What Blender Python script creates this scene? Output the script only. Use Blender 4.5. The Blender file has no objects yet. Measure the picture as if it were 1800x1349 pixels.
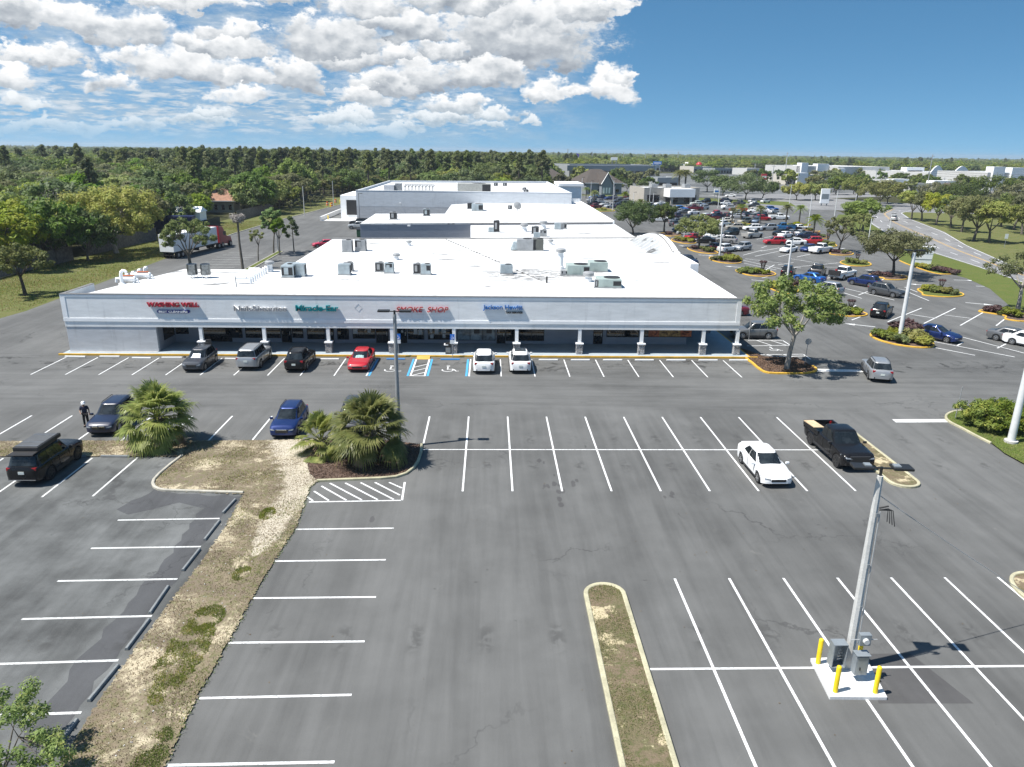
import bpy, bmesh, math, random
import numpy as np
from mathutils import Vector, Matrix
R = math.radians
scene = bpy.context.scene
COL = scene.collection
random.seed(7)

# ------------------------------------------------------------------ camera
H = 18.2
F = 1290.0
CR = Vector((0.9995169481030359, -0.028286343374887613, 0.012874518758812483))
CU = Vector((-0.0037092589638644258, 0.30272118510657947, 0.9530719414008616))
CF = Vector((0.030856309771780135, 0.9526593131157362, -0.3024700336911443))
cam = bpy.data.cameras.new('camera')
cam.sensor_fit = 'HORIZONTAL'
cam.sensor_width = 36.0
cam.lens = F / 1800 * 36
cam.clip_start = 0.5
cam.clip_end = 20000
camo = bpy.data.objects.new('camera', cam)
COL.objects.link(camo)
M = Matrix((CR, CU, -CF)).transposed().to_4x4()
M.translation = (0, 0, H)
camo.matrix_world = M
scene.camera = camo

def ray(x, y):
    return (x - 900) * CR - (y - 674.5) * CU + F * CF
def G(x, y, z=0.0):
    """point at height z seen at photo pixel (x, y)"""
    d = ray(x, y); t = (z - H) / d.z
    return Vector((d.x * t, d.y * t, z))
def atY(x, y, Y):
    d = ray(x, y); t = Y / d.y
    return Vector((d.x * t, Y, H + d.z * t))
def hgt(bx, by, tx, ty, z0=0.0):
    b = G(bx, by, z0); d = ray(tx, ty)
    t = (b.x * d.x + b.y * d.y) / (d.x * d.x + d.y * d.y)
    return b, H + d.z * t

# ------------------------------------------------------------------ mesh collector
class MB:
    def __init__(s): s.v = []; s.f = []; s.m = []; s.mi = 0
    def add(s, vs, fs):
        b = len(s.v); s.v += [tuple(p) for p in vs]
        for f in fs: s.f.append(tuple(b + i for i in f)); s.m.append(s.mi)
        return s
    def box(s, x0, y0, z0, x1, y1, z1):
        return s.add([(x0,y0,z0),(x1,y0,z0),(x1,y1,z0),(x0,y1,z0),(x0,y0,z1),(x1,y0,z1),(x1,y1,z1),(x0,y1,z1)],
            [(0,3,2,1),(4,5,6,7),(0,1,5,4),(1,2,6,5),(2,3,7,6),(3,0,4,7)])
    def cbox(s, c, d, rz=0.0):
        cs, sn = math.cos(rz), math.sin(rz); vs = []
        for z in (-.5, .5):
            for x, y in ((-.5,-.5),(.5,-.5),(.5,.5),(-.5,.5)):
                X, Y = x*d[0], y*d[1]
                vs.append((c[0]+X*cs-Y*sn, c[1]+X*sn+Y*cs, c[2]+z*d[2]))
        return s.add(vs, [(0,3,2,1),(4,5,6,7),(0,1,5,4),(1,2,6,5),(2,3,7,6),(3,0,4,7)])
    def prism(s, poly, z0, z1, bottom=True):
        if sum(poly[i][0]*poly[(i+1)%len(poly)][1]-poly[(i+1)%len(poly)][0]*poly[i][1] for i in range(len(poly))) < 0: poly = poly[::-1]
        n = len(poly)
        vs = [(p[0],p[1],z0) for p in poly] + [(p[0],p[1],z1) for p in poly]
        fs = [tuple(range(n, 2*n))] + [(i,(i+1)%n,n+(i+1)%n,n+i) for i in range(n)]
        if bottom: fs.append(tuple(range(n))[::-1])
        return s.add(vs, fs)
    def sheet(s, poly, z):
        if sum(poly[i][0]*poly[(i+1)%len(poly)][1]-poly[(i+1)%len(poly)][0]*poly[i][1] for i in range(len(poly))) < 0: poly = poly[::-1]
        return s.add([(p[0],p[1],z) for p in poly], [tuple(range(len(poly)))])
    def tube(s, pts, rad, n=8, cap=True):
        pts = [Vector(p) for p in pts]
        if not hasattr(rad, '__len__'): rad = [rad]*len(pts)
        vs = []; k = len(pts)
        up = None
        for i, p in enumerate(pts):
            d = (pts[min(i+1,k-1)] - pts[max(i-1,0)])
            if d.length < 1e-9: d = Vector((0,0,1))
            d.normalize()
            if up is None:
                up = Vector((1,0,0)) if abs(d.x) < .8 else Vector((0,1,0))
            a = (up - d*up.dot(d)).normalized(); up = a
            b = d.cross(a)
            for j in range(n):
                t = 2*math.pi*j/n
                vs.append(p + (a*math.cos(t) + b*math.sin(t))*rad[i])
        fs = []
        for i in range(k-1):
            for j in range(n):
                j2 = (j+1) % n
                fs.append((i*n+j, i*n+j2, (i+1)*n+j2, (i+1)*n+j))
        if cap: fs += [tuple(range(n))[::-1], tuple(range((k-1)*n, k*n))]
        return s.add(vs, fs)
    def lathe(s, prof, c=(0,0,0), n=20):
        vs = []
        for r, z in prof:
            for j in range(n):
                t = 2*math.pi*j/n
                vs.append((c[0]+r*math.cos(t), c[1]+r*math.sin(t), c[2]+z))
        fs = []
        for i in range(len(prof)-1):
            for j in range(n):
                j2 = (j+1) % n
                fs.append((i*n+j, i*n+j2, (i+1)*n+j2, (i+1)*n+j))
        fs += [tuple(range(n))[::-1], tuple(range((len(prof)-1)*n, len(prof)*n))]
        return s.add(vs, fs)
    def line(s, a, b, w, z):
        """painted line on the ground from a to b"""
        a = Vector(a[:2]); b = Vector(b[:2]); d = (b-a).normalized(); n = Vector((-d.y, d.x))*w/2
        return s.add([(*(a-n),z),(*(b-n),z),(*(b+n),z),(*(a+n),z)], [(0,1,2,3)])
    def mesh(s, name, bevel=0, seg=2, smooth=None, mats=()):
        me = bpy.data.meshes.new(name)
        me.from_pydata(s.v, [], s.f)
        if len(set(s.m)) > 1: me.polygons.foreach_set('material_index', s.m)
        if bevel:
            bm = bmesh.new(); bm.from_mesh(me)
            bmesh.ops.bevel(bm, geom=[e for e in bm.edges if e.calc_face_angle(0) > R(25)], offset=bevel, segments=seg, affect='EDGES', profile=.6, clamp_overlap=True)
            bm.to_mesh(me); bm.free()
        if smooth is not None:
            me.polygons.foreach_set('use_smooth', [True]*len(me.polygons))
            me.set_sharp_from_angle(angle=R(smooth))
        for m in mats: me.materials.append(m)
        me.update()
        return me
    def build(s, name, mat, parent=None, bevel=0, seg=2, smooth=None):
        mats = mat if isinstance(mat, (list, tuple)) else (mat,)
        return put(name, s.mesh(name, bevel, seg, smooth, mats), parent)

def put(name, me, parent=None, loc=(0,0,0), rz=0.0, paint=None):
    o = bpy.data.objects.new(name, me); COL.objects.link(o)
    if parent: o.parent = parent
    o.location = loc; o.rotation_euler = (0,0,rz)
    if paint is not None:
        o.material_slots[0].link = 'OBJECT'; o.material_slots[0].material = paint
    return o
def tag(o, label=None, cat=None, group=None, kind=None):
    if label: o['label'] = label
    if cat: o['category'] = cat
    if group: o['group'] = group
    if kind: o['kind'] = kind
    return o
def thing(name, label, cat, loc=(0,0,0), rz=0.0, group=None):
    o = bpy.data.objects.new(name, None); COL.objects.link(o)
    o.empty_display_size = .2
    o.location = loc; o.rotation_euler = (0,0,rz)
    return tag(o, label, cat, group)
def struct(name, mb, mat): 
    return tag(mb.build(name, mat), kind='structure')

# ------------------------------------------------------------------ materials
class NT:
    """small node-tree writer"""
    def __init__(s, tree): s.t = tree; s.n = tree.nodes; s.l = tree.links
    def node(s, typ, **kw):
        nd = s.n.new(typ)
        for k, v in kw.items(): setattr(nd, k, v)
        return nd
    def set(s, sock, v):
        if isinstance(v, bpy.types.NodeSocket): s.l.new(v, sock)
        elif v is not None: sock.default_value = v
    def math(s, op, a, b=None, c=None, clamp=False):
        nd = s.node('ShaderNodeMath', operation=op, use_clamp=clamp)
        for i, v in enumerate((a, b, c)): s.set(nd.inputs[i], v)
        return nd.outputs[0]
    def vmath(s, op, a, b=None, c=None, out=0):
        nd = s.node('ShaderNodeVectorMath', operation=op)
        for i, v in enumerate((a, b, c)): s.set(nd.inputs[i], v)
        return nd.outputs[out]
    def noise(s, vec, scale, detail=4, rough=.55, dist=0.0, typ=None, out=0):
        nd = s.node('ShaderNodeTexNoise'); s.set(nd.inputs['Vector'], vec)
        nd.inputs['Scale'].default_value = scale; nd.inputs['Detail'].default_value = detail
        nd.inputs['Roughness'].default_value = rough; nd.inputs['Distortion'].default_value = dist
        return nd.outputs[out]
    def ramp(s, fac, pts, interp='LINEAR'):
        nd = s.node('ShaderNodeValToRGB'); s.set(nd.inputs[0], fac); nd.color_ramp.interpolation = interp
        el = nd.color_ramp.elements
        while len(el) < len(pts): el.new(.5)
        for e, (p, c) in zip(el, pts):
            e.position = p; e.color = (*c, 1) if hasattr(c, '__len__') else (c, c, c, 1)
        return nd.outputs[0]
    def mrange(s, v, a, b, c=0.0, d=1.0, smooth=True):
        nd = s.node('ShaderNodeMapRange', interpolation_type='SMOOTHSTEP' if smooth else 'LINEAR')
        s.set(nd.inputs[0], v)
        for i, q in enumerate((a, b, c, d)): s.set(nd.inputs[i+1], q)
        return nd.outputs[0]
    def mix(s, fac, a, b, blend='MIX'):
        nd = s.node('ShaderNodeMix', data_type='RGBA', blend_type=blend)
        s.set(nd.inputs[0], fac)
        for i, v in ((6, a), (7, b)):
            if isinstance(v, (tuple, list)): v = (*v, 1) if len(v) == 3 else v
            s.set(nd.inputs[i], v)
        return nd.outputs[2]
    def mapping(s, vec, scale=(1,1,1), loc=(0,0,0), rot=(0,0,0)):
        nd = s.node('ShaderNodeMapping'); s.set(nd.inputs[0], vec)
        nd.inputs['Scale'].default_value = scale; nd.inputs['Location'].default_value = loc; nd.inputs['Rotation'].default_value = rot
        return nd.outputs[0]

def mat_base(name):
    m = bpy.data.materials.new(name); m.use_nodes = True
    nt = NT(m.node_tree); bs = nt.n['Principled BSDF']
    return m, nt, bs
def flat(name, col, rough=.6, metal=0.0, var=0.0, vscale=3.0, bump=0.0, spec=.5, coat=0.0):
    """plain painted / metal / plastic surface with a little procedural unevenness"""
    m, nt, bs = mat_base(name)
    bs.inputs['Roughness'].default_value = rough; bs.inputs['Metallic'].default_value = metal
    bs.inputs['Specular IOR Level'].default_value = spec; bs.inputs['Coat Weight'].default_value = coat
    bs.inputs['Coat Roughness'].default_value = .04
    if var:
        tc = nt.node('ShaderNodeTexCoord').outputs['Object']
        n = nt.noise(tc, vscale, 5, .6)
        f = nt.mrange(n, .3, .7, 1-var, 1+var*.6)
        c = nt.vmath('SCALE', (*col,), None); nt.set(c.node.inputs['Scale'], f)
        nt.l.new(c, bs.inputs['Base Color'])
        if bump:
            b = nt.node('ShaderNodeBump'); b.inputs['Strength'].default_value = bump; nt.l.new(n, b.inputs['Height']); nt.l.new(b.outputs[0], bs.inputs['Normal'])
    else: bs.inputs['Base Color'].default_value = (*col, 1)
    return m

_paint = {}
def paint(col, metal=.25):
    k = (tuple(col), metal)
    if k not in _paint: 
        _paint[k] = flat('car_paint', col, .38 if max(col) > .03 else .2, metal if max(col) > .03 else 0, .06, 1.5, spec=.5 if max(col) > .03 else .2, coat=.55 if max(col) > .03 else .25); _paint[k].node_tree.nodes['Principled BSDF'].inputs['Coat Roughness'].default_value = .08
    return _paint[k]
# ------------------------------------------------------------------ light and sky
SUN_EL, SUN_AZ = 61.0, 16.0            # elevation; azimuth of the light's travel, from +X towards +Y
EXPO = 1.0
sv = Vector((math.cos(R(SUN_AZ))*math.cos(R(SUN_EL)), math.sin(R(SUN_AZ))*math.cos(R(SUN_EL)), -math.sin(R(SUN_EL))))
sl = bpy.data.lights.new('sun', 'SUN'); sl.energy = 4.0; sl.angle = R(.53); sl.color = (1, .955, .89)
so = bpy.data.objects.new('sun', sl); COL.objects.link(so); so.rotation_euler = sv.to_track_quat('-Z', 'Y').to_euler()
so.location = (-40, 0, 60)
scene.view_settings.view_transform = 'Standard'; scene.view_settings.look = 'None'
scene.view_settings.exposure = EXPO; scene.view_settings.gamma = 1
scene.cycles.max_bounces = 6; scene.cycles.diffuse_bounces = 3; scene.cycles.glossy_bounces = 3
scene.cycles.transparent_max_bounces = 8; scene.cycles.volume_bounces = 0
scene.cycles.use_denoising = True

world = bpy.data.worlds.new('World'); scene.world = world; world.use_nodes = True
world.cycles.sampling_method = 'MANUAL'; world.cycles.sample_map_resolution = 512
nt = NT(world.node_tree); nt.n.clear()
wout = nt.node('ShaderNodeOutputWorld')
sky = nt.node('ShaderNodeTexSky', sky_type='NISHITA'); sky.sun_disc = False
sky.sun_elevation = R(SUN_EL); sky.sun_rotation = R(270 - SUN_AZ)
sky.altitude = 0; sky.air_density = 1.0; sky.dust_density = .35; sky.ozone_density = 3.0
bg = nt.node('ShaderNodeBackground'); bg.inputs[1].default_value = .10
skv = nt.vmath('NORMALIZE', nt.vmath('MULTIPLY_ADD', nt.node('ShaderNodeTexCoord').outputs['Generated'], (1, 1, 1.5), (0, 0, .17)))
nt.l.new(skv, sky.inputs[0])
hsv = nt.node('ShaderNodeHueSaturation'); hsv.inputs['Hue'].default_value = .487; hsv.inputs['Saturation'].default_value = 1.2; hsv.inputs['Value'].default_value = .68
nt.l.new(sky.outputs[0], hsv.inputs['Color'])
nt.l.new(hsv.outputs[0], bg.inputs[0])
D = nt.node('ShaderNodeTexCoord').outputs['Generated']
sx = nt.node('ShaderNodeSeparateXYZ'); nt.l.new(D, sx.inputs[0])
az = nt.math('MULTIPLY', nt.math('ARCTAN2', sx.outputs[0], sx.outputs[1]), 57.29578)
el = nt.math('MULTIPLY', nt.math('ARCSINE', sx.outputs[2]), 57.29578)
cb = nt.node('ShaderNodeCombineXYZ'); nt.l.new(az, cb.inputs[0]); nt.l.new(el, cb.inputs[1])
P0 = cb.outputs[0]
def px_dir(x, y):
    d = ray(x, y); return math.degrees(math.atan2(d.x, d.y)), math.degrees(math.atan2(d.z, math.hypot(d.x, d.y)))
# billowing outline: three scales of warp
Pst = nt.vmath('MULTIPLY', P0, (1, 1.5, 1))
w1 = nt.vmath('SUBTRACT', nt.noise(Pst, .42, 3, .5, out=1), (.5, .5, .5))
w2 = nt.vmath('SUBTRACT', nt.noise(Pst, 1.9, 4, .62, out=1), (.5, .5, .5))
Pw = nt.vmath('MULTIPLY_ADD', w1, (5.2, 2.5, 0), P0)
Pw = nt.vmath('MULTIPLY_ADD', w2, (1.25, .95, 0), Pw)
# cumulus heaps: centre x, base y, half width, height (photo pixels), how dark the base is
BL = [(30,52,95,75,.7),(225,82,108,78,.55),(415,72,60,42,.4),(330,14,120,40,.3),(500,8,110,45,.4),(590,108,118,92,.75),(655,40,95,60,.6),
 (905,120,185,150,.75),(780,100,75,40,.5),(515,156,58,70,.7),(330,142,140,70,.5),(120,120,62,44,.35),(185,162,58,40,.45),(35,165,65,66,.35),
 (745,165,85,78,.85),(955,174,50,42,.2),(1065,178,52,62,.1),(1010,172,60,24,.2),(1090,150,28,30,.1),(800,204,70,42,.5),(640,182,70,40,.4),(425,184,60,40,.25),
 (630,208,36,24,.2),(926,225,24,22,.2),(370,210,50,24,.3),
 (860,212,56,26,.5),(820,30,150,70,.6),(1010,40,80,70,.5),(700,110,60,40,.4),
 (1085,28,30,34,.1),(160,60,150,60,.5),(60,110,90,40,.35),(400,100,120,50,.5),(430,150,90,44,.4),(620,120,100,50,.6),(700,165,110,50,.6),(850,150,110,60,.65),(920,70,160,90,.6),(700,70,120,60,.6),(40,200,70,36,.3),(590,218,80,26,.3),(330,222,90,22,.3),(200,228,100,22,.3),(780,222,80,24,.4),(860,228,50,16,.3),(80,232,100,22,.3),(660,232,90,18,.3)]
Macc = Dacc = None
for cx, by, hw, hh, dk in BL:
    a0, e0 = px_dir(cx, by); a1, _ = px_dir(cx + hw, by); _, e1 = px_dir(cx, by - hh)
    wa, he = a1 - a0, e1 - e0
    Pk = Pw if Macc is None else nt.vmath('MULTIPLY_ADD', Macc, (1e-7, 0, 0), Pw)   # keeps the heaps in order
    q = nt.vmath('MULTIPLY', nt.vmath('SUBTRACT', Pk, (a0, e0 + he*.28, 0)), (1/wa, 1/(he*.8), 0))
    s_ = nt.node('ShaderNodeSeparateXYZ'); nt.l.new(q, s_.inputs[0])
    dy = nt.math('MAXIMUM', s_.outputs[1], nt.math('MULTIPLY', s_.outputs[1], -2.3))
    r2 = nt.math('MULTIPLY_ADD', dy, dy, nt.math('MULTIPLY', s_.outputs[0], s_.outputs[0]))
    f = nt.math('SUBTRACT', 1.0, nt.math('SQRT', r2))
    tone = nt.math('MULTIPLY_ADD', s_.outputs[1], .60 + dk*.25, .74 - dk*.46)
    if Macc is None: Macc, Dacc = f, tone
    else:
        k = nt.mrange(nt.math('SUBTRACT', f, Macc), -.12, .12)
        Dacc = nt.math('ADD', nt.math('MULTIPLY', Dacc, nt.math('SUBTRACT', 1.0, k)), nt.math('MULTIPLY', tone, k))
        Macc = nt.math('SMOOTH_MAX', f, Macc, .12)
# field of small flat far clouds near the horizon on the left half
Ps = nt.vmath('MULTIPLY', P0, (.5, 2.6, 1))
nf = nt.noise(Ps, 1.25, 6, .6)
cov = nt.math('MULTIPLY', nt.mrange(az, 6, -6), nt.math('MULTIPLY', nt.mrange(el, .1, 1.2), nt.mrange(el, 5.5, 3.2)))
far = nt.math('MULTIPLY', nt.mrange(nf, .40, .58), nt.math('MULTIPLY', cov, .85))
# thin veil between the heaps
veil = nt.math('MULTIPLY', nt.mrange(nt.noise(nt.vmath('MULTIPLY', P0, (.6, 1.6, 1)), .5, 6, .65), .36, .66), nt.math('MULTIPLY', nt.mrange(az, 10, 0), .72))
wisp = nt.noise(nt.vmath('MULTIPLY', P0, (1, 1.8, 1)), 3.2, 7, .68)
fl = nt.math('MULTIPLY_ADD', nt.math('SUBTRACT', wisp, .5), .62, nt.math('ADD', Macc, .11))
a_c = nt.mrange(fl, .0, nt.mrange(nt.noise(Pst, .8, 3, .5, 0, None), .35, .65, .26, .75))
Pr = nt.vmath('MULTIPLY_ADD', w2, (.5, .5, 0), Pst)
# relief: the noise a little towards the sun against the noise here
rel0 = nt.noise(Pr, .5, 4, .5)
rel1 = nt.noise(nt.vmath('ADD', Pr, (-.3, .6, 0)), .5, 4, .5)
rel = nt.math('MULTIPLY', nt.math('SUBTRACT', rel0, rel1), .95)
edge = nt.mrange(fl, .55, .05, 0, .22)
tn = nt.math('ADD', nt.math('ADD', Dacc, rel), edge)
ccol = nt.ramp(tn, [(.10, (.29,.33,.385)), (.38, (.49,.53,.575)), (.62, (.74,.765,.79)), (.92, (.98,.985,.99))])
ccol = nt.mix(nt.mrange(el, 4.2, .2, 0, .75), ccol, (.44,.60,.73))
alpha = nt.math('MAXIMUM', a_c, nt.math('MAXIMUM', far, veil))
fcol = nt.mix(nt.mrange(nf, .45, .7), (.46,.56,.65), (.74,.78,.82))
ccol = nt.mix(a_c, fcol, ccol)
alpha = nt.math('MULTIPLY', alpha, nt.mrange(el, -.1, 2.2, .25, 1))
# overhead the field thins out to scattered cloud
hi = nt.mrange(el, 14, 22)
alpha = nt.math('MULTIPLY', alpha, nt.math('SUBTRACT', 1.0, nt.math('MULTIPLY', hi, .75)))
bgc = nt.node('ShaderNodeBackground'); nt.l.new(ccol, bgc.inputs[0]); bgc.inputs[1].default_value = .54
mx = nt.node('ShaderNodeMixShader'); nt.l.new(alpha, mx.inputs[0]); nt.l.new(bg.outputs[0], mx.inputs[1]); nt.l.new(bgc.outputs[0], mx.inputs[2])
nt.l.new(mx.outputs[0], wout.inputs[0])
# ------------------------------------------------------------------ ground materials
def asphalt(name, base, streak=1.0, tint=(1,1,1), chalk=.5, blotch=1.0):
    m, nt, bs = mat_base(name)
    P = nt.node('ShaderNodeTexCoord').outputs['Object']
    sp = nt.node('ShaderNodeSeparateXYZ'); nt.l.new(P, sp.inputs[0])
    big = nt.noise(P, .055, 5, .6, .6)
    mid = nt.noise(P, .35, 5, .62)
    sy = nt.noise(nt.mapping(P, (.42, .035, 1)), 1.0, 5, .6, .6)
    sy2 = nt.noise(nt.mapping(P, (1.7, .08, 1)), 1.0, 4, .6, .6)
    sxn = nt.noise(nt.mapping(P, (.045, .45, 1)), 1.0, 5, .62, .9)
    sxn2 = nt.noise(nt.mapping(P, (.09, 1.6, 1)), 1.0, 4, .62, .8)
    aisle = nt.mrange(sp.outputs[1], 49.0, 52.5)
    aisle = nt.math('MULTIPLY', aisle, nt.mrange(sp.outputs[1], 69, 64))
    st = nt.mix(aisle, nt.math('ADD', nt.math('MULTIPLY', sy, .62), nt.math('MULTIPLY', sy2, .38)), nt.math('ADD', nt.math('MULTIPLY', sxn, .6), nt.math('MULTIPLY', sxn2, .4)))
    fine = nt.noise(P, 34, 3, .7)
    grit = nt.noise(P, 130, 2, .6)
    v = nt.math('ADD', nt.math('MULTIPLY', nt.mrange(big, .3, .7, -.17, .17), blotch), nt.mrange(st, .34, .66, -.24*streak, .20*streak))
    v = nt.math('ADD', v, nt.mrange(mid, .3, .7, -.11*blotch, .11*blotch))
    v = nt.math('ADD', v, nt.mrange(fine, .25, .75, -.13, .13))
    v = nt.math('ADD', v, nt.mrange(grit, .3, .7, -.14, .14))
    v = nt.math('ADD', v, 1.0)
    col = nt.vmath('SCALE', tuple(base*t for t in tint)); nt.set(col.node.inputs['Scale'], v)
    # chalky scuffs and sand dust
    ch = nt.math('MULTIPLY', nt.mrange(nt.noise(P, .9, 7, .72, .8), .60, .78), nt.mrange(nt.noise(P, .13, 3, .5), .48, .66))
    col = nt.mix(nt.math('MULTIPLY', ch, chalk), col, (.20, .195, .18))
    # oil drips where cars stand in front of the shops and in the rows
    zone = nt.math('MULTIPLY', nt.mrange(sp.outputs[1], 60.2, 61.5), nt.mrange(sp.outputs[1], 65.3, 64.4))
    oil = nt.math('MULTIPLY', nt.mrange(nt.noise(nt.mapping(P, (1, .9, 1)), .75, 5, .65, .5), .54, .66), zone)
    spot = nt.math('MULTIPLY', nt.mrange(nt.noise(P, 1.1, 5, .6, 1.2), .69, .76), .55)
    col = nt.mix(nt.math('MAXIMUM', nt.math('MULTIPLY', oil, .72), spot), col, (.018, .018, .018))
    # drips under parked engines, stall by stall
    fx = nt.math('ABSOLUTE', nt.math('SUBTRACT', nt.math('FRACT', nt.math('DIVIDE', nt.math('ADD', sp.outputs[0], 4.26+27.9), 2.79)), .5))
    fy = nt.math('MINIMUM', nt.math('ABSOLUTE', nt.math('SUBTRACT', sp.outputs[1], 45.2)), nt.math('MINIMUM', nt.math('ABSOLUTE', nt.math('SUBTRACT', sp.outputs[1], 40.9)), nt.math('ABSOLUTE', nt.math('SUBTRACT', sp.outputs[1], 24.4))))
    dr = nt.math('MULTIPLY', nt.math('MULTIPLY', nt.mrange(fx, .17, .03), nt.mrange(fy, 1.3, .2)), nt.mrange(nt.noise(P, 1.7, 5, .65, .4), .44, .60))
    col = nt.mix(nt.math('MULTIPLY', dr, .5), col, (.035, .035, .034))
    # hairline cracks
    vo = nt.node('ShaderNodeTexVoronoi', feature='DISTANCE_TO_EDGE'); vo.inputs['Scale'].default_value = .16
    nt.l.new(nt.vmath('MULTIPLY_ADD', nt.noise(P, .8, 5, .6, out=1), (3.0, 3.0, 0), P), vo.inputs['Vector'])
    cr = nt.math('MULTIPLY', nt.mrange(vo.outputs[0], .010, .002), nt.mrange(nt.noise(P, .09, 2, .5), .5, .62))
    col = nt.mix(nt.math('MULTIPLY', cr, .45), col, (.025, .025, .026))
    nt.l.new(col, bs.inputs['Base Color'])
    bs.inputs['Roughness'].default_value = .86; bs.inputs['Specular IOR Level'].default_value = .35
    b = nt.node('ShaderNodeBump'); b.inputs['Strength'].default_value = .25; b.inputs['Distance'].default_value = .01
    nt.l.new(grit, b.inputs['Height']); nt.l.new(b.outputs[0], bs.inputs['Normal'])
    return m
M_ASPH = asphalt('asphalt', .108, .72, (.99, 1.0, .975), .7, .8)
M_ASPH_OLD = asphalt('old_asphalt', .120, .8, (.96, 1.0, .99), .35, 2.2)
M_ASPH_DARK = asphalt('fresh_asphalt', .074, .5, (1.0, .99, .99), .6)
M_ROADG = asphalt('road_asphalt', .19, .4, (1, 1, 1.01), .3)
M_SEAL = asphalt('asphalt_sealer', .072, .6, (.97, 1, 1.05), .2)

def soil(name, a, b, c, sand, sandlo, sandhi, sc=1.0, fine=1.0, attr=None):
    """grass of three tones with bare sand patches"""
    m, nt, bs = mat_base(name)
    P = nt.node('ShaderNodeTexCoord').outputs['Object']
    n1 = nt.noise(P, .55*sc, 6, .65, .3); n2 = nt.noise(P, 4.5*sc, 5, .7); n3 = nt.noise(P, 22*fine, 4, .75)
    col = nt.mix(nt.mrange(n1, .38, .62), a, b)
    col = nt.mix(nt.mrange(n2, .42, .68), col, c)
    s = nt.math('ADD', nt.math('MULTIPLY', nt.noise(nt.vmath('ADD', P, (31, 7, 0)), .42*sc, 6, .68, .5), .75), nt.math('MULTIPLY', n2, .25))
    col = nt.mix(nt.mrange(s, sandlo, sandhi), col, sand)
    if attr:
        at = nt.node('ShaderNodeAttribute'); at.attribute_name = 'track'
        wob = nt.math('ADD', at.outputs['Fac'], nt.math('MULTIPLY', nt.math('SUBTRACT', nt.noise(P, 1.4, 7, .75), .5), 2.0))
        col = nt.mix(nt.mrange(wob, .30, .80), col, nt.mix(nt.mrange(n2, .3, .7), (.50,.455,.37), (.40,.355,.275)))
    f = nt.mrange(n3, .25, .75, .72, 1.28)
    out = nt.vmath('SCALE', col); nt.set(out.node.inputs['Scale'], f)
    nt.l.new(out, bs.inputs['Base Color']); bs.inputs['Roughness'].default_value = 1; bs.inputs['Specular IOR Level'].default_value = .1
    bb = nt.node('ShaderNodeBump'); bb.inputs['Strength'].default_value = .45; bb.inputs['Distance'].default_value = .05
    nt.l.new(n3, bb.inputs['Height']); nt.l.new(bb.outputs[0], bs.inputs['Normal'])
    return m
M_DRY = soil('dry_grass_soil', (.175,.142,.105), (.225,.185,.13), (.135,.135,.065), (.46,.40,.285), .50, .60, attr=1)
M_DRY2 = soil('median_soil', (.145,.125,.075), (.175,.135,.095), (.095,.10,.045), (.48,.41,.27), .53, .60)
M_SAND = soil('bare_sand', (.40,.35,.27), (.45,.40,.31), (.30,.25,.18), (.47,.42,.34), .5, .6)
M_LAWN = soil('lawn', (.085,.115,.03), (.12,.13,.045), (.155,.135,.07), (.20,.165,.10), .56, .70)
M_VERGE = soil('green_lawn', (.075,.115,.022), (.10,.125,.03), (.12,.115,.05), (.2,.17,.1), .64, .74)
M_FOREST = soil('forest_floor', (.045,.05,.022), (.06,.055,.03), (.035,.042,.016), (.13,.11,.07), .66, .78, .3)
M_MULCH = soil('mulch', (.115,.08,.065), (.165,.12,.098), (.065,.045,.037), (.25,.20,.165), .62, .75, 2.5, 1.2)
def concrete(name, c, var=.25, dirt=.4):
    m, nt, bs = mat_base(name)
    P = nt.node('ShaderNodeTexCoord').outputs['Object']
    n1 = nt.noise(P, 1.3, 6, .65); n2 = nt.noise(P, 14, 4, .7)
    f = nt.math('MULTIPLY', nt.mrange(n1, .3, .7, 1-var, 1+var*.5), nt.mrange(n2, .3, .7, .9, 1.08))
    v = nt.vmath('SCALE', tuple(c)); nt.set(v.node.inputs['Scale'], f)
    col = nt.mix(nt.math('MULTIPLY', nt.mrange(nt.noise(P, 2.6, 6, .7, .5), .56, .72), dirt), v, tuple(q*.45 for q in c))
    nt.l.new(col, bs.inputs['Base Color']); bs.inputs['Roughness'].default_value = .85
    return m
M_KERB = concrete('kerb_concrete', (.42,.40,.34), .25, .5)
M_KERBY = concrete('pale_yellow_kerb', (.42,.395,.27), .25, .55)
M_YKERB = concrete('yellow_kerb_paint', (.60,.36,.045), .22, .45)
M_CONC = concrete('concrete', (.48,.47,.45), .15, .3)
M_CONC_W = concrete('white_concrete', (.66,.66,.65), .06, .12)
M_STOP = concrete('wheel_stop_concrete', (.20,.215,.22), .3, .5)
def worn(name, c, wear=.35):
    m, nt, bs = mat_base(name)
    P = nt.node('ShaderNodeTexCoord').outputs['Object']
    n = nt.noise(P, 9, 6, .72)
    col = nt.mix(nt.math('MULTIPLY', nt.mrange(n, .50, .68), wear), tuple(c), (.14,.14,.14))
    f = nt.mrange(nt.noise(P, .5, 3, .5), .3, .7, .88, 1.05)
    v = nt.vmath('SCALE', col); nt.set(v.node.inputs['Scale'], f)
    nt.l.new(v, bs.inputs['Base Color']); bs.inputs['Roughness'].default_value = .7
    return m
M_WHITE_L = worn('white_line_paint', (.70,.71,.71), .75)
M_WHITE_OLD = worn('old_line_paint', (.58,.59,.58), .8)
M_BLUE_L = worn('blue_line_paint', (.06,.34,.62), .5)
M_YEL_L = worn('yellow_line_paint', (.62,.38,.08), .5)

def w2(p): return (p.x, p.y)
def PX(*pts): return [w2(G(x, y)) for x, y in pts]

# ------------------------------------------------------------------ ground sheets
g = MB(); g.sheet([(-4500,-60),(4500,-60),(4500,6000),(-4500,6000)], -.03)
struct('ground', g, M_FOREST)
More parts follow.
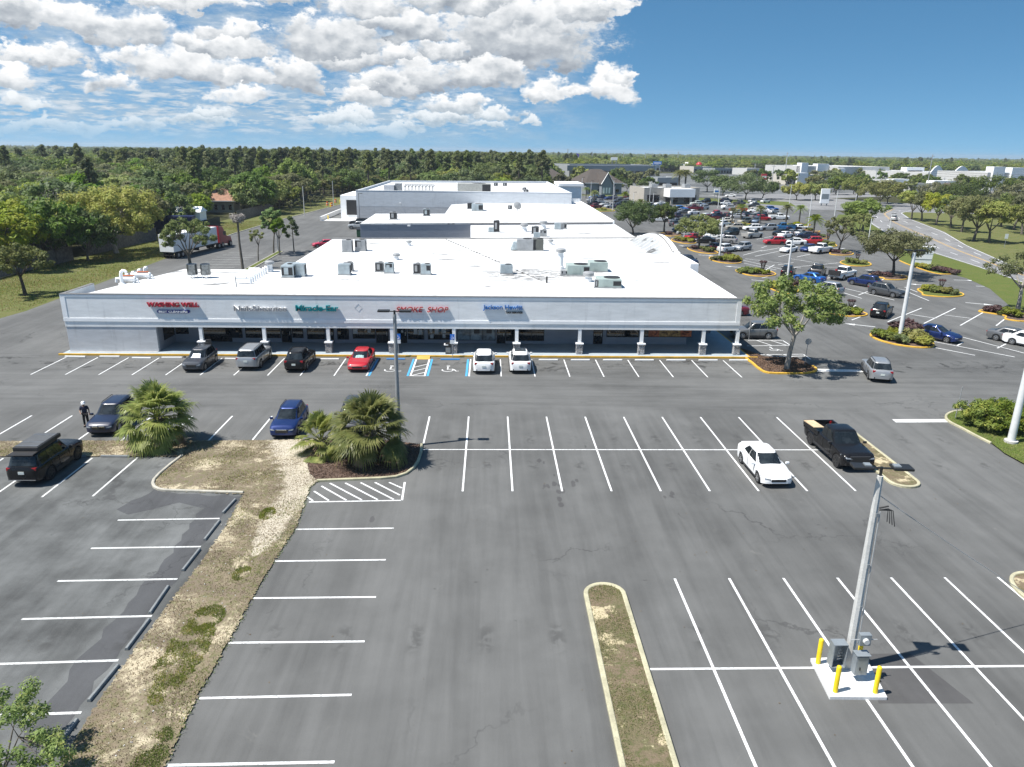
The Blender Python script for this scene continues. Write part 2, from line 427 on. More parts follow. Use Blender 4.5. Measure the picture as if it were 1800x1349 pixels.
# parking lot and drives
g = MB(); g.sheet([(-78,2),(78,2),(79,100),(82,111),(97,181),(118,250),(122,300),(60,340),(30,330),(-40,330),(-50,262),(-52.5,235),(-55.5,195),(-56.2,165),(-55,128),(-53,84),(-53.5,80),(-78,62)], 0)
struct('parking_lot', g, M_ASPH)
# grass bank between the rear drive and the fence
g = MB(); g.sheet([(-53,84),(-55,128),(-56.2,165),(-55.5,195),(-52.5,235),(-50,262),(-50,300),(-66,300),(-69,240),(-69,80),(-85,76),(-85,58),(-78,62),(-53.5,80)], .004)
struct('grass_bank', g, M_LAWN)
# bare strip between the two lots (dry grass), sand track, mulch bed
left_dir = (G(105,1349) - G(300,1060)).normalized(); right_dir = (G(290,1349) - G(445,1050)).normalized()
bl = G(105,1349) + left_dir*9; br = G(290,1349) + right_dir*9
strip = PX((0,777),(166,776),(366,776),(478,775),(556,773),(592,768)) + PX((565,800),(560,846),(545,858),(537,882),(520,930),(480,990),(445,1050),(402,1130),(345,1230),(290,1349)) + [w2(br), w2(bl)] + PX((105,1349),(170,1240),(240,1140),(300,1060),(350,995),(395,930),(428,870),(285,864),(270,857),(271,846),(280,836),(318,804),(240,803.5),(0,803.5),(-300,806),(-300,780))
# ragged edges
def ragged(poly, amp, step, rnd):
    out = []
    for i in range(len(poly)):
        a = Vector(poly[i]); b = Vector(poly[(i+1) % len(poly)]); L = (b-a).length; n = max(1, int(L/step))
        d = (b-a).normalized(); q = Vector((-d.y, d.x))
        for k in range(n):
            p = a + (b-a)*k/n
            out.append(tuple(p + q*rnd.uniform(-amp, amp)) if k else tuple(p))
    return out
rnd = random.Random(3)
def inside(poly):
    P_ = np.array(poly)
    def f(X, Y):
        ins = np.zeros(X.shape, bool); j = len(P_)-1
        for i in range(len(P_)):
            ins ^= ((P_[i,1] > Y) != (P_[j,1] > Y)) & (X < (P_[j,0]-P_[i,0])*(Y-P_[i,1])/(P_[j,1]-P_[i,1]+1e-12)+P_[i,0]); j = i
        return ins
    return f
def cells(name, poly, z, mat, cs, track=None, seed=0, jit=.5):
    # a patch of ground cut into small cells, so its edge is ragged; track: worn path points (x, y, half width)
    lo, hi = np.array(poly).min(0), np.array(poly).max(0); nx, ny = ((hi-lo)/cs).astype(int)+2; rs = np.random.RandomState(seed)
    gx, gy = np.meshgrid(lo[0]+np.arange(nx+1)*cs, lo[1]+np.arange(ny+1)*cs); gx = gx+(rs.rand(*gx.shape)-.5)*cs*jit; gy = gy+(rs.rand(*gy.shape)-.5)*cs*jit
    cx = (gx[:-1,:-1]+gx[1:,1:])/2; cy = (gy[:-1,:-1]+gy[1:,1:])/2; keep = inside(poly)(cx+(rs.rand(*cx.shape)-.5)*cs*1.2, cy+(rs.rand(*cx.shape)-.5)*cs*1.2)
    id_ = np.arange((nx+1)*(ny+1)).reshape(ny+1, nx+1); f = np.stack([id_[:-1,:-1], id_[:-1,1:], id_[1:,1:], id_[1:,:-1]], -1)[keep]
    me = bpy.data.meshes.new(name); V = np.stack([gx.ravel(), gy.ravel(), z+.02*rs.rand(gx.size)], 1)
    used, inv = np.unique(f.ravel(), return_inverse=True); V = V[used]; f = inv.reshape(-1, 4); n = len(f)
    me.vertices.add(len(V)); me.vertices.foreach_set('co', V.astype(np.float32).ravel()); me.loops.add(4*n); me.loops.foreach_set('vertex_index', f.astype(np.int32).ravel()); me.polygons.add(n); me.polygons.foreach_set('loop_start', np.arange(0, 4*n, 4, dtype=np.int32)); me.update(calc_edges=True)
    if track is not None:
        best = np.zeros(len(V))
        for (ax_, ay_, aw), (bx_, by_, bw_) in zip(track, track[1:]):
            d = np.array([bx_-ax_, by_-ay_]); t = np.clip(((V[:,0]-ax_)*d[0]+(V[:,1]-ay_)*d[1])/(d@d), 0, 1); dist = np.hypot(V[:,0]-ax_-t*d[0], V[:,1]-ay_-t*d[1]); w = aw+(bw_-aw)*t
            best = np.maximum(best, np.clip(1.15-.65*dist/w, 0, 1))
        at = me.attributes.new('track', 'FLOAT', 'POINT'); at.data.foreach_set('value', best.astype(np.float32))
    me.materials.append(mat); o = bpy.data.objects.new(name, me); COL.objects.link(o); return tag(o, kind='structure')
trk = [(*w2(G(x, y)), w) for x, y, w in ((505,783,1.2),(520,800,1.25),(532,830,1.2),(530,855,1.0),(508,890,.8),(480,925,.65),(462,960,.5),(450,975,.2))]
cells('dry_grass_strip', strip, .045, M_DRY, .075, trk, 1, .7)
mulch = PX((548,800),(592,768),(640,772),(738,783),(736,803),(728,822),(714,834),(692,841),(556,845),(545,835),(540,815))
cells('mulch_bed', mulch, .075, M_MULCH, .07, None, 2, .7)
# old lot on the left
oldlot = PX((-300,806),(0,803.5),(240,803.5),(318,804),(280,836),(271,846),(270,857),(285,864),(428,870),(395,930),(350,995),(300,1060),(240,1140),(170,1240),(105,1349)) + [w2(bl), (-78, bl.y)]
g = MB(); g.sheet(oldlot, .004); struct('old_parking_lot', g, M_ASPH_OLD)
# dark sealed band along the wheel stops
def shift(a, b, d):
    a = Vector(a); b = Vector(b); t = (b-a).normalized(); q = Vector((-t.y, t.x)); return tuple(a+q*d), tuple(b+q*d)
def band(pts, d0, d1):
    return [tuple(Vector(p) + Vector((d0, 0))) for p in pts] + [tuple(Vector(p) + Vector((d1, 0))) for p in pts[::-1]]
edge = PX((428,872),(395,930),(350,995),(300,1060),(240,1140),(170,1240),(105,1349)) + [w2(bl)]
g = MB(); g.sheet(ragged(band(edge, -.55, -1.75), .16, .5, rnd), .008)
g2 = MB(); g2.sheet(ragged(PX((300,866),(425,873),(408,893),(352,893),(315,884),(225,905),(205,896),(262,868),(281,852)), .2, .5, rnd), .0065)
struct('asphalt_sealer_band', g, M_SEAL); struct('asphalt_sealer_patch', g2, M_SEAL)
# fresh asphalt patch beside the concrete pad
g = MB(); g.sheet(PX((1505,1150),(1600,1149),(1712,1237),(1545,1237)), .0025); struct('asphalt_patch', g, M_ASPH_DARK)

# tar smears and an old patch in the middle lot
g = MB(); rnd = random.Random(8)
for c_, w_, h_, n_ in (((962,835),.45,2.2,9),((985,870),.25,1.3,5),((1175,872),.35,.35,3),((660,915),.3,.3,2),((1010,850),.3,.8,3)):
    q = G(*c_)
    for i in range(n_):
        x, y = q.x+rnd.uniform(-w_,w_), q.y+rnd.uniform(-h_,h_); r_ = rnd.uniform(.05,.22); a0 = rnd.uniform(0,6)
        g.add([(x+r_*rnd.uniform(.5,1)*math.cos(a0+k*.9), y+2.2*r_*rnd.uniform(.5,1)*math.sin(a0+k*.9), .0025+.0003*i) for k in range(7)], [tuple(range(7))])
struct('tar_smear', g, M_ASPH_DARK)

# ------------------------------------------------------------------ kerbs
def kerb(pts, mat, w=.17, h=.14, closed=False, name='kerb'):
    P = [Vector(p) for p in pts]; n = len(P); g = MB(); off = []
    for i in range(n):
        a = P[i-1] if (i or closed) else P[i]; b = P[(i+1) % n] if (i < n-1 or closed) else P[i]
        d = (b-a).normalized(); off.append(Vector((-d.y, d.x)))
    prof = [(-w/2, -.02), (-w/2, h-.03), (-w/2+.03, h), (w/2-.03, h), (w/2, h-.03), (w/2, -.02)]
    vs = [(P[i].x+off[i].x*o, P[i].y+off[i].y*o, z) for i in range(n) for o, z in prof]
    k = len(prof); fs = []
    for i in range(n if closed else n-1):
        j = (i+1) % n
        for q in range(k-1): fs.append((i*k+q, j*k+q, j*k+q+1, i*k+q+1))
    if not closed: fs += [tuple(range(k)), tuple(range((n-1)*k, n*k))[::-1]]
    g.add(vs, fs)
    o = g.build(name, mat); return tag(o, kind='structure')
def arcpts(c, r, a0, a1, n=9, ry=None):
    return [(c[0]+r*math.cos(R(a0+(a1-a0)*i/n)), c[1]+(ry or r)*math.sin(R(a0+(a1-a0)*i/n))) for i in range(n+1)]
def smooth(pts, n=4, closed=False):
    """Catmull-Rom through plan points"""
    P = [Vector(p) for p in pts]; k = len(P); out = []
    for i in range(k if closed else k-1):
        p0 = P[(i-1) % k] if (closed or i) else P[i]; p1 = P[i]; p2 = P[(i+1) % k]; p3 = P[(i+2) % k] if (closed or i+2 < k) else p2
        for j in range(n):
            t = j/n
            out.append(tuple(.5*((2*p1) + (p2-p0)*t + (2*p0-5*p1+4*p2-p3)*t*t + (3*p1-p0-3*p2+p3)*t**3)))
    if not closed: out.append(tuple(P[-1]))
    return out
kerb(PX((320,803),(300,818),(280,835),(271,845),(269,852),(272,858),(280,862),(292,864),(428,868)), M_KERB)
kerb(PX((741,783),(740,797),(735,812),(727,824),(714,834),(696,840),(670,842.5),(620,844.5),(557,847)), M_KERBY)
# the median in the foreground
medL = G(1093,1349); medR = G(1185,1349); ml0 = G(1030,1048); mr0 = G(1096,1045)
ax = Vector((0, 1))
cx0 = (ml0.x + mr0.x)/2; rw = (mr0.x - ml0.x)/2
med = [(cx0+rw+.02, 6)] + [(cx0+rw, ml0.y-.2)] + [(cx0+rw*math.cos(R(a)), ml0.y + rw*.95*math.sin(R(a))) for a in range(10, 180, 12)] + [(cx0-rw, ml0.y-.2), (cx0-rw-.02, 6)]
kerb(med, M_KERBY, .2)
g = MB(); g.sheet(med, .10); struct('grass_median', g, M_DRY2)
# island beside the pickup
ir0 = G(1580,861).x; il = (G(1580,823).x - G(1532,823).x); ix1 = G(1580,823).x; ix0 = ix1 - il; iy0 = G(1600,858).y; iy1 = G(1512,762).y
isl = [(ix0,iy0+.8)] + [((ix0+ix1)/2 - il/2*math.cos(R(a)), iy0+.8-.8*math.sin(R(a))) for a in range(15,180,15)] + [(ix1,iy0+.8),(ix1,iy1)] + [((ix0+ix1)/2 + il/2*math.cos(R(a)), iy1+.8*math.sin(R(a))) for a in range(15,180,15)] + [(ix0,iy1)]
kerb(isl, M_KERBY, .18, closed=True)
g = MB(); g.sheet(isl, .10); struct('grass_island', g, M_DRY2)
# island with the shrubs at the right edge
ri = PX((1742,781),(1714,767),(1690,754),(1672,745),(1663,737.5),(1664,731),(1672,726.5),(1685,724),(1712,725.5)) + [(40.5,49.2),(56,49.5)]
kerb(smooth(ri, 3), M_KERBY)
g = MB(); g.sheet(smooth(PX((1765,799),(1742,781),(1714,767),(1690,754),(1672,745),(1663,737.5),(1664,731),(1672,726.5),(1685,724),(1712,725.5)), 2) + [(40.5,49.2),(56,49.5),(56,36),(37.5,36)] + PX((1800,818)), .10)
struct('grass_verge', g, M_VERGE)
re = PX((1850,1085),(1812,1060),(1793,1045),(1781,1031),(1777.5,1021),(1781,1014),(1790,1010.5),(1805,1010),(1850,1013))
kerb(smooth(re, 3), M_KERBY); g = MB(); g.sheet(re, .1); struct('grass_island', g, M_DRY2)

# tree island at the corner of the plaza, yellow kerb, mulch
ti = PX((1293,610),(1313,632),(1322,639),(1335,650),(1352,657),(1400,658),(1420,657),(1432,654),(1434.5,650),(1428,645))
ti_full = ti + PX((1412,637),(1400,630),(1345,629))
kerb(smooth(ti, 3), M_YKERB, .2, .15)
g = MB(); g.sheet(ti_full, .10); struct('mulch_bed', g, M_MULCH)

# ------------------------------------------------------------------ painted markings
Zl = .008
g = MB()
SP = 2.79; X0 = -4.26
yT, yB = 49.45, 37.35
ymid = G(1000,791).y
for k in range(1, 10): g.line((X0+SP*k, yT), (X0+SP*k, yB), .11, Zl)
g.line((X0, yT), (X0, 44.4), .11, Zl)
g.line((X0+.02, ymid), (X0+SP*9+1.3, ymid), .11, Zl+.004)
for k in range(4, 13):
    g.line((X0-SP*k, yT), (X0-SP*k, 44.3), .11, Zl)
# rows in front of the median
yA = G(1186,1017.5).y; xs = G(1186,1017.5).x; dxs = (G(1663,1018).x - xs)/5
ym2 = G(1142,1177).y
for k in range(0, 9): g.line((xs+dxs*k, yA), (xs+dxs*k, yA-12.2), .11, Zl)
g.line((G(1142,1177).x, ym2), (30, ym2), .11, Zl+.004)
# stalls along the strip
for (x0,y0),(x1,y1) in (((520,931),(692,929)),((480,987),(678,984.5)),((445,1052),(661,1050)),((402,1130.5),(641,1128)),((350,1228),(618,1222)),((290,1346),(588,1340))):
    g.line(G(x0,y0), G(x1,y1), .11, Zl)
# hatched corner
g.line(G(543,883), G(708,880), .11, Zl); g.line(G(706.5,880.5), G(711.5,848), .12, Zl)
for a, b in (((540,874),(550,881)),((552,864),(578,880.5)),((565,855),(609,880)),((580,850),(636,879.5)),((607,849.5),(664,879)),((634,849),(692,878.5)),((659,848.5),(703,871)),((684,848.5),(706.5,858.5))):
    g.line(G(*a), G(*b), .11, Zl+.004)
# stop bars
for q in (((1568,737.5),(1662,737.2),(1671,742.6),(1575,743)), ((1437,649),(1516,650.5),(1522,654.5),(1437,653.5))):
    g.add([(*w2(G(*p)), Zl) for p in q], [(0,1,2,3)])
# front row
FX = [1267.8,1213,1157.5,1102,1045.8,990.6,934.3,879.5]
fy0, fy1 = 64.6, G(990,662.5).y
for px in FX: x = G(px,631).x; g.line((x, fy0), (x, fy1), .1, Zl)
for px in (609,554,501,446,391,335,280,225.6,171,114.4): x = G(px,629.3).x; g.line((x, fy0), (x, fy1), .1, Zl)
xl = G(669,630).x
for px in (664.5,): x = G(px,630).x; g.line((x-.18, fy0), (x-.18, fy1), .13, Zl)
hx0, hx1 = G(732.5,630).x, G(755.5,630).x
for x in (hx0, hx1): g.line((x, fy0), (x, fy1), .15, Zl)
for k in range(3): g.line((hx0, fy1+1.25*k+.05), (hx1, fy1+1.25*k+1.15), .11, Zl+.004)
g.line((hx0, fy1+.05), (hx1, fy1+.05), .11, Zl+.004)
xw = G(824.5,630).x; g.line((xw+.16, fy0), (xw+.16, fy1), .13, Zl)
# wheelchair symbols
def wheelchair(px, py, s):
    c = G(px, py)
    for i in range(10):
        a, b = R(-200+24*i), R(-200+24*(i+1))
        g.line((c.x+s*.32*math.cos(a), c.y+s*.32*math.sin(a)-.05), (c.x+s*.32*math.cos(b), c.y+s*.32*math.sin(b)-.05), .1, Zl+.004)
    g.line((c.x-.02, c.y+s*.62), (c.x-.02, c.y+s*.05), .11, Zl+.004); g.line((c.x, c.y+s*.1), (c.x+s*.35, c.y+s*.1), .1, Zl+.008)
    g.line((c.x+s*.35, c.y+s*.1), (c.x+s*.5, c.y-s*.3), .1, Zl+.004); g.line((c.x+s*.5, c.y-s*.3), (c.x+s*.66, c.y-s*.25), .09, Zl+.008)
    g.line((c.x-s*.1, c.y+s*.76), (c.x+s*.1, c.y+s*.76), .2, Zl+.004)
wheelchair(686,650.5,1.5); wheelchair(787,650.5,1.5); wheelchair(1360,615,1.2)
# side of the plaza: hatches
for a, b in (((1315,598.5),(1376,599)),((1313,608.5),(1390,607.5)),((1330,598.8),(1357,607.8)),((1355,599),(1383,607.5)),((1376,599),(1390,607.8)),((1330,624),(1412,623)),((1320,629),(1418,626)),((1412,623),(1425,632)),((1345,623.5),(1372,630)),((1375,623.3),(1402,630))):
    g.line(G(*a), G(*b), .12, Zl)
# markings of the right lot
for a, b in (((1560.5,566),(1620,542)),((1624,569),(1679.5,542)),((1688,572.5),(1742.5,541.5)),((1751,573),(1765,562)),((1497,563),(1513,557)),((1494,542),(1505,537)),
 ((1641,611),(1714,625)),((1632,599),(1784,628)),((1680,590),(1800,621)),((1681,609),(1693,602)),((1753,612.5),(1768,605)),((1530,581.5),(1553,586)),((1600,553),(1646,560)),((1660,554),(1707,560)),((1592,512),(1633,529)),((1595,511),(1572,507)),
 ((1476,505),(1572,528)),((1480,514),(1515,525)),((1509,519),(1525,513)),((1550,517),(1600,524)),((1448,519),(1470,524)),((1488,493),(1536,486)),((1443,492),(1460,488)),((1546,495),(1555,490)),((1590,505),(1613,514)),
 ((1303,457),(1375,474)),((1308,463),(1365,475)),((1306,449),(1340,440)),((1327,451),(1369,442)),((1368,452),(1388,447)),((1401,452),(1425,447)),((1310,455),(1375,463)),((1340,480),(1356,475)),((1339,489),(1353,486)),((1346,475),(1361,466)),
 ((1330,421),(1356,416)),((1337,442),(1370,436)),((1348,433),(1338,436)),((1480,448),(1490,444)),((1367,466),(1395,462)),((1388,455),(1440,463)),((1395,470),(1478,462)),((1440,470),(1480,470))):
    g.line(G(*a), G(*b), .14, Zl)
# direction arrows
def arrow(px, py, ang, L=3.2, z=Zl):
    c = G(px, py); d = Vector((math.cos(R(ang)), math.sin(R(ang)))); n = Vector((-d.y, d.x)); c = Vector((c.x, c.y))
    a = c - d*L/2; b = c + d*L*.15; t = c + d*L/2
    g.line(a, b, .22, z); g.add([(*(b+n*.42), z+.001), (*(b-n*.42), z+.001), (*t, z+.001)], [(0,1,2)])
for px, py, an in ((1511,572,150),(1617,501,150),(1722,534.5,-30),(1538,476,150),(1340,494,-30),(1290,469.5,150),(1242,449.5,-30),(1205,433,150),(1696,493,-10),(1736,504,-10),(1777,516.5,-10),(1475,437,10),(1390,470,150)): arrow(px, py, an)
struct('parking_lines', g, M_WHITE_L)
# blue accessible stall lines
g = MB()
for x in (G(664.5,630).x+.03, hx0-.24, hx1+.24, xw-.08): g.line((x, fy0), (x, fy1), .18, Zl+.002)
struct('accessible_stall_lines', g, M_BLUE_L)
# old lot lines
g = MB()
for a, b in (((207,915),(386,912)),((160,964.5),(353,961.5)),((101,1022),(312,1018.5)),((38,1089),(267,1083.5)),((-20,1168.5),(208,1161.5)),((-60,1260),(143,1253.5)),((242,804.8),(162.8,873)),((162.3,805.6),(73.4,874.6)),((84,806),(-12,873)),((6,806),(-95,874))):
    g.line(G(*a), G(*b), .12, .012)
struct('old_parking_lines', g, M_WHITE_OLD)

# ------------------------------------------------------------------ roads and verges on the right
near = [(70,60),(74,85),(80.5,105),(84.6,124.9),(87.5,143.6),(95.5,175),(106,205),(120,238),(138,268)]
farr = [(82,60),(86.5,100),(92.3,127.3),(102.6,156.6),(115,185.5),(127.7,224.2),(138,248),(150,262)]
g = MB(); g.sheet([(82,40)] + farr + [(600,262),(600,40)], .004); struct('grass_field', g, M_LAWN)
g = MB(); g.sheet([(66,40)] + near + farr[::-1] + [(80,40)], .008); struct('road', g, M_ROADG)
vg = [(60,60),(68,88),(77.5,104),(81,115),(84,131),(90,158),(98.5,190),(108,215)]
# verge between lot and road
lotedge = PX((1800,560),(1740,508),(1700,490),(1678,483.5),(1640,480),(1600,468),(1583,459),(1575,448),(1530,432)) 
g = MB(); g.sheet([(56,60)] + lotedge + [(92,190),(100,215),(112,238)] + near[7:2:-1] + [(80.5,105),(74,85),(66,60)], .012); struct('green_verge', g, M_VERGE)
g = MB()
def along(A, t):
    k = min(int(t), len(A)-2); f = t-k; return Vector(A[k]).lerp(Vector(A[k+1]), f)
def pl(A, z, w, off=0.0):
    for a, b in zip(A, A[1:]): g.line(a, b, w, z)
def lerpline(f): 
    out = []
    for i in range(33):
        a = along(near, i/32*(len(near)-1)); b = along(farr, i/32*(len(farr)-1)); out.append(tuple(a.lerp(b, f)))
    return out
pl(lerpline(.97), .012, .16); pl(lerpline(.03), .012, .14)
for f in (.27, .75):
    L_ = lerpline(f)
    for i in range(0, 32, 2): g.line(L_[i], Vector(L_[i]).lerp(Vector(L_[i+1]), .75), .16, .012)
struct('road_lines', g, M_WHITE_L)
g = MB(); pl(lerpline(.50), .012, .12); pl(lerpline(.53), .012, .12); struct('road_centre_lines', g, M_YEL_L)
# wide highway behind, with side street
g = MB(); g.sheet([(95,262),(160,247),(225,258),(420,262),(420,285),(230,278),(165,300),(150,330),(330,420),(320,440),(140,360),(100,345)], .006)
struct('highway', g, M_ROADG)
g = MB()
g.sheet([(60,345),(118,305),(140,330),(330,440),(330,700),(60,700)], .002); struct('far_parking_lots', g, M_ASPH_OLD)
# near ground around the lots behind the store
g = MB(); g.sheet([(30,328),(60,338),(120,300),(112,272),(104,285),(84,296),(60,326)], .011); struct('green_verge', g, M_VERGE)
# ------------------------------------------------------------------ the plaza
def wallpaint(name, c, streak=.08):
    m, nt, bs = mat_base(name)
    P = nt.node('ShaderNodeTexCoord').outputs['Object']
    n = nt.noise(nt.mapping(P, (.7, .7, 3.0)), .8, 5, .6)
    st = nt.noise(nt.mapping(P, (2.2, 2.2, .25)), 1.0, 4, .6)
    f = nt.math('MULTIPLY', nt.mrange(n, .3, .7, 1-streak, 1+streak*.5), nt.mrange(st, .55, .75, 1, 1-streak*1.3))
    v = nt.vmath('SCALE', tuple(c)); nt.set(v.node.inputs['Scale'], f)
    nt.l.new(v, bs.inputs['Base Color']); bs.inputs['Roughness'].default_value = .75
    return m
M_WALLW = wallpaint('white_stucco', (.78,.79,.785), .09)
M_TRIM = wallpaint('white_trim', (.86,.87,.87), .05)
M_WALLG = wallpaint('grey_stucco', (.50,.515,.535), .12)
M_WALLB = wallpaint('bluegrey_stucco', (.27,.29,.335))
M_CAP_SHADE = flat('grey_metal_cap', (.22,.21,.20), .5, .2, .2)  # cap metal, also the dark colour that paints shade along the roof steps
M_SOFF = flat('soffit_paint', (.28,.285,.29), .8, 0, .08)
def glassmat(name, c, rough=.04):
    m, nt, bs = mat_base(name)
    P = nt.node('ShaderNodeTexCoord').outputs['Object']
    n = nt.noise(P, .9, 4, .65)
    col = nt.mix(nt.mrange(n, .42, .68), tuple(c), tuple(q*2.6+.006 for q in c))
    nt.l.new(col, bs.inputs['Base Color']); bs.inputs['Roughness'].default_value = rough
    return m
M_GLASS = glassmat('shop_glass', (.008,.009,.011))
M_GLASSL = glassmat('blind_glass', (.10,.13,.15), .15)
M_FRAME = flat('dark_frame', (.02,.02,.022), .5)
def roofmat():
    m, nt, bs = mat_base('white_roof_membrane')
    P = nt.node('ShaderNodeTexCoord').outputs['Object']
    n = nt.noise(nt.mapping(P, (.25, .9, 1)), .7, 6, .68, .4)
    d = nt.math('MULTIPLY', nt.mrange(n, .57, .66), .72)
    d = nt.math('ADD', d, nt.math('MULTIPLY', nt.mrange(nt.noise(P, .22, 5, .6), .52, .70), .30))
    sp = nt.math('MULTIPLY', nt.mrange(nt.noise(nt.mapping(P, (.5, 1.8, 1)), 1.6, 4, .6), .64, .68), .85)
    br = nt.node('ShaderNodeTexBrick'); br.inputs['Scale'].default_value = 1; br.inputs['Brick Width'].default_value = 15; br.inputs['Row Height'].default_value = 3.0
    br.inputs['Mortar Size'].default_value = .025; br.inputs['Color1'].default_value = (0,0,0,1); br.inputs['Color2'].default_value = (0,0,0,1); br.inputs['Mortar'].default_value = (1,1,1,1)
    nt.l.new(P, br.inputs['Vector'])
    d = nt.math('ADD', d, nt.math('MULTIPLY', br.outputs['Fac'], .40))
    d = nt.math('MAXIMUM', d, sp)
    st_ = G(930,482,5.0); dist = nt.vmath('DISTANCE', nt.vmath('MULTIPLY', P, (.6, .7, 0)), (st_.x*.6, st_.y*.7, 0), out=1)
    grime = nt.math('MULTIPLY', nt.mrange(nt.noise(nt.mapping(P, (.8, 1.5, 1)), 1.3, 6, .72, .6), .43, .56), nt.mrange(dist, 5.0, 1.6))
    d = nt.math('MAXIMUM', d, nt.math('MULTIPLY', grime, .9))
    scuff = nt.math('MULTIPLY', nt.mrange(nt.noise(nt.mapping(P, (.35, 2.2, 1)), .8, 6, .7, .3), .61, .66), .85)
    d = nt.math('MAXIMUM', d, scuff)
    nt.l.new(nt.mix(d, (.66,.665,.66), (.085,.083,.08)), bs.inputs['Base Color']); bs.inputs['Roughness'].default_value = .7
    return m
M_ROOF = roofmat()
def stone():
    m, nt, bs = mat_base('stacked_stone')
    P = nt.node('ShaderNodeTexCoord').outputs['Object']
    vo = nt.node('ShaderNodeTexVoronoi'); vo.inputs['Scale'].default_value = 6.5; nt.l.new(nt.mapping(P, (.6, .6, 1.6)), vo.inputs['Vector'])
    c = nt.ramp(nt.noise(vo.outputs['Color'], 5, 2), [(.3, (.26,.265,.28)), (.5, (.45,.455,.47)), (.7, (.62,.62,.63))])
    v2 = nt.node('ShaderNodeTexVoronoi', feature='DISTANCE_TO_EDGE'); v2.inputs['Scale'].default_value = 6.5; nt.l.new(nt.mapping(P, (.6, .6, 1.6)), v2.inputs['Vector'])
    c = nt.mix(nt.mrange(v2.outputs[0], .07, .01), c, (.10,.10,.105))
    nt.l.new(c, bs.inputs['Base Color']); bs.inputs['Roughness'].default_value = .9
    b = nt.node('ShaderNodeBump'); b.inputs['Strength'].default_value = 1; b.inputs['Distance'].default_value = .06
    nt.l.new(nt.mrange(v2.outputs[0], 0, .2), b.inputs['Height']); nt.l.new(b.outputs[0], bs.inputs['Normal'])
    return m
M_STONE = stone()
M_WALK = concrete('painted_walkway', (.33,.385,.42), .1, .25)

XL, XR, YF, YW, ZT, ZR = -38.4, 23.2, 66.0, 69.8, 5.5, 5.0
plaza = thing('shopping_plaza', 'long white shopping plaza with flat white roofs stepping back from the parking lot', 'shopping plaza', (0, YF, 0))
def part(name, mb, mat, parent=plaza, **k):
    o = mb.build(name, mat, parent, **k)
    if parent is plaza: o.matrix_parent_inverse = Matrix.Translation((0, -YF, 0))
    return o
# walkway and its yellow kerb
yk = 65.25
g = MB(); g.sheet([(XL-.3,yk+.15),(XR+1.0,yk+.15),(XR+1.0,YF+50),(19.4,YF+50),(19.4,YW+.2),(XL-.3,YW+.2)], .16); struct('sidewalk', g, M_WALK)
g = MB(); g.box(XL-.6, yk-.02, -.01, 25.0, yk+.148, .158); struct('kerb', g, M_YKERB)
g = MB(); g.box(XR+1.003, yk+.15, -.01, XR+1.15, YF+50, .157); struct('kerb', g, M_YKERB)
g = MB(); g.add([(G(733,629).x,yk-.8,.012),(G(756,629).x,yk-.8,.012),(G(756,629).x,yk+.155,.166),(G(733,629).x,yk+.155,.166)], [(0,1,2,3)]); struct('kerb_ramp', g, M_YEL_L)
# fascia
g = MB(); g.box(XL, YF, 3.02, XR, YF+.30, 5.46); part('fascia', g, M_WALLW)
g = MB(); g.box(XL-.02, YF-.045, 3.0, XR+.02, YF-.002, 3.30); g.box(XL-.02, YF-.03, 5.24, XR+.02, YF-.002, 5.46)
g.box(XL-.02, YF-.03, 3.301, XL+.4, YF-.002, 5.239); g.box(XR-.4, YF-.03, 3.301, XR+.02, YF-.002, 5.239); part('fascia_trim', g, M_TRIM)
g = MB(); g.box(XL-.04, YF-.06, 5.462, XR+.04, YF+.33, 5.52); part('roof_edge', g, M_CAP_SHADE)
g = MB(); g.box(XL+.02, YF+.005, 2.5, XR-.02, YF+.36, 3.018); part('beam', g, M_WALLW)
g = MB(); g.box(XL+.03, YF+.362, 2.62, XR-.03, YW-.002, 2.70); g.box(19.4, YW, 2.62, XR-.03, YF+48, 2.70); part('soffit', g, M_SOFF)
# outer walls
g = MB(); g.box(XL+.05, YF+.045, 0, -30.35, YF+.35, 2.498); part('wall', g, M_WALLG)
g = MB(); g.box(XL+.02, YF-.12, 0, -30.4, YF+.043, .20); part('wall', g, M_CONC)
pS1b = [G(312,474,ZR), G(517,474,ZR)]
S2l = G(517,463,ZR).x; yS1 = (pS1b[0].y + pS1b[1].y)/2
b2l, b2m, b2r = G(584,421,ZR), G(825,420,ZR), G(1122,419.3,ZR)
g = MB(); g.prism([(XL+.05,YF+.352),(XL+.35,YF+.352),(-34.4,yS1),(S2l,yS1),(S2l-.2,b2l.y),(S2l+.1,b2l.y),(S2l+.3,yS1-.3),(-34.0,yS1-.3)], 0, ZR-.06); part('wall', g, M_WALLG)
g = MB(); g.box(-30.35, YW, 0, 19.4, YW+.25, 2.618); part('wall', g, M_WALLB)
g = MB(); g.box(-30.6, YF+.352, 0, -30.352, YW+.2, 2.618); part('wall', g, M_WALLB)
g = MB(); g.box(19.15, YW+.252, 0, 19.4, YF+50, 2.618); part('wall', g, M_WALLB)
# parapets at the two ends of the fascia
g = MB(); g.box(XL, YF+.302, 3.02, XL+.3, YF+5.4, 5.46); part('parapet', g, M_WALLW)
g = MB(); g.box(XL-.03, YF+.332, 5.462, XL+.33, YF+5.43, 5.51); part('roof_edge', g, M_CAP_SHADE)
xr2 = 24.15
g = MB(); g.prism([(XR-.32,YF+.302),(XR,YF+.302),(xr2,YF+54),(xr2-.32,YF+54)], 3.0, 5.30); part('parapet', g, M_TRIM)
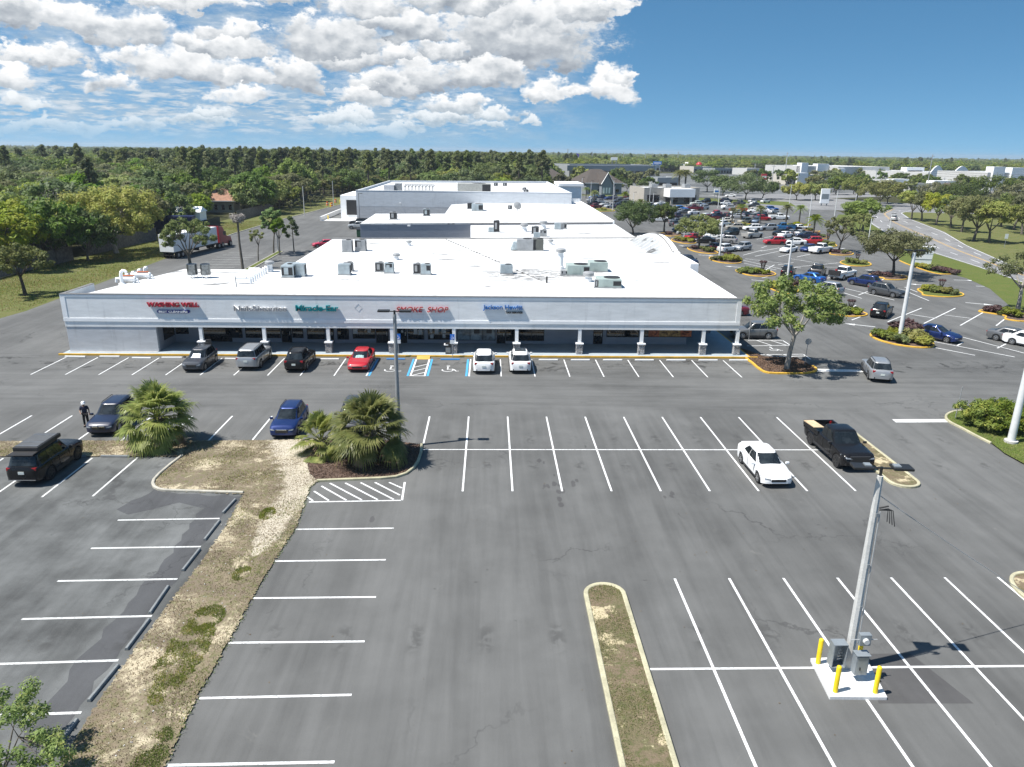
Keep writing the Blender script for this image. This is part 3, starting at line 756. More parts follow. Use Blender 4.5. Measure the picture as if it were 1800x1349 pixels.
# roofs
g = MB(); g.prism([(XL+.302,YF+.302),(XR-.33,YF+.302),(XR+.05,yS1),(-34.4,yS1)], ZR-.3, ZR); part('roof', g, M_ROOF)
g = MB(); g.prism([(S2l,yS1+.002),(XR+.05,yS1+.002),(b2r.x,b2r.y),(b2m.x,b2m.y),(b2l.x,b2l.y)], ZR-.3, ZR-.004); part('roof', g, M_ROOF)
g = MB(); 
for a, b in ((b2l, b2m), (b2m, b2r)):
    d = (b-a).normalized(); n = Vector((-d.y, d.x, 0))*.28
    g.prism([(a.x,a.y),(b.x,b.y),(b.x+n.x,b.y+n.y),(a.x+n.x,a.y+n.y)], 2, ZR+.14)
part('parapet', g, M_TRIM)
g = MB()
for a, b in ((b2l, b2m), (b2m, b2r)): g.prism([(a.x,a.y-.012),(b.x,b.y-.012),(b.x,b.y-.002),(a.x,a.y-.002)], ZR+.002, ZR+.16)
part('roof_edge', g, M_CAP_SHADE)  # dark strips paint the shaded front face of the roof step
g = MB(); g.prism([(b2m.x+.2,b2m.y+.35),(b2r.x,b2r.y+.35),(24.2,G(1077,391,4.9).y),(G(827,392,4.9).x,G(827,392,4.9).y)], 0, ZR-.1); part('roof', g, M_ROOF)
f4l, f4m, f4r = G(632,394,5.3), G(827,392.5,5.3), G(1077,391,5.3)
k4 = G(660,376,5.3); f5l = G(782,376,5.3); b5a = G(793,360,5.3); b5 = G(833,356,5.3); b5r = G(1010,356,5.3); j5 = G(1047,365,5.3)
g = MB(); g.prism([(f4l.x,f4l.y),(f4m.x,f4m.y),(f4r.x,f4r.y),(f4r.x+.3,j5.y),(b5r.x+1.5,b5r.y),(b5.x,b5.y),(b5.x,b5a.y+6),(f5l.x,b5a.y),(f5l.x,f5l.y),(k4.x,k4.y)], 5.1, 5.3); part('roof', g, M_ROOF)
g = MB(); g.prism([(f4l.x+.05,f4l.y+.06),(f4m.x,f4m.y+.06),(f4r.x-.06,f4r.y+.06),(f4r.x+.2,j5.y),(b5r.x+1.4,b5r.y-.05),(b5.x,b5.y-.05),(b5.x+.05,b5a.y),(f5l.x+.05,f5l.y),(k4.x+.05,k4.y-.05)], 0, 5.09); part('wall', g, M_WALLB)
g = MB(); g.prism([(f4l.x,f4l.y-.02),(f4m.x,f4m.y-.02),(f4m.x,f4m.y+.058),(f4l.x,f4l.y+.058)], 2.3, 2.5); part('trim_band', g, M_WALLG)
g = MB(); g.prism([(f4l.x,f4l.y+.03),(f4m.x,f4m.y+.03),(f4m.x,f4m.y+.045),(f4l.x,f4l.y+.045)], 5.12, 5.36); g.prism([(f4m.x,f4m.y-.03),(f4r.x,f4r.y-.03),(f4r.x,f4r.y-.002),(f4m.x,f4m.y-.002)], 5.08, 5.32); part('roof_edge', g, M_CAP_SHADE)  # roof edge on the left; the right strip paints the step's shade in dark colour

g = MB(); g.prism([(b5.x,b5.y),(b5r.x+1.5,b5r.y),(b5r.x+1.5,b5r.y+.35),(b5.x,b5.y+.35)], 0, 6.25); part('parapet', g, M_TRIM)
g = MB(); g.prism([(f4r.x,f4r.y+.1),(f4r.x+.35,f4r.y+.1),(f4r.x+.7,j5.y),(b5r.x+1.85,b5r.y),(b5r.x+1.5,b5r.y-.02),(f4r.x+.33,j5.y)], 3, 5.55); part('parapet', g, M_TRIM)
# arched false front over the side entrance
def arch(y0, y1, base, sh, rise, n=20):
    P = [(y0,base),(y0,base+sh)]
    for i in range(n+1):
        t = i/n; P.append((y0+1.2+(y1-y0-2.4)*t, base+sh+rise*math.sin(math.pi*t)**.8))
    return P + [(y1,base+sh),(y1,base)]
A = arch(97.0, 117.5, 4.9, .75, 1.15); n = len(A); g = MB()
g.add([(23.75,y,z) for y, z in A] + [(25.2,y,z) for y, z in A], [tuple(range(n))[::-1], tuple(range(n,2*n))] + [(i,(i+1)%n,n+(i+1)%n,n+i) for i in range(n)])
part('pediment', g, M_TRIM)
A2 = arch(96.9, 117.6, 4.9, .72, 1.22); g = MB(); g.tube([(24.3,y,z+.10) for y, z in A2[1:-1]], .09, 6); part('pediment_trim', g, M_CAP_SHADE)
for i in range(1, 10):
    y = 97.5 + i*1.95; t = (y-98.2)/18.1; z = 5.6 + 1.1*max(0, math.sin(math.pi*min(max(t,0),1)))**.8
    g = MB(); g.add([(21.3,y-.06,5.0),(21.3,y+.06,5.0),(23.74,y+.06,z),(23.74,y-.06,z),(23.74,y-.06,5.0),(23.74,y+.06,5.0)], [(0,1,2,3),(0,3,4),(1,5,2),(0,4,5,1)]); part('pediment_brace', g, M_ROOF)
g = MB(); g.box(23.9, 87, 4.6, 24.9, 96.9, 5.62); part('parapet', g, M_TRIM)
# columns
for px in (352, 464, 577, 689, 798, 908, 1018, 1126, 1233, 1292):
    x = G(px, 622.5, .16).x; y = YF + .18
    g = MB(); g.box(x-.15, y-.15, 1.22, x+.15, y+.15, 2.499); c = part('column', g, M_TRIM)
    g = MB(); g.box(x-.30, y-.30, .16, x+.30, y+.30, 1.10); g.build('stone_base', M_STONE, c, bevel=.03)
    g = MB(); g.box(x-.36, y-.36, 1.102, x+.36, y+.36, 1.22); g.build('column_cap', M_TRIM, c, bevel=.015)
for yy in (75, 81, 87):
    x = 23.0
    g = MB(); g.box(x-.15, yy-.15, 1.22, x+.15, yy+.15, 2.618); c = part('column', g, M_TRIM)
    g = MB(); g.box(x-.30, yy-.30, .16, x+.30, yy+.30, 1.219); g.build('stone_base', M_STONE, c, bevel=.03)
# shop windows and doors along the recessed wall (photo x ranges)
M_POSTER = flat('orange_poster', (.45,.13,.05), .6, 0, .5, 5)
M_POSTER2 = flat('amber_poster', (.42,.24,.08), .6, 0, .6, 4)
M_PAPER = flat('paper_notice', (.45,.47,.48), .8, 0, .2, 5)
def win(x0, x1, y1=595.6, ztop=2.45, mat=M_GLASS, mull=0, kind='window'):
    a = atY(x0, 590, YW).x; b = atY(x1, 590, YW).x; z0 = max(.17, atY((x0+x1)/2, y1, YW).z)
    g = MB(); t = .05
    g.box(a, YW-.05, z0, b, YW-.002, z0+t); g.box(a, YW-.05, ztop-t, b, YW-.002, ztop); g.box(a, YW-.05, z0+t+.001, a+t, YW-.002, ztop-t-.001); g.box(b-t, YW-.05, z0+t+.001, b, YW-.002, ztop-t-.001)
    for i in range(mull):
        xm = a+(b-a)*(i+1)/(mull+1); g.box(xm-.03, YW-.045, z0+t+.001, xm+.03, YW-.002, ztop-t-.001)
    w = part(kind, g, M_FRAME)
    g = MB(); g.box(a+.01, YW-.02, z0+.01, b-.01, YW-.0015, ztop-.01)
    p_ = g.build('pane', mat, w)
    if kind == 'door':
        g = MB(); g.tube([(b-.16,YW-.09,.9),(b-.16,YW-.09,1.25)], .018, 6); g.build('handle', M_TRIM, w)
    return w
for a, b, y, k, m, mu in ((356,426.5,594,'window',M_GLASS,1),(432,461,594,'window',M_GLASS,0),(468,494,594.5,'window',M_GLASS,0),(495,513,606.5,'door',M_GLASS,0),(514,533.5,594.5,'window',M_GLASS,0),
    (540,571.5,596.5,'window',M_GLASS,0),(579,587,606.5,'door',M_GLASS,0),(593,613.5,597,'window',M_GLASS,0),(620,660,595.5,'window',M_GLASS,1),(661,683,606.5,'door',M_GLASS,1),(697,715.5,606.5,'door',M_GLASS,0),
    (717,745.5,597,'window',M_GLASS,0),(752,795.5,597,'window',M_GLASS,1),(804,871,598.5,'window',M_GLASSL,2),(873,888.5,606.8,'door',M_GLASS,0),(889,904,600,'window',M_GLASS,0),(912,956.5,599.5,'window',M_GLASS,1),
    (1043,1059.5,607.3,'door',M_GLASS,0),(1066,1123,593,'window',M_GLASS,1),(1131.5,1215.5,593,'window',M_GLASS,4)):
    win(a, b, y, mat=m, mull=mu, kind=k)
# corner shop front of the laundry: angled glazing deeper in
g = MB(); g.box(-30.2, YW-.05, .95, -29.0, YW-.002, 2.5); g.box(-27.9, YW-.05, .2, -24.9, YW-.002, 2.5); part('window', g, M_GLASS)
g = MB(); g.box(-30.349, 67.4, .9, -30.30, 69.7, 2.5); part('window', g, M_GLASS)
def sheetpart(name, x0, x1, ya, yb, mat):
    a = atY(x0, ya, YW-.06); b = atY(x1, yb, YW-.06)
    g = MB(); g.box(a.x, YW-.075, b.z, b.x, YW-.055, a.z); part(name, g, mat)
for i, (a, b) in enumerate(((1141,1158.5),(1160,1177),(1178.5,1195.5),(1197,1215))): sheetpart('poster', a, b, 574, 592, M_POSTER if i in (0, 3) else M_POSTER2)
for a, b, y0, y1 in ((727,734,579,588),(735.5,742.5,579.5,588.5),(755,760,578,585),(764,771,577,587),(776,784,577,586),(778,783,587.5,594.5),(756,762,588,595),(620,629,578,587),(646,652,578,585),(705,709,580,585),(833,843,578.5,586.5),(855,864.5,578.5,586.5)):
    sheetpart('notice', a, b, y0, y1, M_PAPER if a < 830 else M_FRAME)
M_INK = flat('poster_ink', (.09,.035,.03), .7, 0, .4, 6)
rnd = random.Random(5)
for a, b in ((1141,1158.5),(1160,1177),(1178.5,1195.5),(1197,1215)):
    g = MB(); p0 = atY(a, 577, YW-.08); p1 = atY(b, 591, YW-.08)
    g.tube([(rnd.uniform(p0.x+.12, p1.x-.12), YW-.082, p1.z+.1+(p0.z-p1.z-.2)*k/7) for k in range(8)], .035, 4)
    part('poster_print', g, M_INK)
# supermarket block behind
YS = 193.0; Y6L, Y6R = 257.0, 266.0
g = MB()
g.prism([(-34.0,YS),(20.9,YS),(20.9,YS+.4),(-34.0,YS+.4)], 4.2, 8.1); g.prism([(-34.0,YS+.402),(-33.6,YS+.402),(-33.6,Y6L),(-34.0,Y6L)], 0, 8.1)
g.prism([(-34.0,Y6L+.002),(19.6,Y6R),(19.6,Y6R+.4),(-34.0,Y6L+.402)], 0, 8.1); g.prism([(20.5,YS+.402),(20.9,YS+.402),(20.0,Y6R-.2),(19.6,Y6R-.2)], 0, 8.1)
part('wall', g, wallpaint('pale_blue_stucco', (.60,.63,.66)))
g = MB(); g.prism([(-33.99,YS+.01),(20.89,YS+.01),(20.89,YS+.4),(-33.99,YS+.4)], 0, 4.198); part('wall', g, M_WALLG)
g = MB(); g.prism([(-33.6,YS+.4),(20.5,YS+.4),(19.6,Y6R-.2),(-33.6,Y6L-.0)], 7.2, 7.5); part('roof', g, M_ROOF)
g = MB(); g.prism([(-34.05,YS-.05),(20.95,YS-.05),(20.95,YS+.45),(-34.05,YS+.45)], 8.102, 8.18); part('roof_edge', g, M_TRIM)
g = MB(); g.box(20.9+.002, 226, 0, 27.3, 241, 8.3); part('entrance_tower', g, M_TRIM)
g = MB(); g.box(20.4, 225.4, 8.302, 27.9, 241.6, 9.1); part('tower_cornice', g, M_TRIM)
g = MB(); g.box(-40.2, 204, 0, -34.05, 224, 6.2); part('loading_dock', g, M_TRIM)
g = MB(); g.box(-38.6, 203.9, 1.1, -35.0, 203.998, 5.0); part('dock_door', g, M_FRAME)
g = MB(); g.box(-44.5, 197.5, 0, -44.1, 228, 1.1); g.box(-44.1, 197.5, 0, -34.1, 203.8, .06); part('dock_apron', g, M_CONC_W)

# ------------------------------------------------------------------ signs on the fascia
def text_mesh(s, size, ext, bold=0.0, shear=0.0, spacing=1.0):
    cu = bpy.data.curves.new('t', 'FONT'); cu.body = s; cu.size = size; cu.extrude = ext; cu.offset = bold; cu.shear = shear; cu.space_character = spacing
    cu.resolution_u = 4
    o = bpy.data.objects.new('t', cu); COL.objects.link(o); bpy.context.view_layer.update()
    me = bpy.data.meshes.new_from_object(o.evaluated_get(bpy.context.evaluated_depsgraph_get()))
    bpy.data.objects.remove(o); bpy.data.curves.remove(cu)
    return me
def sign_text(name, s, px0, px1, ytop, ybot, mat, depth=.17, bold=.02, shear=0.0, spacing=1.0, side=None, parent=None, gap=.03):
    """letters fitted to a rectangle on the fascia given by photo pixels; returns the letters"""
    a = atY(px0, ytop, YF); b = atY(px1, ybot, YF)
    me = text_mesh(s, 1.0, depth/2, bold, shear, spacing)
    co = np.empty(len(me.vertices)*3); me.vertices.foreach_get('co', co); co = co.reshape(-1, 3)
    lo, hi = co.min(0), co.max(0)
    co[:, 0] = (co[:, 0]-lo[0])/(hi[0]-lo[0])*(b.x-a.x); y = (co[:, 1]-lo[1])/(hi[1]-lo[1])*(a.z-b.z); z = co[:, 2].copy()
    co[:, 1] = -(z + depth/2) - gap; co[:, 2] = y
    me.vertices.foreach_set('co', co.ravel()); me.materials.clear(); me.materials.append(mat)
    if side:
        me.materials.append(side); nrm = [1 if abs(p.normal.z) < .5 else 0 for p in me.polygons]; me.polygons.foreach_set('material_index', nrm)
    me.update()
    o = put(name, me, parent, (a.x, YF, b.z)); return o
M_RED = flat('maroon_letter', (.30,.012,.03), .4, 0, .08); M_TEAL = flat('teal_letter', (.0,.19,.22), .4, 0, .08); M_RED2 = flat('red_letter', (.40,.02,.025), .4, 0, .08)
M_BLUE = flat('blue_letter', (.01,.13,.40), .4, 0, .08); M_NAVY = flat('navy_panel', (.012,.018,.20), .4, 0, .06); M_WLET = flat('white_letter', (.80,.80,.80), .5); M_GLET = flat('grey_letter_edge', (.30,.31,.33), .5)
M_BLK = flat('black_plastic', (.018,.018,.018), .45, 0, .1)
def sgn(label, x, z): return thing('shop_sign', label, 'sign', (x, YF, z))
def child_at(o, par): 
    o.location = Vector(o.location) - Vector(par.location); o.parent = par
s1 = sgn('maroon capital letters above a navy oval panel at the left end of the white fascia', atY(305,541,YF).x, atY(305,541,YF).z)
child_at(sign_text('letters', 'WASHING WELL', 259, 351, 531, 539.8, M_RED, .20, .035), s1)
a, b = atY(276.5, 544.6, YF), atY(334.5, 550.4, YF); g = MB(); hgt_ = a.z-b.z; r_ = hgt_/2; pts = [(a.x+r_+r_*math.cos(R(t)), b.z+r_+r_*math.sin(R(t))) for t in range(90, 271, 15)] + [(b.x-r_+r_*math.cos(R(t)), b.z+r_+r_*math.sin(R(t))) for t in range(-90, 91, 15)]
n = len(pts); g.add([(x,-.13,z) for x, z in pts] + [(x,-.002,z) for x, z in pts], [tuple(range(n)), tuple(range(n,2*n))[::-1]] + [(i,n+i,n+(i+1)%n,(i+1)%n) for i in range(n)])
o = g.build('panel', M_NAVY); o.location = (0, YF, 0); child_at(o, s1)
lt = sign_text('letters', 'BEST CLEANERS', 280, 331, 545.6, 549.4, M_WLET, .02, .035); lt.location.y -= .115; child_at(lt, s1)
s2 = sgn('pale outlined lowercase letters between the maroon and the teal lettering', atY(457,541,YF).x, atY(457,541,YF).z)
child_at(sign_text('letters', 'Nails&beautee', 411.5, 504.5, 536.8, 546.8, M_WLET, .18, .0, side=M_GLET), s2)
s3 = sgn('teal bold lettering above the fourth stone column base', atY(558,541,YF).x, atY(558,541,YF).z)
child_at(sign_text('letters', 'Miracle-Ear', 520, 595.5, 536.2, 547, M_TEAL, .20, .03), s3)
s4 = sgn('red slanted capital letters behind the tall lamp post', atY(742,544,YF).x, atY(742,544,YF).z)
child_at(sign_text('letters', 'SMOKE  SHOP', 696, 788.5, 539.3, 549, M_RED2, .16, .0, .25), s4)
s5 = sgn('blue condensed lettering with a small black second line, at the right of the row', atY(884,543,YF).x, atY(884,543,YF).z)
child_at(sign_text('letters', 'Jackson Hewitt', 849, 918.5, 536, 546.2, M_BLUE, .20, .02, 0, .95), s5)
child_at(sign_text('letters', 'TAX SERVICE', 888.5, 918.5, 547.6, 551.2, M_BLK, .10, .03), s5)
a = atY(629.5, 541, YF); g = MB()
for i in range(4):
    t0, t1 = R(90*i), R(90*i+90); g.tube([(.33*math.cos(t0),-.012,.36*math.sin(t0)),(.33*math.cos(t1),-.012,.36*math.sin(t1))], .007, 5)
o = g.build('diamond_outline', M_GLET); o.location = (a.x, YF-.002, a.z); tag(o, 'thin grey diamond outline on the blank stretch of fascia beside the teal lettering', 'emblem')
# ------------------------------------------------------------------ vehicles
M_TYRE = flat('tyre_rubber', (.016,.016,.017), .85, 0, .15, 8)
M_RIM = flat('alloy_rim', (.42,.43,.44), .35, .8, .1)
M_RIMB = flat('black_rim', (.03,.03,.03), .4, .3, .1)
M_CGLASS = glassmat('car_glass', (.010,.013,.015), .008)
M_PLAST = flat('black_trim', (.02,.02,.021), .6, 0, .1)
M_HEAD = flat('headlight_glass', (.30,.32,.34), .10, .3, .3, 9)
M_TAIL = flat('tail_light_red', (.30,.012,.016), .2, 0, .1)
M_PLATE = flat('licence_plate', (.62,.66,.62), .5, 0, .15, 20)
M_CHROME = flat('chrome_trim', (.62,.63,.65), .2, .9, .05)
M_SHADE = flat('sun_shade', (.38,.58,.55), .35, .5, .35, 7)
M_SHADE2 = flat('patterned_sun_shade', (.45,.50,.62), .4, .4, .6, 9)

def interp(pts, x):
    if x <= pts[0][0]: return pts[0][1]
    for (a, va), (b, vb) in zip(pts, pts[1:]):
        if x <= b:
            t = (x-a)/(b-a); t = t*t*(3-2*t)*.5 + t*.5
            return va + (vb-va)*t
    return pts[-1][1]
SPEC = dict(
 sedan=dict(L=4.82, W=1.85, H=1.46, wb=2.80, fo=.93, wr=.33, clear=.20, top=[(-2.41,.78),(-2.30,.98),(-1.65,1.05),(-.6,.98),(.85,.96),(1.05,.95),(1.9,.84),(2.25,.72),(2.41,.56)],
    base=(1.22,-1.95,.80), roof=(.36,-1.12,.59), rz=1.45, belt=.92, sill=.0),
 suv=dict(L=4.66, W=1.88, H=1.70, wb=2.70, fo=.93, wr=.36, clear=.24, top=[(-2.33,.92),(-2.2,1.10),(-1.2,1.12),(.9,1.06),(1.15,1.04),(1.95,.95),(2.2,.83),(2.33,.64)],
    base=(1.02,-2.13,.82), roof=(.30,-1.72,.64), rz=1.68, belt=1.03, sill=.13),
 bigsuv=dict(L=4.86, W=1.95, H=1.84, wb=2.80, fo=.93, wr=.40, clear=.30, top=[(-2.43,1.05),(-2.34,1.2),(-1.2,1.22),(.85,1.18),(1.1,1.16),(2.1,1.08),(2.35,.98),(2.43,.74)],
    base=(1.02,-2.30,.86), roof=(.50,-2.05,.70), rz=1.82, belt=1.14, sill=.13),
 hatch=dict(L=4.28, W=1.79, H=1.62, wb=2.56, fo=.87, wr=.33, clear=.22, top=[(-2.14,.88),(-2.04,1.05),(-1.0,1.06),(.85,1.01),(1.05,1.0),(1.75,.92),(2.02,.80),(2.14,.6)],
    base=(1.05,-1.98,.78), roof=(.26,-1.55,.60), rz=1.60, belt=.98, sill=.12),
 pickup=dict(L=5.85, W=2.02, H=1.95, wb=3.65, fo=.98, wr=.42, clear=.36, top=[(-2.92,.93),(-2.86,.98),(-.75,.98),(-.72,1.25),(1.2,1.26),(1.45,1.24),(2.55,1.16),(2.80,1.05),(2.92,.78)],
    base=(1.42,-.74,.88), roof=(.72,-.55,.72), rz=1.92, belt=1.22, sill=.10),
)
_meshes = {}
def car_meshes(kind):
    if kind in _meshes: return _meshes[kind]
    S = SPEC[kind]; L, W = S['L'], S['W']; hl, hw = L/2, W/2
    xf = hl - S['fo']; xr = xf - S['wb']; wr = S['wr']; out = {}
    # --- body shell: cross sections along the length, rounded in plan, wheel arches cut by the lower edge
    pw = 13 if kind == 'pickup' else 8.5 if kind == 'bigsuv' else 7.0
    def wid(x): return hw*max(0, 1-abs(x/hl)**pw)**(1/pw)
    N = 72; rings = []
    for i in range(N+1):
        x = hl*.996*math.sin(math.pi/2*(1-2*i/N)*1.0) if False else hl*.996*(1-2*i/N)
        w = wid(x); e = min(1, (hl-abs(x))/.45)
        zt = interp(S['top'], x); zc = S['clear'] + .14*(1-e)
        za = zc
        for xw in (xf, xr):
            d = abs(x-xw); ra = wr+.07
            if d < ra: za = max(za, math.sqrt(ra*ra-d*d)+wr*.98)
        za = min(za, zt-.16)
        zm = max(za+.03, zc + (zt-zc)*.50); zs = max(zm+.02, zt-.15)
        rings.append([(x,0,zc),(x,w*.80,zc),(x,w*.81,max(zc,za-.001)),(x,w*.965,za),(x,w,max(za+.01,zm)),(x,w*.985,zs),(x,w*.955,zt-.075),(x,w*.88,zt-.025),(x,w*.70,zt+.005),(x,w*.35,zt+.028),(x,0,zt+.035)])
    g = MB(); k = len(rings[0])*2-2; vs = []
    for r in rings: vs += r + [(x,-y,z) for x, y, z in r[-2:0:-1]]
    fs = [(i*k+j, i*k+(j+1)%k, (i+1)*k+(j+1)%k, (i+1)*k+j) for i in range(N) for j in range(k)]
    fs += [tuple(range(k))[::-1], tuple(range(N*k, (N+1)*k))]
    g.add(vs, fs)
    # --- cabin: rounded loft from the belt line to a domed roof
    bx0, bx1, bw = S['base']; rx0, rx1, rw = S['roof']; bz = S['belt']; rz = S['rz']; pn = 6.0 if kind in ('sedan','hatch','suv') else 8.0
    def lv(v): return bx0+(rx0-bx0)*v**.92, bx1+(rx1-bx1)*v**(1.15), bw+(rw-bw)*v**1.25, bz-.04+(rz-.06-bz+.04)*v
    def ring(v, grow=0.0, n=40):
        f_, r_, w, z = lv(v); xc, a_ = (f_+r_)/2, (f_-r_)/2+grow; w += grow; out_ = []
        for j in range(n):
            t = 2*math.pi*j/n; c_, s_ = math.cos(t), math.sin(t); q = (abs(c_)**pn+abs(s_)**pn)**(-1/pn); out_.append((xc+a_*c_*q, w*s_*q, z))
        return out_
    vs = []; n = 40; Lv = [0,.2,.4,.6,.8,.93]
    for v in Lv: vs += ring(v)
    f_, r_, w, z = lv(1.0)
    for sc_, dz in ((.985,.0),(.95,.032),(.86,.052),(.6,.066),(.25,.074)): vs += [((f_+r_)/2+(x-(f_+r_)/2)*sc_, y*sc_, z+dz) for x, y, z in ring(1.0)]
    m_ = len(vs)//n; fs = [(i*n+j, i*n+(j+1)%n, (i+1)*n+(j+1)%n, (i+1)*n+j) for i in range(m_-1) for j in range(n)] + [tuple(range((m_-1)*n, m_*n))]
    g.add(vs, fs)
    if kind == 'pickup':
        for s_ in (-1, 1): g.box(-2.90, s_*hw*.985-(.12 if s_ > 0 else 0), .96, -.77, s_*hw*.985+(0 if s_ > 0 else .12), 1.27)
        g.box(-2.915, -hw*.94, .8, -2.84, hw*.94, 1.26)
    out['body'] = g.mesh(kind+'_body', smooth=32)
    # --- glass: patches that follow the cabin a few mm proud of it
    def patch(nm, fn, nu, nv, v0, v1):
        p = MB(); vs = [fn(i/nu, v0+(v1-v0)*j/nv) for j in range(nv+1) for i in range(nu+1)]
        p.add(vs, [(j*(nu+1)+i, j*(nu+1)+i+1, (j+1)*(nu+1)+i+1, (j+1)*(nu+1)+i) for j in range(nv) for i in range(nu)]); out[nm] = p.mesh(nm.rstrip('0123456789lr') if nm.startswith('side') else nm, smooth=60)
    def frontf(u, v):
        f_, r_, w, z = lv(v); t = (u*2-1)*.93; return ((f_+r_)/2+((f_-r_)/2)*(1-abs(t)**pn)**(1/pn)+.012, t*w, z+.008)
    def rearf(u, v):
        f_, r_, w, z = lv(v); t = (1-u*2)*.90; return ((f_+r_)/2-((f_-r_)/2)*(1-abs(t)**pn)**(1/pn)-.012, t*w, z+.008)
    patch('windscreen', frontf, 8, 4, .06, .97); patch('rear_window', rearf, 8, 4, .20 if kind != 'sedan' else .12, .93)
    sp = {'sedan':[(.12,.475),(.495,.80)], 'pickup':[(.12,.55),(.575,.90)], 'hatch':[(.10,.42),(.44,.72),(.745,.90)], 'suv':[(.10,.40),(.42,.68),(.705,.92)], 'bigsuv':[(.08,.36),(.38,.63),(.655,.94)]}[kind]
    for i, (u0, u1) in enumerate(sp):
        for sgn_, nm in ((1,'l'),(-1,'r')):
            def sidef(u, v, s_=sgn_, u0=u0, u1=u1):
                uu = u0+(u1-u0)*(1-u if s_ > 0 else u); f_, r_, w, z = lv(v); t = 1-2*uu; return ((f_+r_)/2+(f_-r_)/2*t, s_*(w*(1-abs(t)**pn)**(1/pn)+.010), z+.004)
            patch('side_window%d%s' % (i, nm), sidef, 5, 3, .09, .94)
    # --- wheels
    t = MB(); prof = [(wr-.05,-.10),(wr-.015,-.11),(wr,-.075),(wr,.075),(wr-.015,.11),(wr-.05,.10)]
    n = 24; vs = [(r_*math.cos(2*math.pi*j/n), y, r_*math.sin(2*math.pi*j/n)) for r_, y in prof for j in range(n)]
    t.add(vs, [(i*n+j,(i+1)*n+j,(i+1)*n+(j+1)%n,i*n+(j+1)%n) for i in range(5) for j in range(n)] + [tuple(range(n)), tuple(range(5*n,6*n))[::-1]])
    out['wheel'] = t.mesh('wheel', smooth=40)
    r = MB(); R0 = wr*.68
    vs = [(0,.118,0)]; 
    for sgn_ in (1, -1):
        r.add([(R0*math.cos(2*math.pi*j/20), sgn_*.104, R0*math.sin(2*math.pi*j/20)) for j in range(20)] + [(R0*.86*math.cos(2*math.pi*j/20), sgn_*.112, R0*.86*math.sin(2*math.pi*j/20)) for j in range(20)], [(j,(j+1)%20,20+(j+1)%20,20+j) for j in range(20)])
        for s_ in range(5):
            a0 = 2*math.pi*s_/5; w_ = .16
            r.add([(.05*math.cos(a0-1.2),sgn_*.114,.05*math.sin(a0-1.2)),(.05*math.cos(a0+1.2),sgn_*.114,.05*math.sin(a0+1.2)),(R0*.9*math.cos(a0+w_),sgn_*.110,R0*.9*math.sin(a0+w_)),(R0*.9*math.cos(a0-w_),sgn_*.110,R0*.9*math.sin(a0-w_))], [(0,1,2,3)])
    out['rim'] = r.mesh('rim')
    # --- lights, grille, plates, mirrors, sills
    zf = interp(S['top'], hl-.12)
    for s_, nm in ((1,'l'),(-1,'r')):
        g = MB(); y0 = hw*.80*s_
        xs_ = lambda t: hl*max(0,1-t**pw)**(1/pw)
        g.add([(xs_(.50)-.01,hw*.50*s_,zf-.15),(xs_(.82)-.01,hw*.82*s_,zf-.13),(hl-.55,wid(hl-.55)*.99*s_,zf-.045),(hl-.55,wid(hl-.55)*.965*s_,zf+.02),(xs_(.82)-.04,hw*.80*s_,zf-.045),(xs_(.50)-.02,hw*.50*s_,zf-.07)], [(0,1,4,5),(1,2,3,4)] if s_ > 0 else [(5,4,1,0),(4,3,2,1)])
        g.v = [(x+.02, y+.012*s_, z+.004) for x, y, z in g.v]
        out['headlight'+nm] = g.mesh('headlight')
        zr = interp(S['top'], -hl+.12); g = MB()
        if kind in ('sedan',): g.cbox((-hl+.10, hw*.58*s_, zr-.16), (.16,.36,.13))
        elif kind == 'pickup': g.cbox((-hl+.07, hw*.83*s_, 1.05), (.10,.14,.30))
        else: g.cbox((-hl+.15, hw*.71*s_, zr-.12), (.20,.24,.18))
        out['tail_light'+nm] = g.mesh('tail_light', bevel=.03)
        g = MB(); g.cbox((bx0-.28, (hw+.10)*s_, bz+.06), (.12,.22,.15)); out['mirror'+nm] = g.mesh('mirror', bevel=.04)
        g = MB(); g.cbox(((xf+xr)/2, hw*.985*s_, S['clear']+.07), (S['wb']-2*wr-.12, .035, .10+S['sill'])); out['sill'+nm] = g.mesh('sill', bevel=.012)
        g = MB()
        for u in (.02, -.44*(2 if kind == 'pickup' else 1)-.42):
            g.cbox((bx0-.55+u*1.4-.25, hw*.992*s_, bz-.10), (.2,.03,.035))
        out['handle'+nm] = g.mesh('door_handle', bevel=.008)
        g = MB()
        ux = [bx0-.35, bx0-1.38] + ([bx0-2.12] if kind == 'pickup' else [xr+wr*.6])
        for x in ux: g.cbox((x, hw*.978*s_, (S['clear']+bz)/2+.10), (.012,.055,bz-S['clear']-.25))
        out['seam'+nm] = g.mesh('door_seam')
    g = MB(); gz = zf-.30 if kind != 'pickup' else zf-.26; gh = .16 if kind == 'sedan' else .22 if kind != 'pickup' else .34
    g.cbox((hl-.055, 0, gz+.12), (.12, hw*(.92 if kind != 'pickup' else 1.2), gh)); out['grille'] = g.mesh('grille', bevel=.03)
    g = MB(); g.cbox((hl-.10, 0, S['clear']+.15), (.14, hw*1.25, .10)); out['bumperf'] = g.mesh('bumper', bevel=.03)
    g = MB(); g.cbox((-hl+.085, 0, S['clear']+.20), (.15, hw*1.35, .14)); out['bumperr'] = g.mesh('bumper', bevel=.03)
    g = MB(); g.cbox((-hl+.012, 0, interp(S['top'], -hl+.1)-.32), (.05,.32,.16)); out['plate'] = g.mesh('licence_plate')
    g = MB()
    for s_ in (-1, 1): g.tube([(rx0-.15,s_*(rw-.06),rz),(rx0-.3,s_*(rw-.06),rz+.05),(rx1+.3,s_*(rw-.06),rz+.05),(rx1+.15,s_*(rw-.06),rz)], .022, 6)
    out['rails'] = g.mesh('roof_rail')
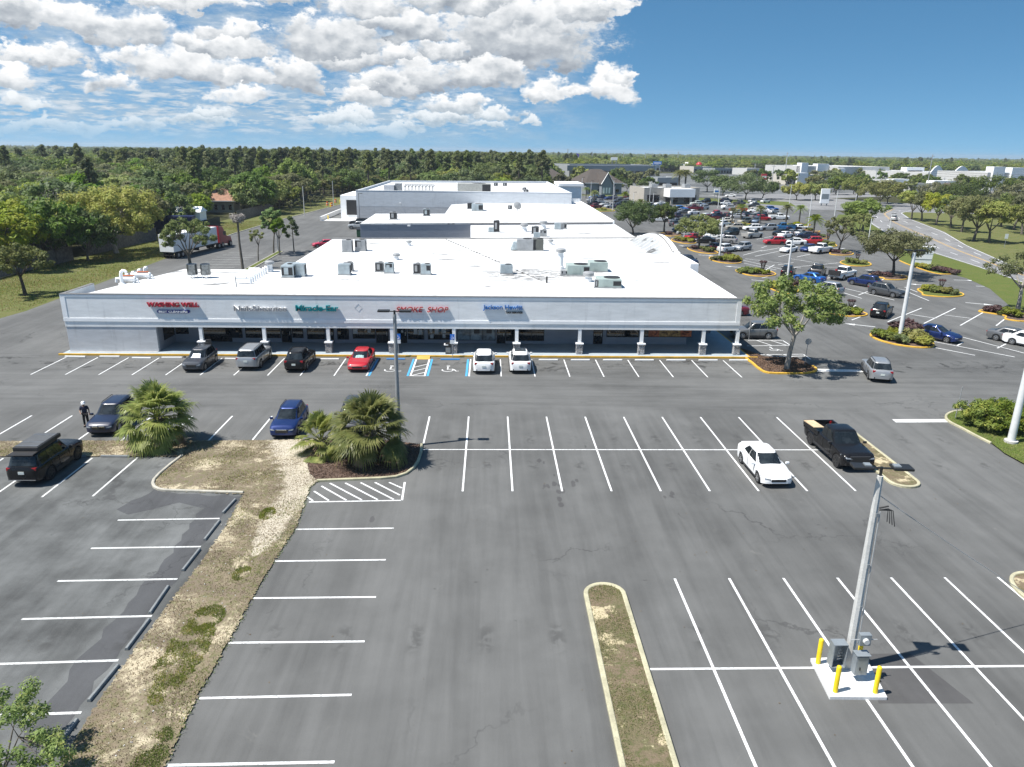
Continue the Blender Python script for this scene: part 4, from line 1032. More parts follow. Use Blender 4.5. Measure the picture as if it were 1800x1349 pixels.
    _meshes[kind] = (out, xf, xr, sp); return _meshes[kind]
_mm = {}
def meshmat(me, m):
    """mesh with its one material slot (paint is overridden per object)"""
    if not me.materials: me.materials.append(m)
    return me
def car(kind, pos, heading, col, label, name='parked_car', cat='car', group=None, metal=.25, lod=0, rim=None, rails=False, head=True):
    """lod 0 every part, 1 without seams and handles, 2 body, glass, wheels and lamps"""
    out, xf, xr, sp = car_meshes(kind); S = SPEC[kind]
    t = thing(name, label, cat, (pos[0], pos[1], 0), R(heading), group)
    p = paint(col, metal)
    put('body', meshmat(out['body'], p), t, paint=p)
    put('windscreen', meshmat(out['windscreen'], M_CGLASS), t); put('rear_window', meshmat(out['rear_window'], M_CGLASS), t)
    for i in range(len(sp)):
        for nm in 'lr': put('side_window', meshmat(out['side_window%d%s' % (i, nm)], M_CGLASS), t)
    for x in (xf, xr):
        for s_ in (1, -1):
            w = put('wheel', meshmat(out['wheel'], M_TYRE), t, (x, s_*(S['W']/2-.115), S['wr']))
            if lod < 2: put('rim', meshmat(out['rim'], M_RIM), w, paint=rim or M_RIM)
    for nm in 'lr':
        put('headlight', meshmat(out['headlight'+nm], M_HEAD), t); put('tail_light', meshmat(out['tail_light'+nm], M_TAIL), t)
        if lod < 2: put('mirror', meshmat(out['mirror'+nm], p), t, paint=p if rim is not M_RIMB else M_PLAST)
        if lod < 2: put('sill', meshmat(out['sill'+nm], M_PLAST), t)
        if lod == 0: put('door_handle', meshmat(out['handle'+nm], p), t, paint=p); put('door_seam', meshmat(out['seam'+nm], M_PLAST), t)
    if lod < 2:
        put('grille', meshmat(out['grille'], M_PLAST), t); put('bumper', meshmat(out['bumperf'], M_PLAST), t); put('bumper', meshmat(out['bumperr'], M_PLAST), t); put('licence_plate', meshmat(out['plate'], M_PLATE), t)
        if rails: put('roof_rail', meshmat(out['rails'], M_PLAST), t)
    return t
def addpart(t, name, mb, mat, **k): return mb.build(name, mat, t, **k)

WHITE, SILV, GREY, DGREY, BLACK = (.78,.79,.79), (.42,.43,.44), (.17,.175,.18), (.055,.058,.065), (.010,.010,.011)
RED, DRED, BLUE, DBLUE, NAVY, BEIGE = (.42,.012,.02), (.14,.01,.018), (.02,.12,.42), (.012,.03,.13), (.010,.015,.04), (.40,.37,.31)
def mid(p, q, off, heading):
    """centre from two wheel contact pixels on the near side; off = metres towards the far side (+ left of heading)"""
    a, b = G(*p), G(*q); m = (a+b)/2; h = R(heading)
    return (m.x - math.sin(h)*off, m.y + math.cos(h)*off)
def end(px, py, L, heading, front):
    """centre from the pixel under the middle of the front (or rear) bumper"""
    a = G(px, py); h = R(heading); s = -1 if front else 1
    return (a.x + s*math.cos(h)*L/2, a.y + s*math.sin(h)*L/2)
# ---- near lot
c = car('sedan', mid((1330,846.8),(1304.5,813), .80, -90), -89, WHITE, 'white sedan parked alone in a stall of the middle lot', metal=0)
g = MB(); g.cbox((-2.22,0,1.03),(.18,1.2,.03)); addpart(c, 'spoiler', g, paint(WHITE,0), bevel=.012)
pk = car('pickup', mid((1466,819),(1425.6,780), .88, -90), -89, BLACK, 'black crew cab pickup truck with big off-road tyres beside the narrow kerbed island', 'pickup_truck', 'truck', rim=M_RIMB)
g = MB(); g.cbox((-1.8,0,.985),(2.0,1.6,.01)); addpart(pk, 'bed_floor', g, M_PLAST)
g = MB()
for s_ in (-1, 1): g.tube([(1.1,s_*1.02,.45),(-1.0,s_*1.02,.45)], .05, 8)
addpart(pk, 'side_step', g, M_PLAST)
bd = MB(); bd.cbox((0,0,0),(1.5,.66,.05)); o = bd.build('plywood_board', flat('raw_plywood', (.55,.42,.26), .8, 0, .2)); o.location = (pk.location.x-.72, pk.location.y+2.05, 1.29); o.rotation_euler = (0,.05,R(92)); tag(o, 'pale plywood board lying across the bed rail of the black pickup', 'board')
b4 = car('bigsuv', end(42,858,4.86,90,False), 90, BLACK, 'black off-road suv with a folded roof tent in the old lot', rim=M_RIMB)
g = MB(); g.cbox((-.55,0,1.99),(2.3,1.40,.24)); addpart(b4, 'roof_tent', g, M_PLAST, bevel=.05)
g = MB(); g.cbox((-.55,0,2.125),(2.1,1.22,.02)); addpart(b4, 'tent_lid', g, flat('grey_tent_panel', (.075,.08,.085), .7, 0, .15))
g = MB()
for x in (-1.5, -.95, .2): g.cbox((x,0,2.142),(.035,1.25,.014))
addpart(b4, 'tent_strap', g, M_RIM)
g = MB(); g.tube([(-2.25,-.72,1.86),(-2.25,.72,1.86)], .03, 6); g.cbox((-1.0,0,1.86),(2.4,1.34,.05)); addpart(b4, 'roof_rack', g, M_PLAST)
g = MB(); g.cbox((-2.45,0,.47),(.03,1.5,.035)); addpart(b4, 'bumper_trim', g, M_CHROME)
c = car('suv', end(172,770,4.66,-90,True), -87, NAVY, 'very dark blue suv with a bright grille, half hidden behind the round fan palm', rails=True, metal=.05)
g = MB(); g.cbox((2.31,.21,.70),(.05,.34,.24)); g.cbox((2.31,-.21,.70),(.05,.34,.24)); addpart(c, 'chrome_grille', g, M_CHROME, bevel=.02)
c = car('hatch', end(496,774.5,4.28,-90,True), -90, DBLUE, 'royal blue small suv at the edge of the dry grass, left of the palms', metal=.5, rails=True)
g = MB(); g.cbox((2.12,0,.70),(.05,.66,.09)); addpart(c, 'chrome_grille', g, M_CHROME, bevel=.02)
car('suv', end(612,768,4.4,-90,True), -90, DGREY, 'dark grey car almost wholly hidden behind the smaller fan palm', lod=1)
# ---- front row
c = car('hatch', end(337,656.5,4.28,-90,True), -90, (.045,.05,.06), 'dark grey suv with a patterned sun shade in the front row', rails=False)
def shade(c, kind, m):
    o = put('sun_shade', car_meshes(kind)[0]['windscreen'].copy(), c); o.data.materials.clear(); o.data.materials.append(m); o.location = (.012,0,.010); o.scale = (1,.94,.985); return o
shade(c, 'hatch', M_SHADE2)
c = car('bigsuv', end(433,653.5,4.86,90,False), 90, (.40,.41,.42), 'silver suv with roof rails, between dark grey and black cars at the shops', rails=True, metal=.6)
c = car('suv', end(517,656.5,4.66,90,False), 90, BLACK, 'black suv parked nose in to the shops, under the teal lettering', rails=True)
c = car('sedan', end(628.5,655.5,4.6,-90,True), -90, RED, 'bright red car with a silver sun shade parked in front of the shops', metal=.1); shade(c, 'sedan', M_SHADE)
c = car('suv', end(850.5,659.5,4.55,90,False), 90, WHITE, 'white suv with a plain roof, left of two under the blue lettering', metal=0)
c = car('suv', end(915,659,4.66,90,False), 90, WHITE, 'white suv with a dark glass roof in the front row', metal=0)
g = MB(); g.cbox((-.45,0,1.735),(1.0,.95,.012)); addpart(c, 'sunroof', g, M_CGLASS)
# ---- around the plaza corner
car('suv', end(1549,674,4.5,74,False), 74, (.36,.37,.38), 'silver suv driving across the open drive right of the tree island', 'moving_car', rails=True, metal=.5)
car('suv', mid((1305.6,596.3),(1350,597), -.83, 180), 180, (.20,.20,.195), 'grey-green suv parked sideways at the plaza corner behind the oak', metal=.5)
car('sedan', (G(1300,556).x-1.2, G(1300,556).y+.9), 175, DRED, 'dark red car mostly hidden behind the plaza corner', lod=1)
# ---- right lot, near rows
car('sedan', mid((1614.6,593.4),(1659.7,602.3), .80, -55), -55, DBLUE, 'deep blue sedan beside the kerbed bed at the foot of the big white lamp post', metal=.5)
h_ = -56
car('sedan', mid((1753.5,600.5),(1796,607), .80, h_), h_, GREY, 'dark silver sedan cut by the right edge of the lot', metal=.5, lod=1)
car('sedan', (G(1812,610).x, G(1812,610).y+.2), h_, WHITE, 'white car whose tail just shows at the right edge of the lot', lod=1, metal=0)
car('suv', end(1541,561,4.66,52,False), 52, BLACK, 'black suv standing alone near the bare shrub island', lod=1, rails=True)
car('suv', mid((1534.5,518),(1568.3,523.8), .83, -57), -57, (.09,.095,.10), 'charcoal suv nose to nose with nothing, in front of the blue one', lod=1, rails=True, metal=.5)
car('suv', (G(1522,504).x, G(1522,504).y+.6), 123, DBLUE, 'bright blue suv tail to tail with the charcoal suv', lod=1, metal=.5)
car('suv', mid((1459,519.5),(1432,514), -.83, 123), 123, SILV, 'silver suv behind the oak on the tree island', lod=1, metal=.6)
car('sedan', (G(1424,497).x+.2, G(1424,497).y+.8), 123, BLUE, 'light blue sedan just beyond the silver suv behind the oak', lod=1, metal=.5)
ut = car('pickup', end(1466,493,5.6,40,False), 40, WHITE, 'white work truck with a loaded dark rack at its tail', 'pickup_truck', 'truck', lod=1, metal=0)
g = MB(); g.cbox((-2.9,0,1.15),(.5,1.8,.75)); addpart(ut, 'rear_rack', g, M_PLAST, bevel=.04); g = MB(); g.cbox((-2.9,-.2,1.62),(.3,.3,.22)); addpart(ut, 'cooler_box', g, M_TAIL, bevel=.03)
car('pickup', end(1430,490.5,5.5,58,False), 58, (.035,.03,.028), 'dark brown pickup truck seen from behind', 'pickup_truck', 'truck', lod=1)
car('suv', end(1381,488.5,4.6,62,False), 62, BLACK, 'black suv beside the round plant bed with bare stems', lod=1)
car('sedan', end(1221,467,4.8,-78,True), -78, NAVY, 'navy car driving along the side of the plaza', 'moving_car', lod=1)
FAR_H = 39
def fc(kind, px, py, head, col, label, lod=2, metal=.3, name='parked_car', cat='car', grp=None, dy=0):
    p = G(px, py); return car(kind, (p.x, p.y+dy), head, col, label, name, cat, grp, metal, lod)
fc('suv',1304.5,440.5,219,SILV,'silver wagon facing the plaza, beside a small white suv',1)
fc('suv',1277,443,38,WHITE,'small white suv at the bed of a young tree',1)
fc('sedan',1258,440,38,DRED,'dark red car tucked beside the young tree bed',1)
fc('suv',1276,427.5,150,(.30,.30,.30),'grey boxy suv with a spare wheel on its tail',1)
fc('sedan',1237.5,427.5,158,BLACK,'black sedan with red tail lights under the leafy lot tree',1)
fc('suv',1254,420,158,WHITE,'white crossover in the row behind the black sedan',1,0)
fc('sedan',1220,422,30,RED,'red car at the flower bed with a lamp post')
fc('sedan',1207,413.5,160,SILV,'silver sedan near the plaza side, nose to the lamp post')
fc('sedan',1198.5,407.5,160,(.16,.22,.32),'steel blue sedan beside the silver one near the plaza')
fc('sedan',1227,411,160,WHITE,'white sedan under the leafy lot tree',2,0)
fc('suv',1285.5,413.5,220,(.02,.03,.035),'black-green suv facing the plaza')
fc('suv',1291,404,170,BEIGE,'beige suv parked sideways behind the dark one')
fc('suv',1322,405.5,180,WHITE,'big white suv parked sideways in the middle row',2,0)
fc('pickup',1322,418.5,36,(.50,.49,.46),'pale champagne pickup truck with an empty bed',2,.4,'pickup_truck','truck')
fc('suv',1350,405,185,SILV,'silver suv between the white suv and the blue pickup',2,.6)
fc('pickup',1376,405,178,(.03,.16,.36),'blue pickup truck in the middle row',2,.4,'pickup_truck','truck')
fc('sedan',1405,404.5,20,WHITE,'white sedan at the right end of the middle row',2,0)
fc('sedan',1393,405,20,NAVY,'navy car squeezed between the blue pickup and the white sedan')
fc('sedan',1370,413.5,222,BLACK,'black sedan facing the plaza, left of a white car')
fc('sedan',1380,418,40,WHITE,'white sedan seen from behind, right of the black one',2,0)
fc('sedan',1393.5,414,40,GREY,'grey sedan between two pale ones')
fc('sedan',1408,414.5,40,SILV,'silver sedan near the palm with a white collar',2,.6)
fc('sedan',1416,418.5,170,NAVY,'dark car with its windscreen glinting behind the red suv')
fc('suv',1361,430,178,RED,'bright red suv, leftmost of three in a row',2,.1)
fc('sedan',1396,430.5,178,WHITE,'white car between two red ones',2,0)
fc('suv',1426,429.5,178,RED,'red suv right of the white car',2,.1)
fc('sedan',1386,443.5,221,WHITE,'small white sedan facing the plaza in the front row',2,0)
fc('sedan',1421,442,221,DBLUE,'dark blue sedan beside the white pickup')
fc('pickup',1442,445,36,WHITE,'white pickup truck at the tree bed near the road drive',2,0,'pickup_truck','truck')
fc('pickup',1369,386.5,2,WHITE,'white crew cab truck parked sideways beyond the palms',2,0,'pickup_truck','truck')
fc('suv',1340.5,388,0,RED,'red car just left of a small bush'); fc('suv',1328.5,392.5,240,(.10,.14,.2),'blue-grey car at the foot of a cabbage palm'); fc('suv',1331.5,383.5,40,SILV,'silver suv above the blue-grey car',2,.6)
fc('suv',1356,371,10,BLUE,'vivid blue suv far down the lot'); fc('sedan',1326,374,178,WHITE,'white sedan parked sideways near the far bed',2,0); fc('sedan',1341.5,373.5,178,WHITE,'second white sedan beside the vivid blue suv',2,0); fc('sedan',1359,375.5,40,SILV,'silver car in front of the vivid blue suv')
fc('sedan',1311.5,380.5,40,(.03,.035,.06),'dark slate car under a palm crown'); fc('pickup',1297,373,175,RED,'red pickup truck far down the lot',2,.1,'pickup_truck','truck'); fc('suv',1275,366,230,WHITE,'white car facing out by the far bed',2,0)
fc('suv',1277,355,10,BLACK,'black suv at the exit bed'); fc('sedan',1254,361,178,BLACK,'black sedan parked sideways by a lamp post'); fc('suv',1241,356.5,220,(.012,.014,.02),'blue-black suv in front of the low bank building')
fc('sedan',1237.5,365,50,(.2,.25,.36),'pale blue car in the far row'); fc('pickup',1220,370.5,178,DRED,'maroon pickup truck in the far row',2,.3,'pickup_truck','truck'); fc('suv',1197,370.5,0,(.02,.17,.5),'bright azure car in the far row')
fc('sedan',1218,377,30,WHITE,'white car by the maroon pickup',2,0); fc('suv',1223,361,200,(.55,.60,.58),'pale mint car in the back row'); fc('suv',1202,356,90,BLACK,'black suv before the bank'); fc('sedan',1190,375,200,SILV,'silver car behind the azure one')
fc('suv',1191.5,384,40,(.05,.03,.06),'dark plum car behind the lot tree'); fc('sedan',1189,393,30,GREY,'grey car behind the lot tree'); fc('suv',1260.5,379,50,RED,'red car above the leafy tree'); fc('sedan',1251,383,170,WHITE,'white car above the leafy tree',2,0)
fc('suv',1279,383.5,50,DRED,'dark red car left of a palm'); fc('sedan',1275,391.5,178,(.52,.50,.44),'cream sedan behind the white lamp post'); fc('sedan',1295,384,178,SILV,'silver sedan between two palms'); fc('sedan',1284,346.5,178,WHITE,'white car near the highway entrance',2,0)
fc('pickup',1158,389.5,0,WHITE,'white van-like truck behind the big oak',2,0,'pickup_truck','truck'); fc('sedan',1201,401,10,GREY,'grey sedan at the far plaza bed')
back = [(1046.7,351,NAVY),(1055.6,350.5,(.02,.03,.08)),(1071,351.5,DBLUE),(1056.7,358,SILV),(1064,362.5,(.55,.55,.53)),(1085.6,357,DGREY),(1102,360.5,BLACK),(1109,352.5,GREY),(1137.8,362.5,DRED),(1144,364.5,WHITE),(1152,356,GREY),(1040,354.5,(.3,.3,.31)),(1094,353,(.04,.04,.045)),(1126,353.5,SILV),(1160,361,WHITE),(1170,366,DGREY),(1133,371,WHITE),(1118,366,NAVY)]
nm_ = ['navy','ink blue','deep blue','silver','ivory','charcoal','black','grey','maroon','white','mid grey','light grey','soot black','pale silver','clean white','slate','bone white','midnight blue']
for i, (x, y, c_) in enumerate(back):
    fc(('sedan','suv')[i % 2], x, y, (205, 25)[i % 3 == 0], c_, nm_[i] + ' car among the far rows beyond the roof edge', 2, .3, grp='cars beyond the roof edge')
rk = random.Random(15); taken = [tuple(o.location[:2]) for o in bpy.data.objects if o.get('category') in ('car','truck')]
n_ = 0
for t_ in range(900):
    if n_ >= 44: break
    a_ = (rk.uniform(1178,1345), rk.choice((357,361,365,369,373,377,381,385,389,393,398))) if t_ % 3 else (rk.uniform(1038,1175), rk.choice((350,353,357,361,366)))
    p = G(*a_)
    if any((p.x-x)**2+(p.y-y)**2 < 7.5 for x, y in taken): continue
    taken.append((p.x, p.y)); n_ += 1
    car(rk.choice(('sedan','suv','suv','hatch','pickup')), (p.x, p.y), rk.choice((178,30,210,40)), rk.choice((WHITE,WHITE,SILV,SILV,GREY,DGREY,BLACK,NAVY,DRED,BLUE,BEIGE)), 'small car packed among the crowded far rows of the right lot', 'parked_car', 'car', 'cars in the crowded far rows', .3, 2)
# ---- behind the plaza and on the road
fc('bigsuv',630,403,180,(.42,.43,.43),'silver suv beside the blue-grey rear wall, by the dark pole',1,.5)
fc('bigsuv',632,396.5,180,(.03,.03,.03),'dark suv just beyond the silver one at the rear wall',1)
fc('sedan',571,434.5,200,(.42,.015,.05),'red car peeping out behind the edge of the roof',1,.1)
fc('suv',1570.5,388,57,(.5,.5,.49),'pale silver suv on the right-hand road, driving away',1,.5,'moving_car')
fc('sedan',1533,421,60,(.03,.03,.035),'black car under the roadside tree',2)
# ---- far cars, one line along the highway lots
rnd = random.Random(11)
fcols = [WHITE,SILV,BLACK,DGREY,NAVY,RED,GREY]
for i in range(26):
    x = rnd.uniform(1280,1345) if i < 7 else rnd.uniform(1420,1520); y = rnd.uniform(316,320) if i < 7 else rnd.uniform(322.5,328)
    p = G(x, y); car(('sedan','suv')[i % 2], (p.x, p.y), rnd.choice((60,150,240)), rnd.choice(fcols), 'tiny car standing in the dealership rows across the highway', 'parked_car', 'car', 'cars across the highway', .3, 2)
# ---- the tractor trailer behind the shops
ra, rb = G(384,435.5), G(400,431.5); ang = math.atan2(rb.y-ra.y, rb.x-ra.x); ang = R(80)
tk = thing('semi_truck', 'red tractor with a long white box trailer parked along the rear grass bank', 'truck', (ra.x-.9, ra.y-3.5, 0), ang)
M_TRL = flat('trailer_white', (.74,.75,.75), .45, 0, .1, .6); M_TRED = flat('tractor_red', (.30,.018,.03), .35, 0, .1, coat=.4)
g = MB(); g.box(-12.2,-1.28,1.15,1.9,1.28,4.05); addpart(tk, 'trailer_box', g, M_TRL, bevel=.03)
g = MB(); g.box(-12.0,-1.1,.95,1.7,1.1,1.149); g.box(-12.1,-1.2,.55,-12.0,1.2,.65); g.box(-4.5,-1.2,.5,-4.45,1.2,1.0); g.box(1.7,-.5,.7,7.6,.5,1.0); addpart(tk, 'chassis', g, M_PLAST)
g = MB(); g.add([(2.7,-1.2,.7),(5.4,-1.2,.7),(5.4,1.2,.7),(2.7,1.2,.7),(2.7,-1.2,4.1),(4.2,-1.15,3.9),(4.2,1.15,3.9),(2.7,1.2,4.1),(5.4,-1.15,2.2),(5.4,1.15,2.2),(4.75,-1.15,3.1),(4.75,1.15,3.1)],
  [(0,3,2,1),(0,1,8,10,5,4),(3,7,6,11,9,2),(4,5,6,7),(5,10,11,6),(10,8,9,11),(1,2,9,8),(0,4,7,3)]); addpart(tk, 'cab', g, M_TRED, bevel=.06)
g = MB(); g.add([(5.401,-1.05,.6),(7.7,-.95,.6),(7.7,.95,.6),(5.401,1.05,.6),(5.401,-1.05,2.1),(7.4,-.9,1.75),(7.4,.9,1.75),(5.401,1.05,2.1)], [(0,3,2,1),(0,1,5,4),(1,2,6,5),(2,3,7,6),(4,5,6,7)]); addpart(tk, 'hood', g, M_TRED, bevel=.06)
g = MB(); g.add([(4.80,-1.0,3.02),(5.43,-1.0,2.27),(5.43,1.0,2.27),(4.80,1.0,3.02)], [(0,1,2,3)]); addpart(tk, 'windscreen', g, M_CGLASS)
g = MB(); g.box(4.1,-1.19,2.2,5.2,-1.185,3.0); addpart(tk, 'side_window', g, M_CGLASS)
g = MB(); g.box(7.705,-.7,.8,7.74,.7,1.6); addpart(tk, 'grille', g, M_CHROME)
for x in (-10.9,-9.6,2.4,3.7,6.6):
    for s_ in (-1, 1):
        g = MB(); n = 20; g.v = []; r_ = .52
        g.tube([(x,s_*.78,.52),(x,s_*1.24,.52)], r_, 20); w = addpart(tk, 'wheel', g, M_TYRE, smooth=40)
        g = MB(); g.tube([(x,s_*1.18,.52),(x,s_*1.255,.52)], .28, 12); g.build('rim', M_RIM, w)
# ------------------------------------------------------------------ plants
def leafmat(name, a, b, c=None, trans=.42, rough=.6, gain=2.35, warm=(1.10, 1.0, .66)):
    """leaf colour mottled by clump and by individual plant, with light coming through the blades"""
    a, b, c = [tuple(min(.32, q*gain*w) for q, w in zip(k, warm)) if k else None for k in (a, b, c)]
    m, nt, bs = mat_base(name)
    P = nt.node('ShaderNodeTexCoord').outputs['Object']
    oi = nt.node('ShaderNodeObjectInfo').outputs['Random']
    n = nt.noise(nt.vmath('ADD', P, nt.vmath('SCALE', (17, 9, 5), None)), .55, 3, .6)
    n2 = nt.noise(P, 2.6, 3, .7)
    col = nt.mix(nt.mrange(n, .36, .64), a, b)
    if c: col = nt.mix(nt.mrange(n2, .48, .70), col, c)
    v = nt.vmath('SCALE', col); nt.set(v.node.inputs['Scale'], nt.math('MULTIPLY', nt.mrange(oi, 0, 1, .72, 1.28, False), nt.mrange(n2, .25, .75, .72, 1.25)))
    hs = nt.node('ShaderNodeHueSaturation'); nt.l.new(v, hs.inputs['Color']); nt.set(hs.inputs['Hue'], nt.mrange(nt.math('FRACT', nt.math('MULTIPLY', oi, 7.31)), 0, 1, .482, .515, False))
    nt.set(hs.inputs['Saturation'], nt.mrange(nt.math('FRACT', nt.math('MULTIPLY', oi, 13.7)), 0, 1, .72, 1.12, False))
    nt.l.new(hs.outputs[0], bs.inputs['Base Color']); bs.inputs['Roughness'].default_value = rough; bs.inputs['Specular IOR Level'].default_value = .3
    tr = nt.node('ShaderNodeBsdfTranslucent'); nt.l.new(hs.outputs[0], tr.inputs[0])
    mx = nt.node('ShaderNodeMixShader'); mx.inputs[0].default_value = trans
    nt.l.new(bs.outputs[0], mx.inputs[1]); nt.l.new(tr.outputs[0], mx.inputs[2]); nt.l.new(mx.outputs[0], nt.n['Material Output'].inputs[0])
    return m
def barkmat(name, c):
    m, nt, bs = mat_base(name)
    P = nt.node('ShaderNodeTexCoord').outputs['Object']
    n = nt.noise(nt.mapping(P, (4, 4, .8)), 1.6, 6, .7)
    nt.l.new(nt.mix(nt.mrange(n, .35, .68), tuple(q*.55 for q in c), tuple(q*1.3 for q in c)), bs.inputs['Base Color']); bs.inputs['Roughness'].default_value = .95
    return m
M_BARK = barkmat('oak_bark', (.13,.115,.095)); M_BARKP = barkmat('pale_bark', (.30,.28,.25)); M_BARKD = barkmat('dark_bark', (.07,.058,.048))
L_OAK = leafmat('oak_leaves', (.055,.082,.022), (.085,.115,.030), (.12,.14,.045))
L_DARK = leafmat('dark_leaves', (.028,.050,.018), (.045,.070,.024), (.065,.09,.032))
L_LIME = leafmat('lime_leaves', (.10,.135,.020), (.14,.165,.030), (.075,.11,.02))
L_GREY = leafmat('grey_green_leaves', (.065,.078,.044), (.095,.108,.066), (.05,.065,.034))
L_PINE = leafmat('pine_needles', (.042,.062,.026), (.06,.08,.032), (.08,.10,.045))
L_BARE = leafmat('bare_twigs', (.20,.185,.17), (.26,.24,.215), (.13,.12,.10), .05, .8, 1.0, (1,1,1))
L_GREEN = leafmat('bright_green_leaves', (.045,.085,.016), (.062,.11,.02), (.085,.125,.028))
L_YEL = leafmat('yellow_green_leaves', (.14,.17,.018), (.20,.22,.025), (.09,.12,.02))
L_SHRUB = leafmat('shrub_leaves', (.045,.070,.022), (.07,.095,.03), (.10,.12,.04))
L_PURP = leafmat('purple_leaves', (.045,.022,.024), (.06,.03,.03), (.08,.055,.04), .3, .6, 1.7, (1,1,1))
L_PALM = leafmat('palm_fronds', (.12,.165,.035), (.165,.20,.048), (.22,.24,.07), .5, .38, 1.6, (1.05,1,.8))
L_PALMD = leafmat('dead_fronds', (.24,.13,.055), (.30,.20,.10), (.17,.10,.05), .1, .8, 1.2, (1,1,1))
L_PALMY = leafmat('date_palm_fronds', (.08,.125,.028), (.11,.15,.04), (.06,.095,.025), .3)

def leaves_mesh(name, clumps, n, size, rnd, mat, aspect=1.7, up=.55, shell=.55):
    """n leaf-sized quads scattered through the given clumps (centre, radius)"""
    w = np.array([r*r for _, r in clumps]); w = w/w.sum()
    rs = np.random.RandomState(rnd.randrange(1 << 30))
    idx = rs.choice(len(clumps), n, p=w)
    C = np.array([c for c, _ in clumps])[idx]; Rr = np.array([r for _, r in clumps])[idx]
    d = rs.normal(size=(n, 3)); d /= np.linalg.norm(d, axis=1)[:, None]
    rad = Rr*(shell + (1-shell)*rs.rand(n))*np.where(rs.rand(n) < .15, 1.15, 1.0)
    rad *= (.35 + .65*rs.rand(n)**.4)
    pos = C + d*rad[:, None]*np.array([1, 1, .78])
    nr = d*.95 + rs.normal(size=(n, 3))*.42 + np.array([0, 0, up]); nr /= np.linalg.norm(nr, axis=1)[:, None]
    t = np.cross(nr, rs.normal(size=(n, 3))); t /= np.linalg.norm(t, axis=1)[:, None] + 1e-9
    b = np.cross(nr, t); s = size*(.6 + .8*rs.rand(n))[:, None]
    v = np.stack([pos - t*s*.5*aspect, pos + b*s*.42, pos + t*s*.5*aspect, pos - b*s*.42], 1).reshape(-1, 3)
    me = bpy.data.meshes.new(name)
    me.vertices.add(4*n); me.vertices.foreach_set('co', v.astype(np.float32).ravel())
    me.loops.add(4*n); me.loops.foreach_set('vertex_index', np.arange(4*n, dtype=np.int32))
    me.polygons.add(n); me.polygons.foreach_set('loop_start', np.arange(0, 4*n, 4, dtype=np.int32))
    me.update(calc_edges=True); me.materials.append(mat); return me

def tree_meshes(rnd, h, cr, kind='oak', nleaf=5000, lsize=.28, mat=L_OAK, bark=M_BARK, nclump=26, base=.34, flat_=.62, gap=.0, trunk=None, limbs=6):
    """crown of leaf clumps carried on limbs that start on a tapering trunk; returns trunk and crown meshes"""
    T = MB(); tr = trunk or h*.022+.05
    fork = h*base; lean = Vector((rnd.uniform(-.06,.06)*h, rnd.uniform(-.06,.06)*h, 0))
    clumps = []
    if kind == 'pine':
        T.tube([(0,0,-.1),lean*.3+Vector((0,0,h*.5)),lean+Vector((0,0,h*.97))], [tr, tr*.7, tr*.15], 7)
        for i in range(nclump):
            t = base + (1-base)*(i+.5)/nclump; z = h*t; rr = cr*(1-.72*((t-base)/(1-base))**1.3)*rnd.uniform(.55,1.0)
            a = rnd.uniform(0, 6.28); c = lean*t + Vector((math.cos(a)*rr*.75, math.sin(a)*rr*.75, z))
            clumps.append((c, cr*rnd.uniform(.22,.36)))
            T.tube([lean*t*.95+Vector((0,0,z-h*.03)), c], [tr*.28, .015], 5, False)
        clumps.append((lean+Vector((0,0,h*.96)), cr*.25))
    else:
        zc = fork + (h-fork)*.55; rz = (h-fork)*.5
        pts = []
        tries = 0
        while len(pts) < nclump and tries < 900:
            tries += 1
            u = Vector((rnd.gauss(0,1), rnd.gauss(0,1), rnd.gauss(0,1))); u.normalize()
            r = rnd.uniform(.45, 1.0)**.6
            wob = 1 + .22*math.sin(3*math.atan2(u.y,u.x)+h) + rnd.uniform(-.15,.15)
            p = Vector((u.x*cr*r*wob, u.y*cr*r*wob, zc + u.z*rz*r))
            if u.z < -.55: continue
            if any((p-q).length < cr*.24 for q in pts): continue
            pts.append(p)
        T.tube([(0,0,-.15), lean*.4+Vector((0,0,fork*.55)), lean+Vector((0,0,fork))], [tr*1.35, tr, tr*.85], 9)
        mains = []
        for i in range(limbs):
            a = 6.283*i/limbs + rnd.uniform(-.4,.4); q = lean + Vector((math.cos(a)*cr*rnd.uniform(.28,.5), math.sin(a)*cr*rnd.uniform(.28,.5), fork + (h-fork)*rnd.uniform(.25,.55)))
            m_ = lean.lerp(q, .5) + Vector((0,0,fork*.5)) ; m_.z = fork + (q.z-fork)*.42
            T.tube([lean+Vector((0,0,fork-.12)), m_, q], [tr*.62, tr*.42, tr*.26], 7, False); mains.append(q)
        for p in pts:
            q = min(mains, key=lambda s_: (s_-p).length)
            T.tube([q, q.lerp(p, .55)+Vector((0,0,-.05*cr)), p], [tr*.24, tr*.13, .012], 5, False)
            clumps.append((p, cr*rnd.uniform(.20,.34)*(1-gap*.3)))
    tm = T.mesh('trunk', smooth=60, mats=(bark,))
    cmx = leaves_mesh('crown', [((c.x,c.y,c.z), r) for c, r in clumps], nleaf, lsize, rnd, mat)
    return tm, cmx
def tree(meshes, pos, label, name='broadleaf_tree', rz=0, sc=1.0, group=None, cat='tree', zs=None, z=0.0):
    t = thing(name, label, cat, (pos[0], pos[1], z), rz, group); t.scale = (sc, sc, sc*(zs or 1))
    put('trunk', meshes[0], t); put('crown', meshes[1], t); return t

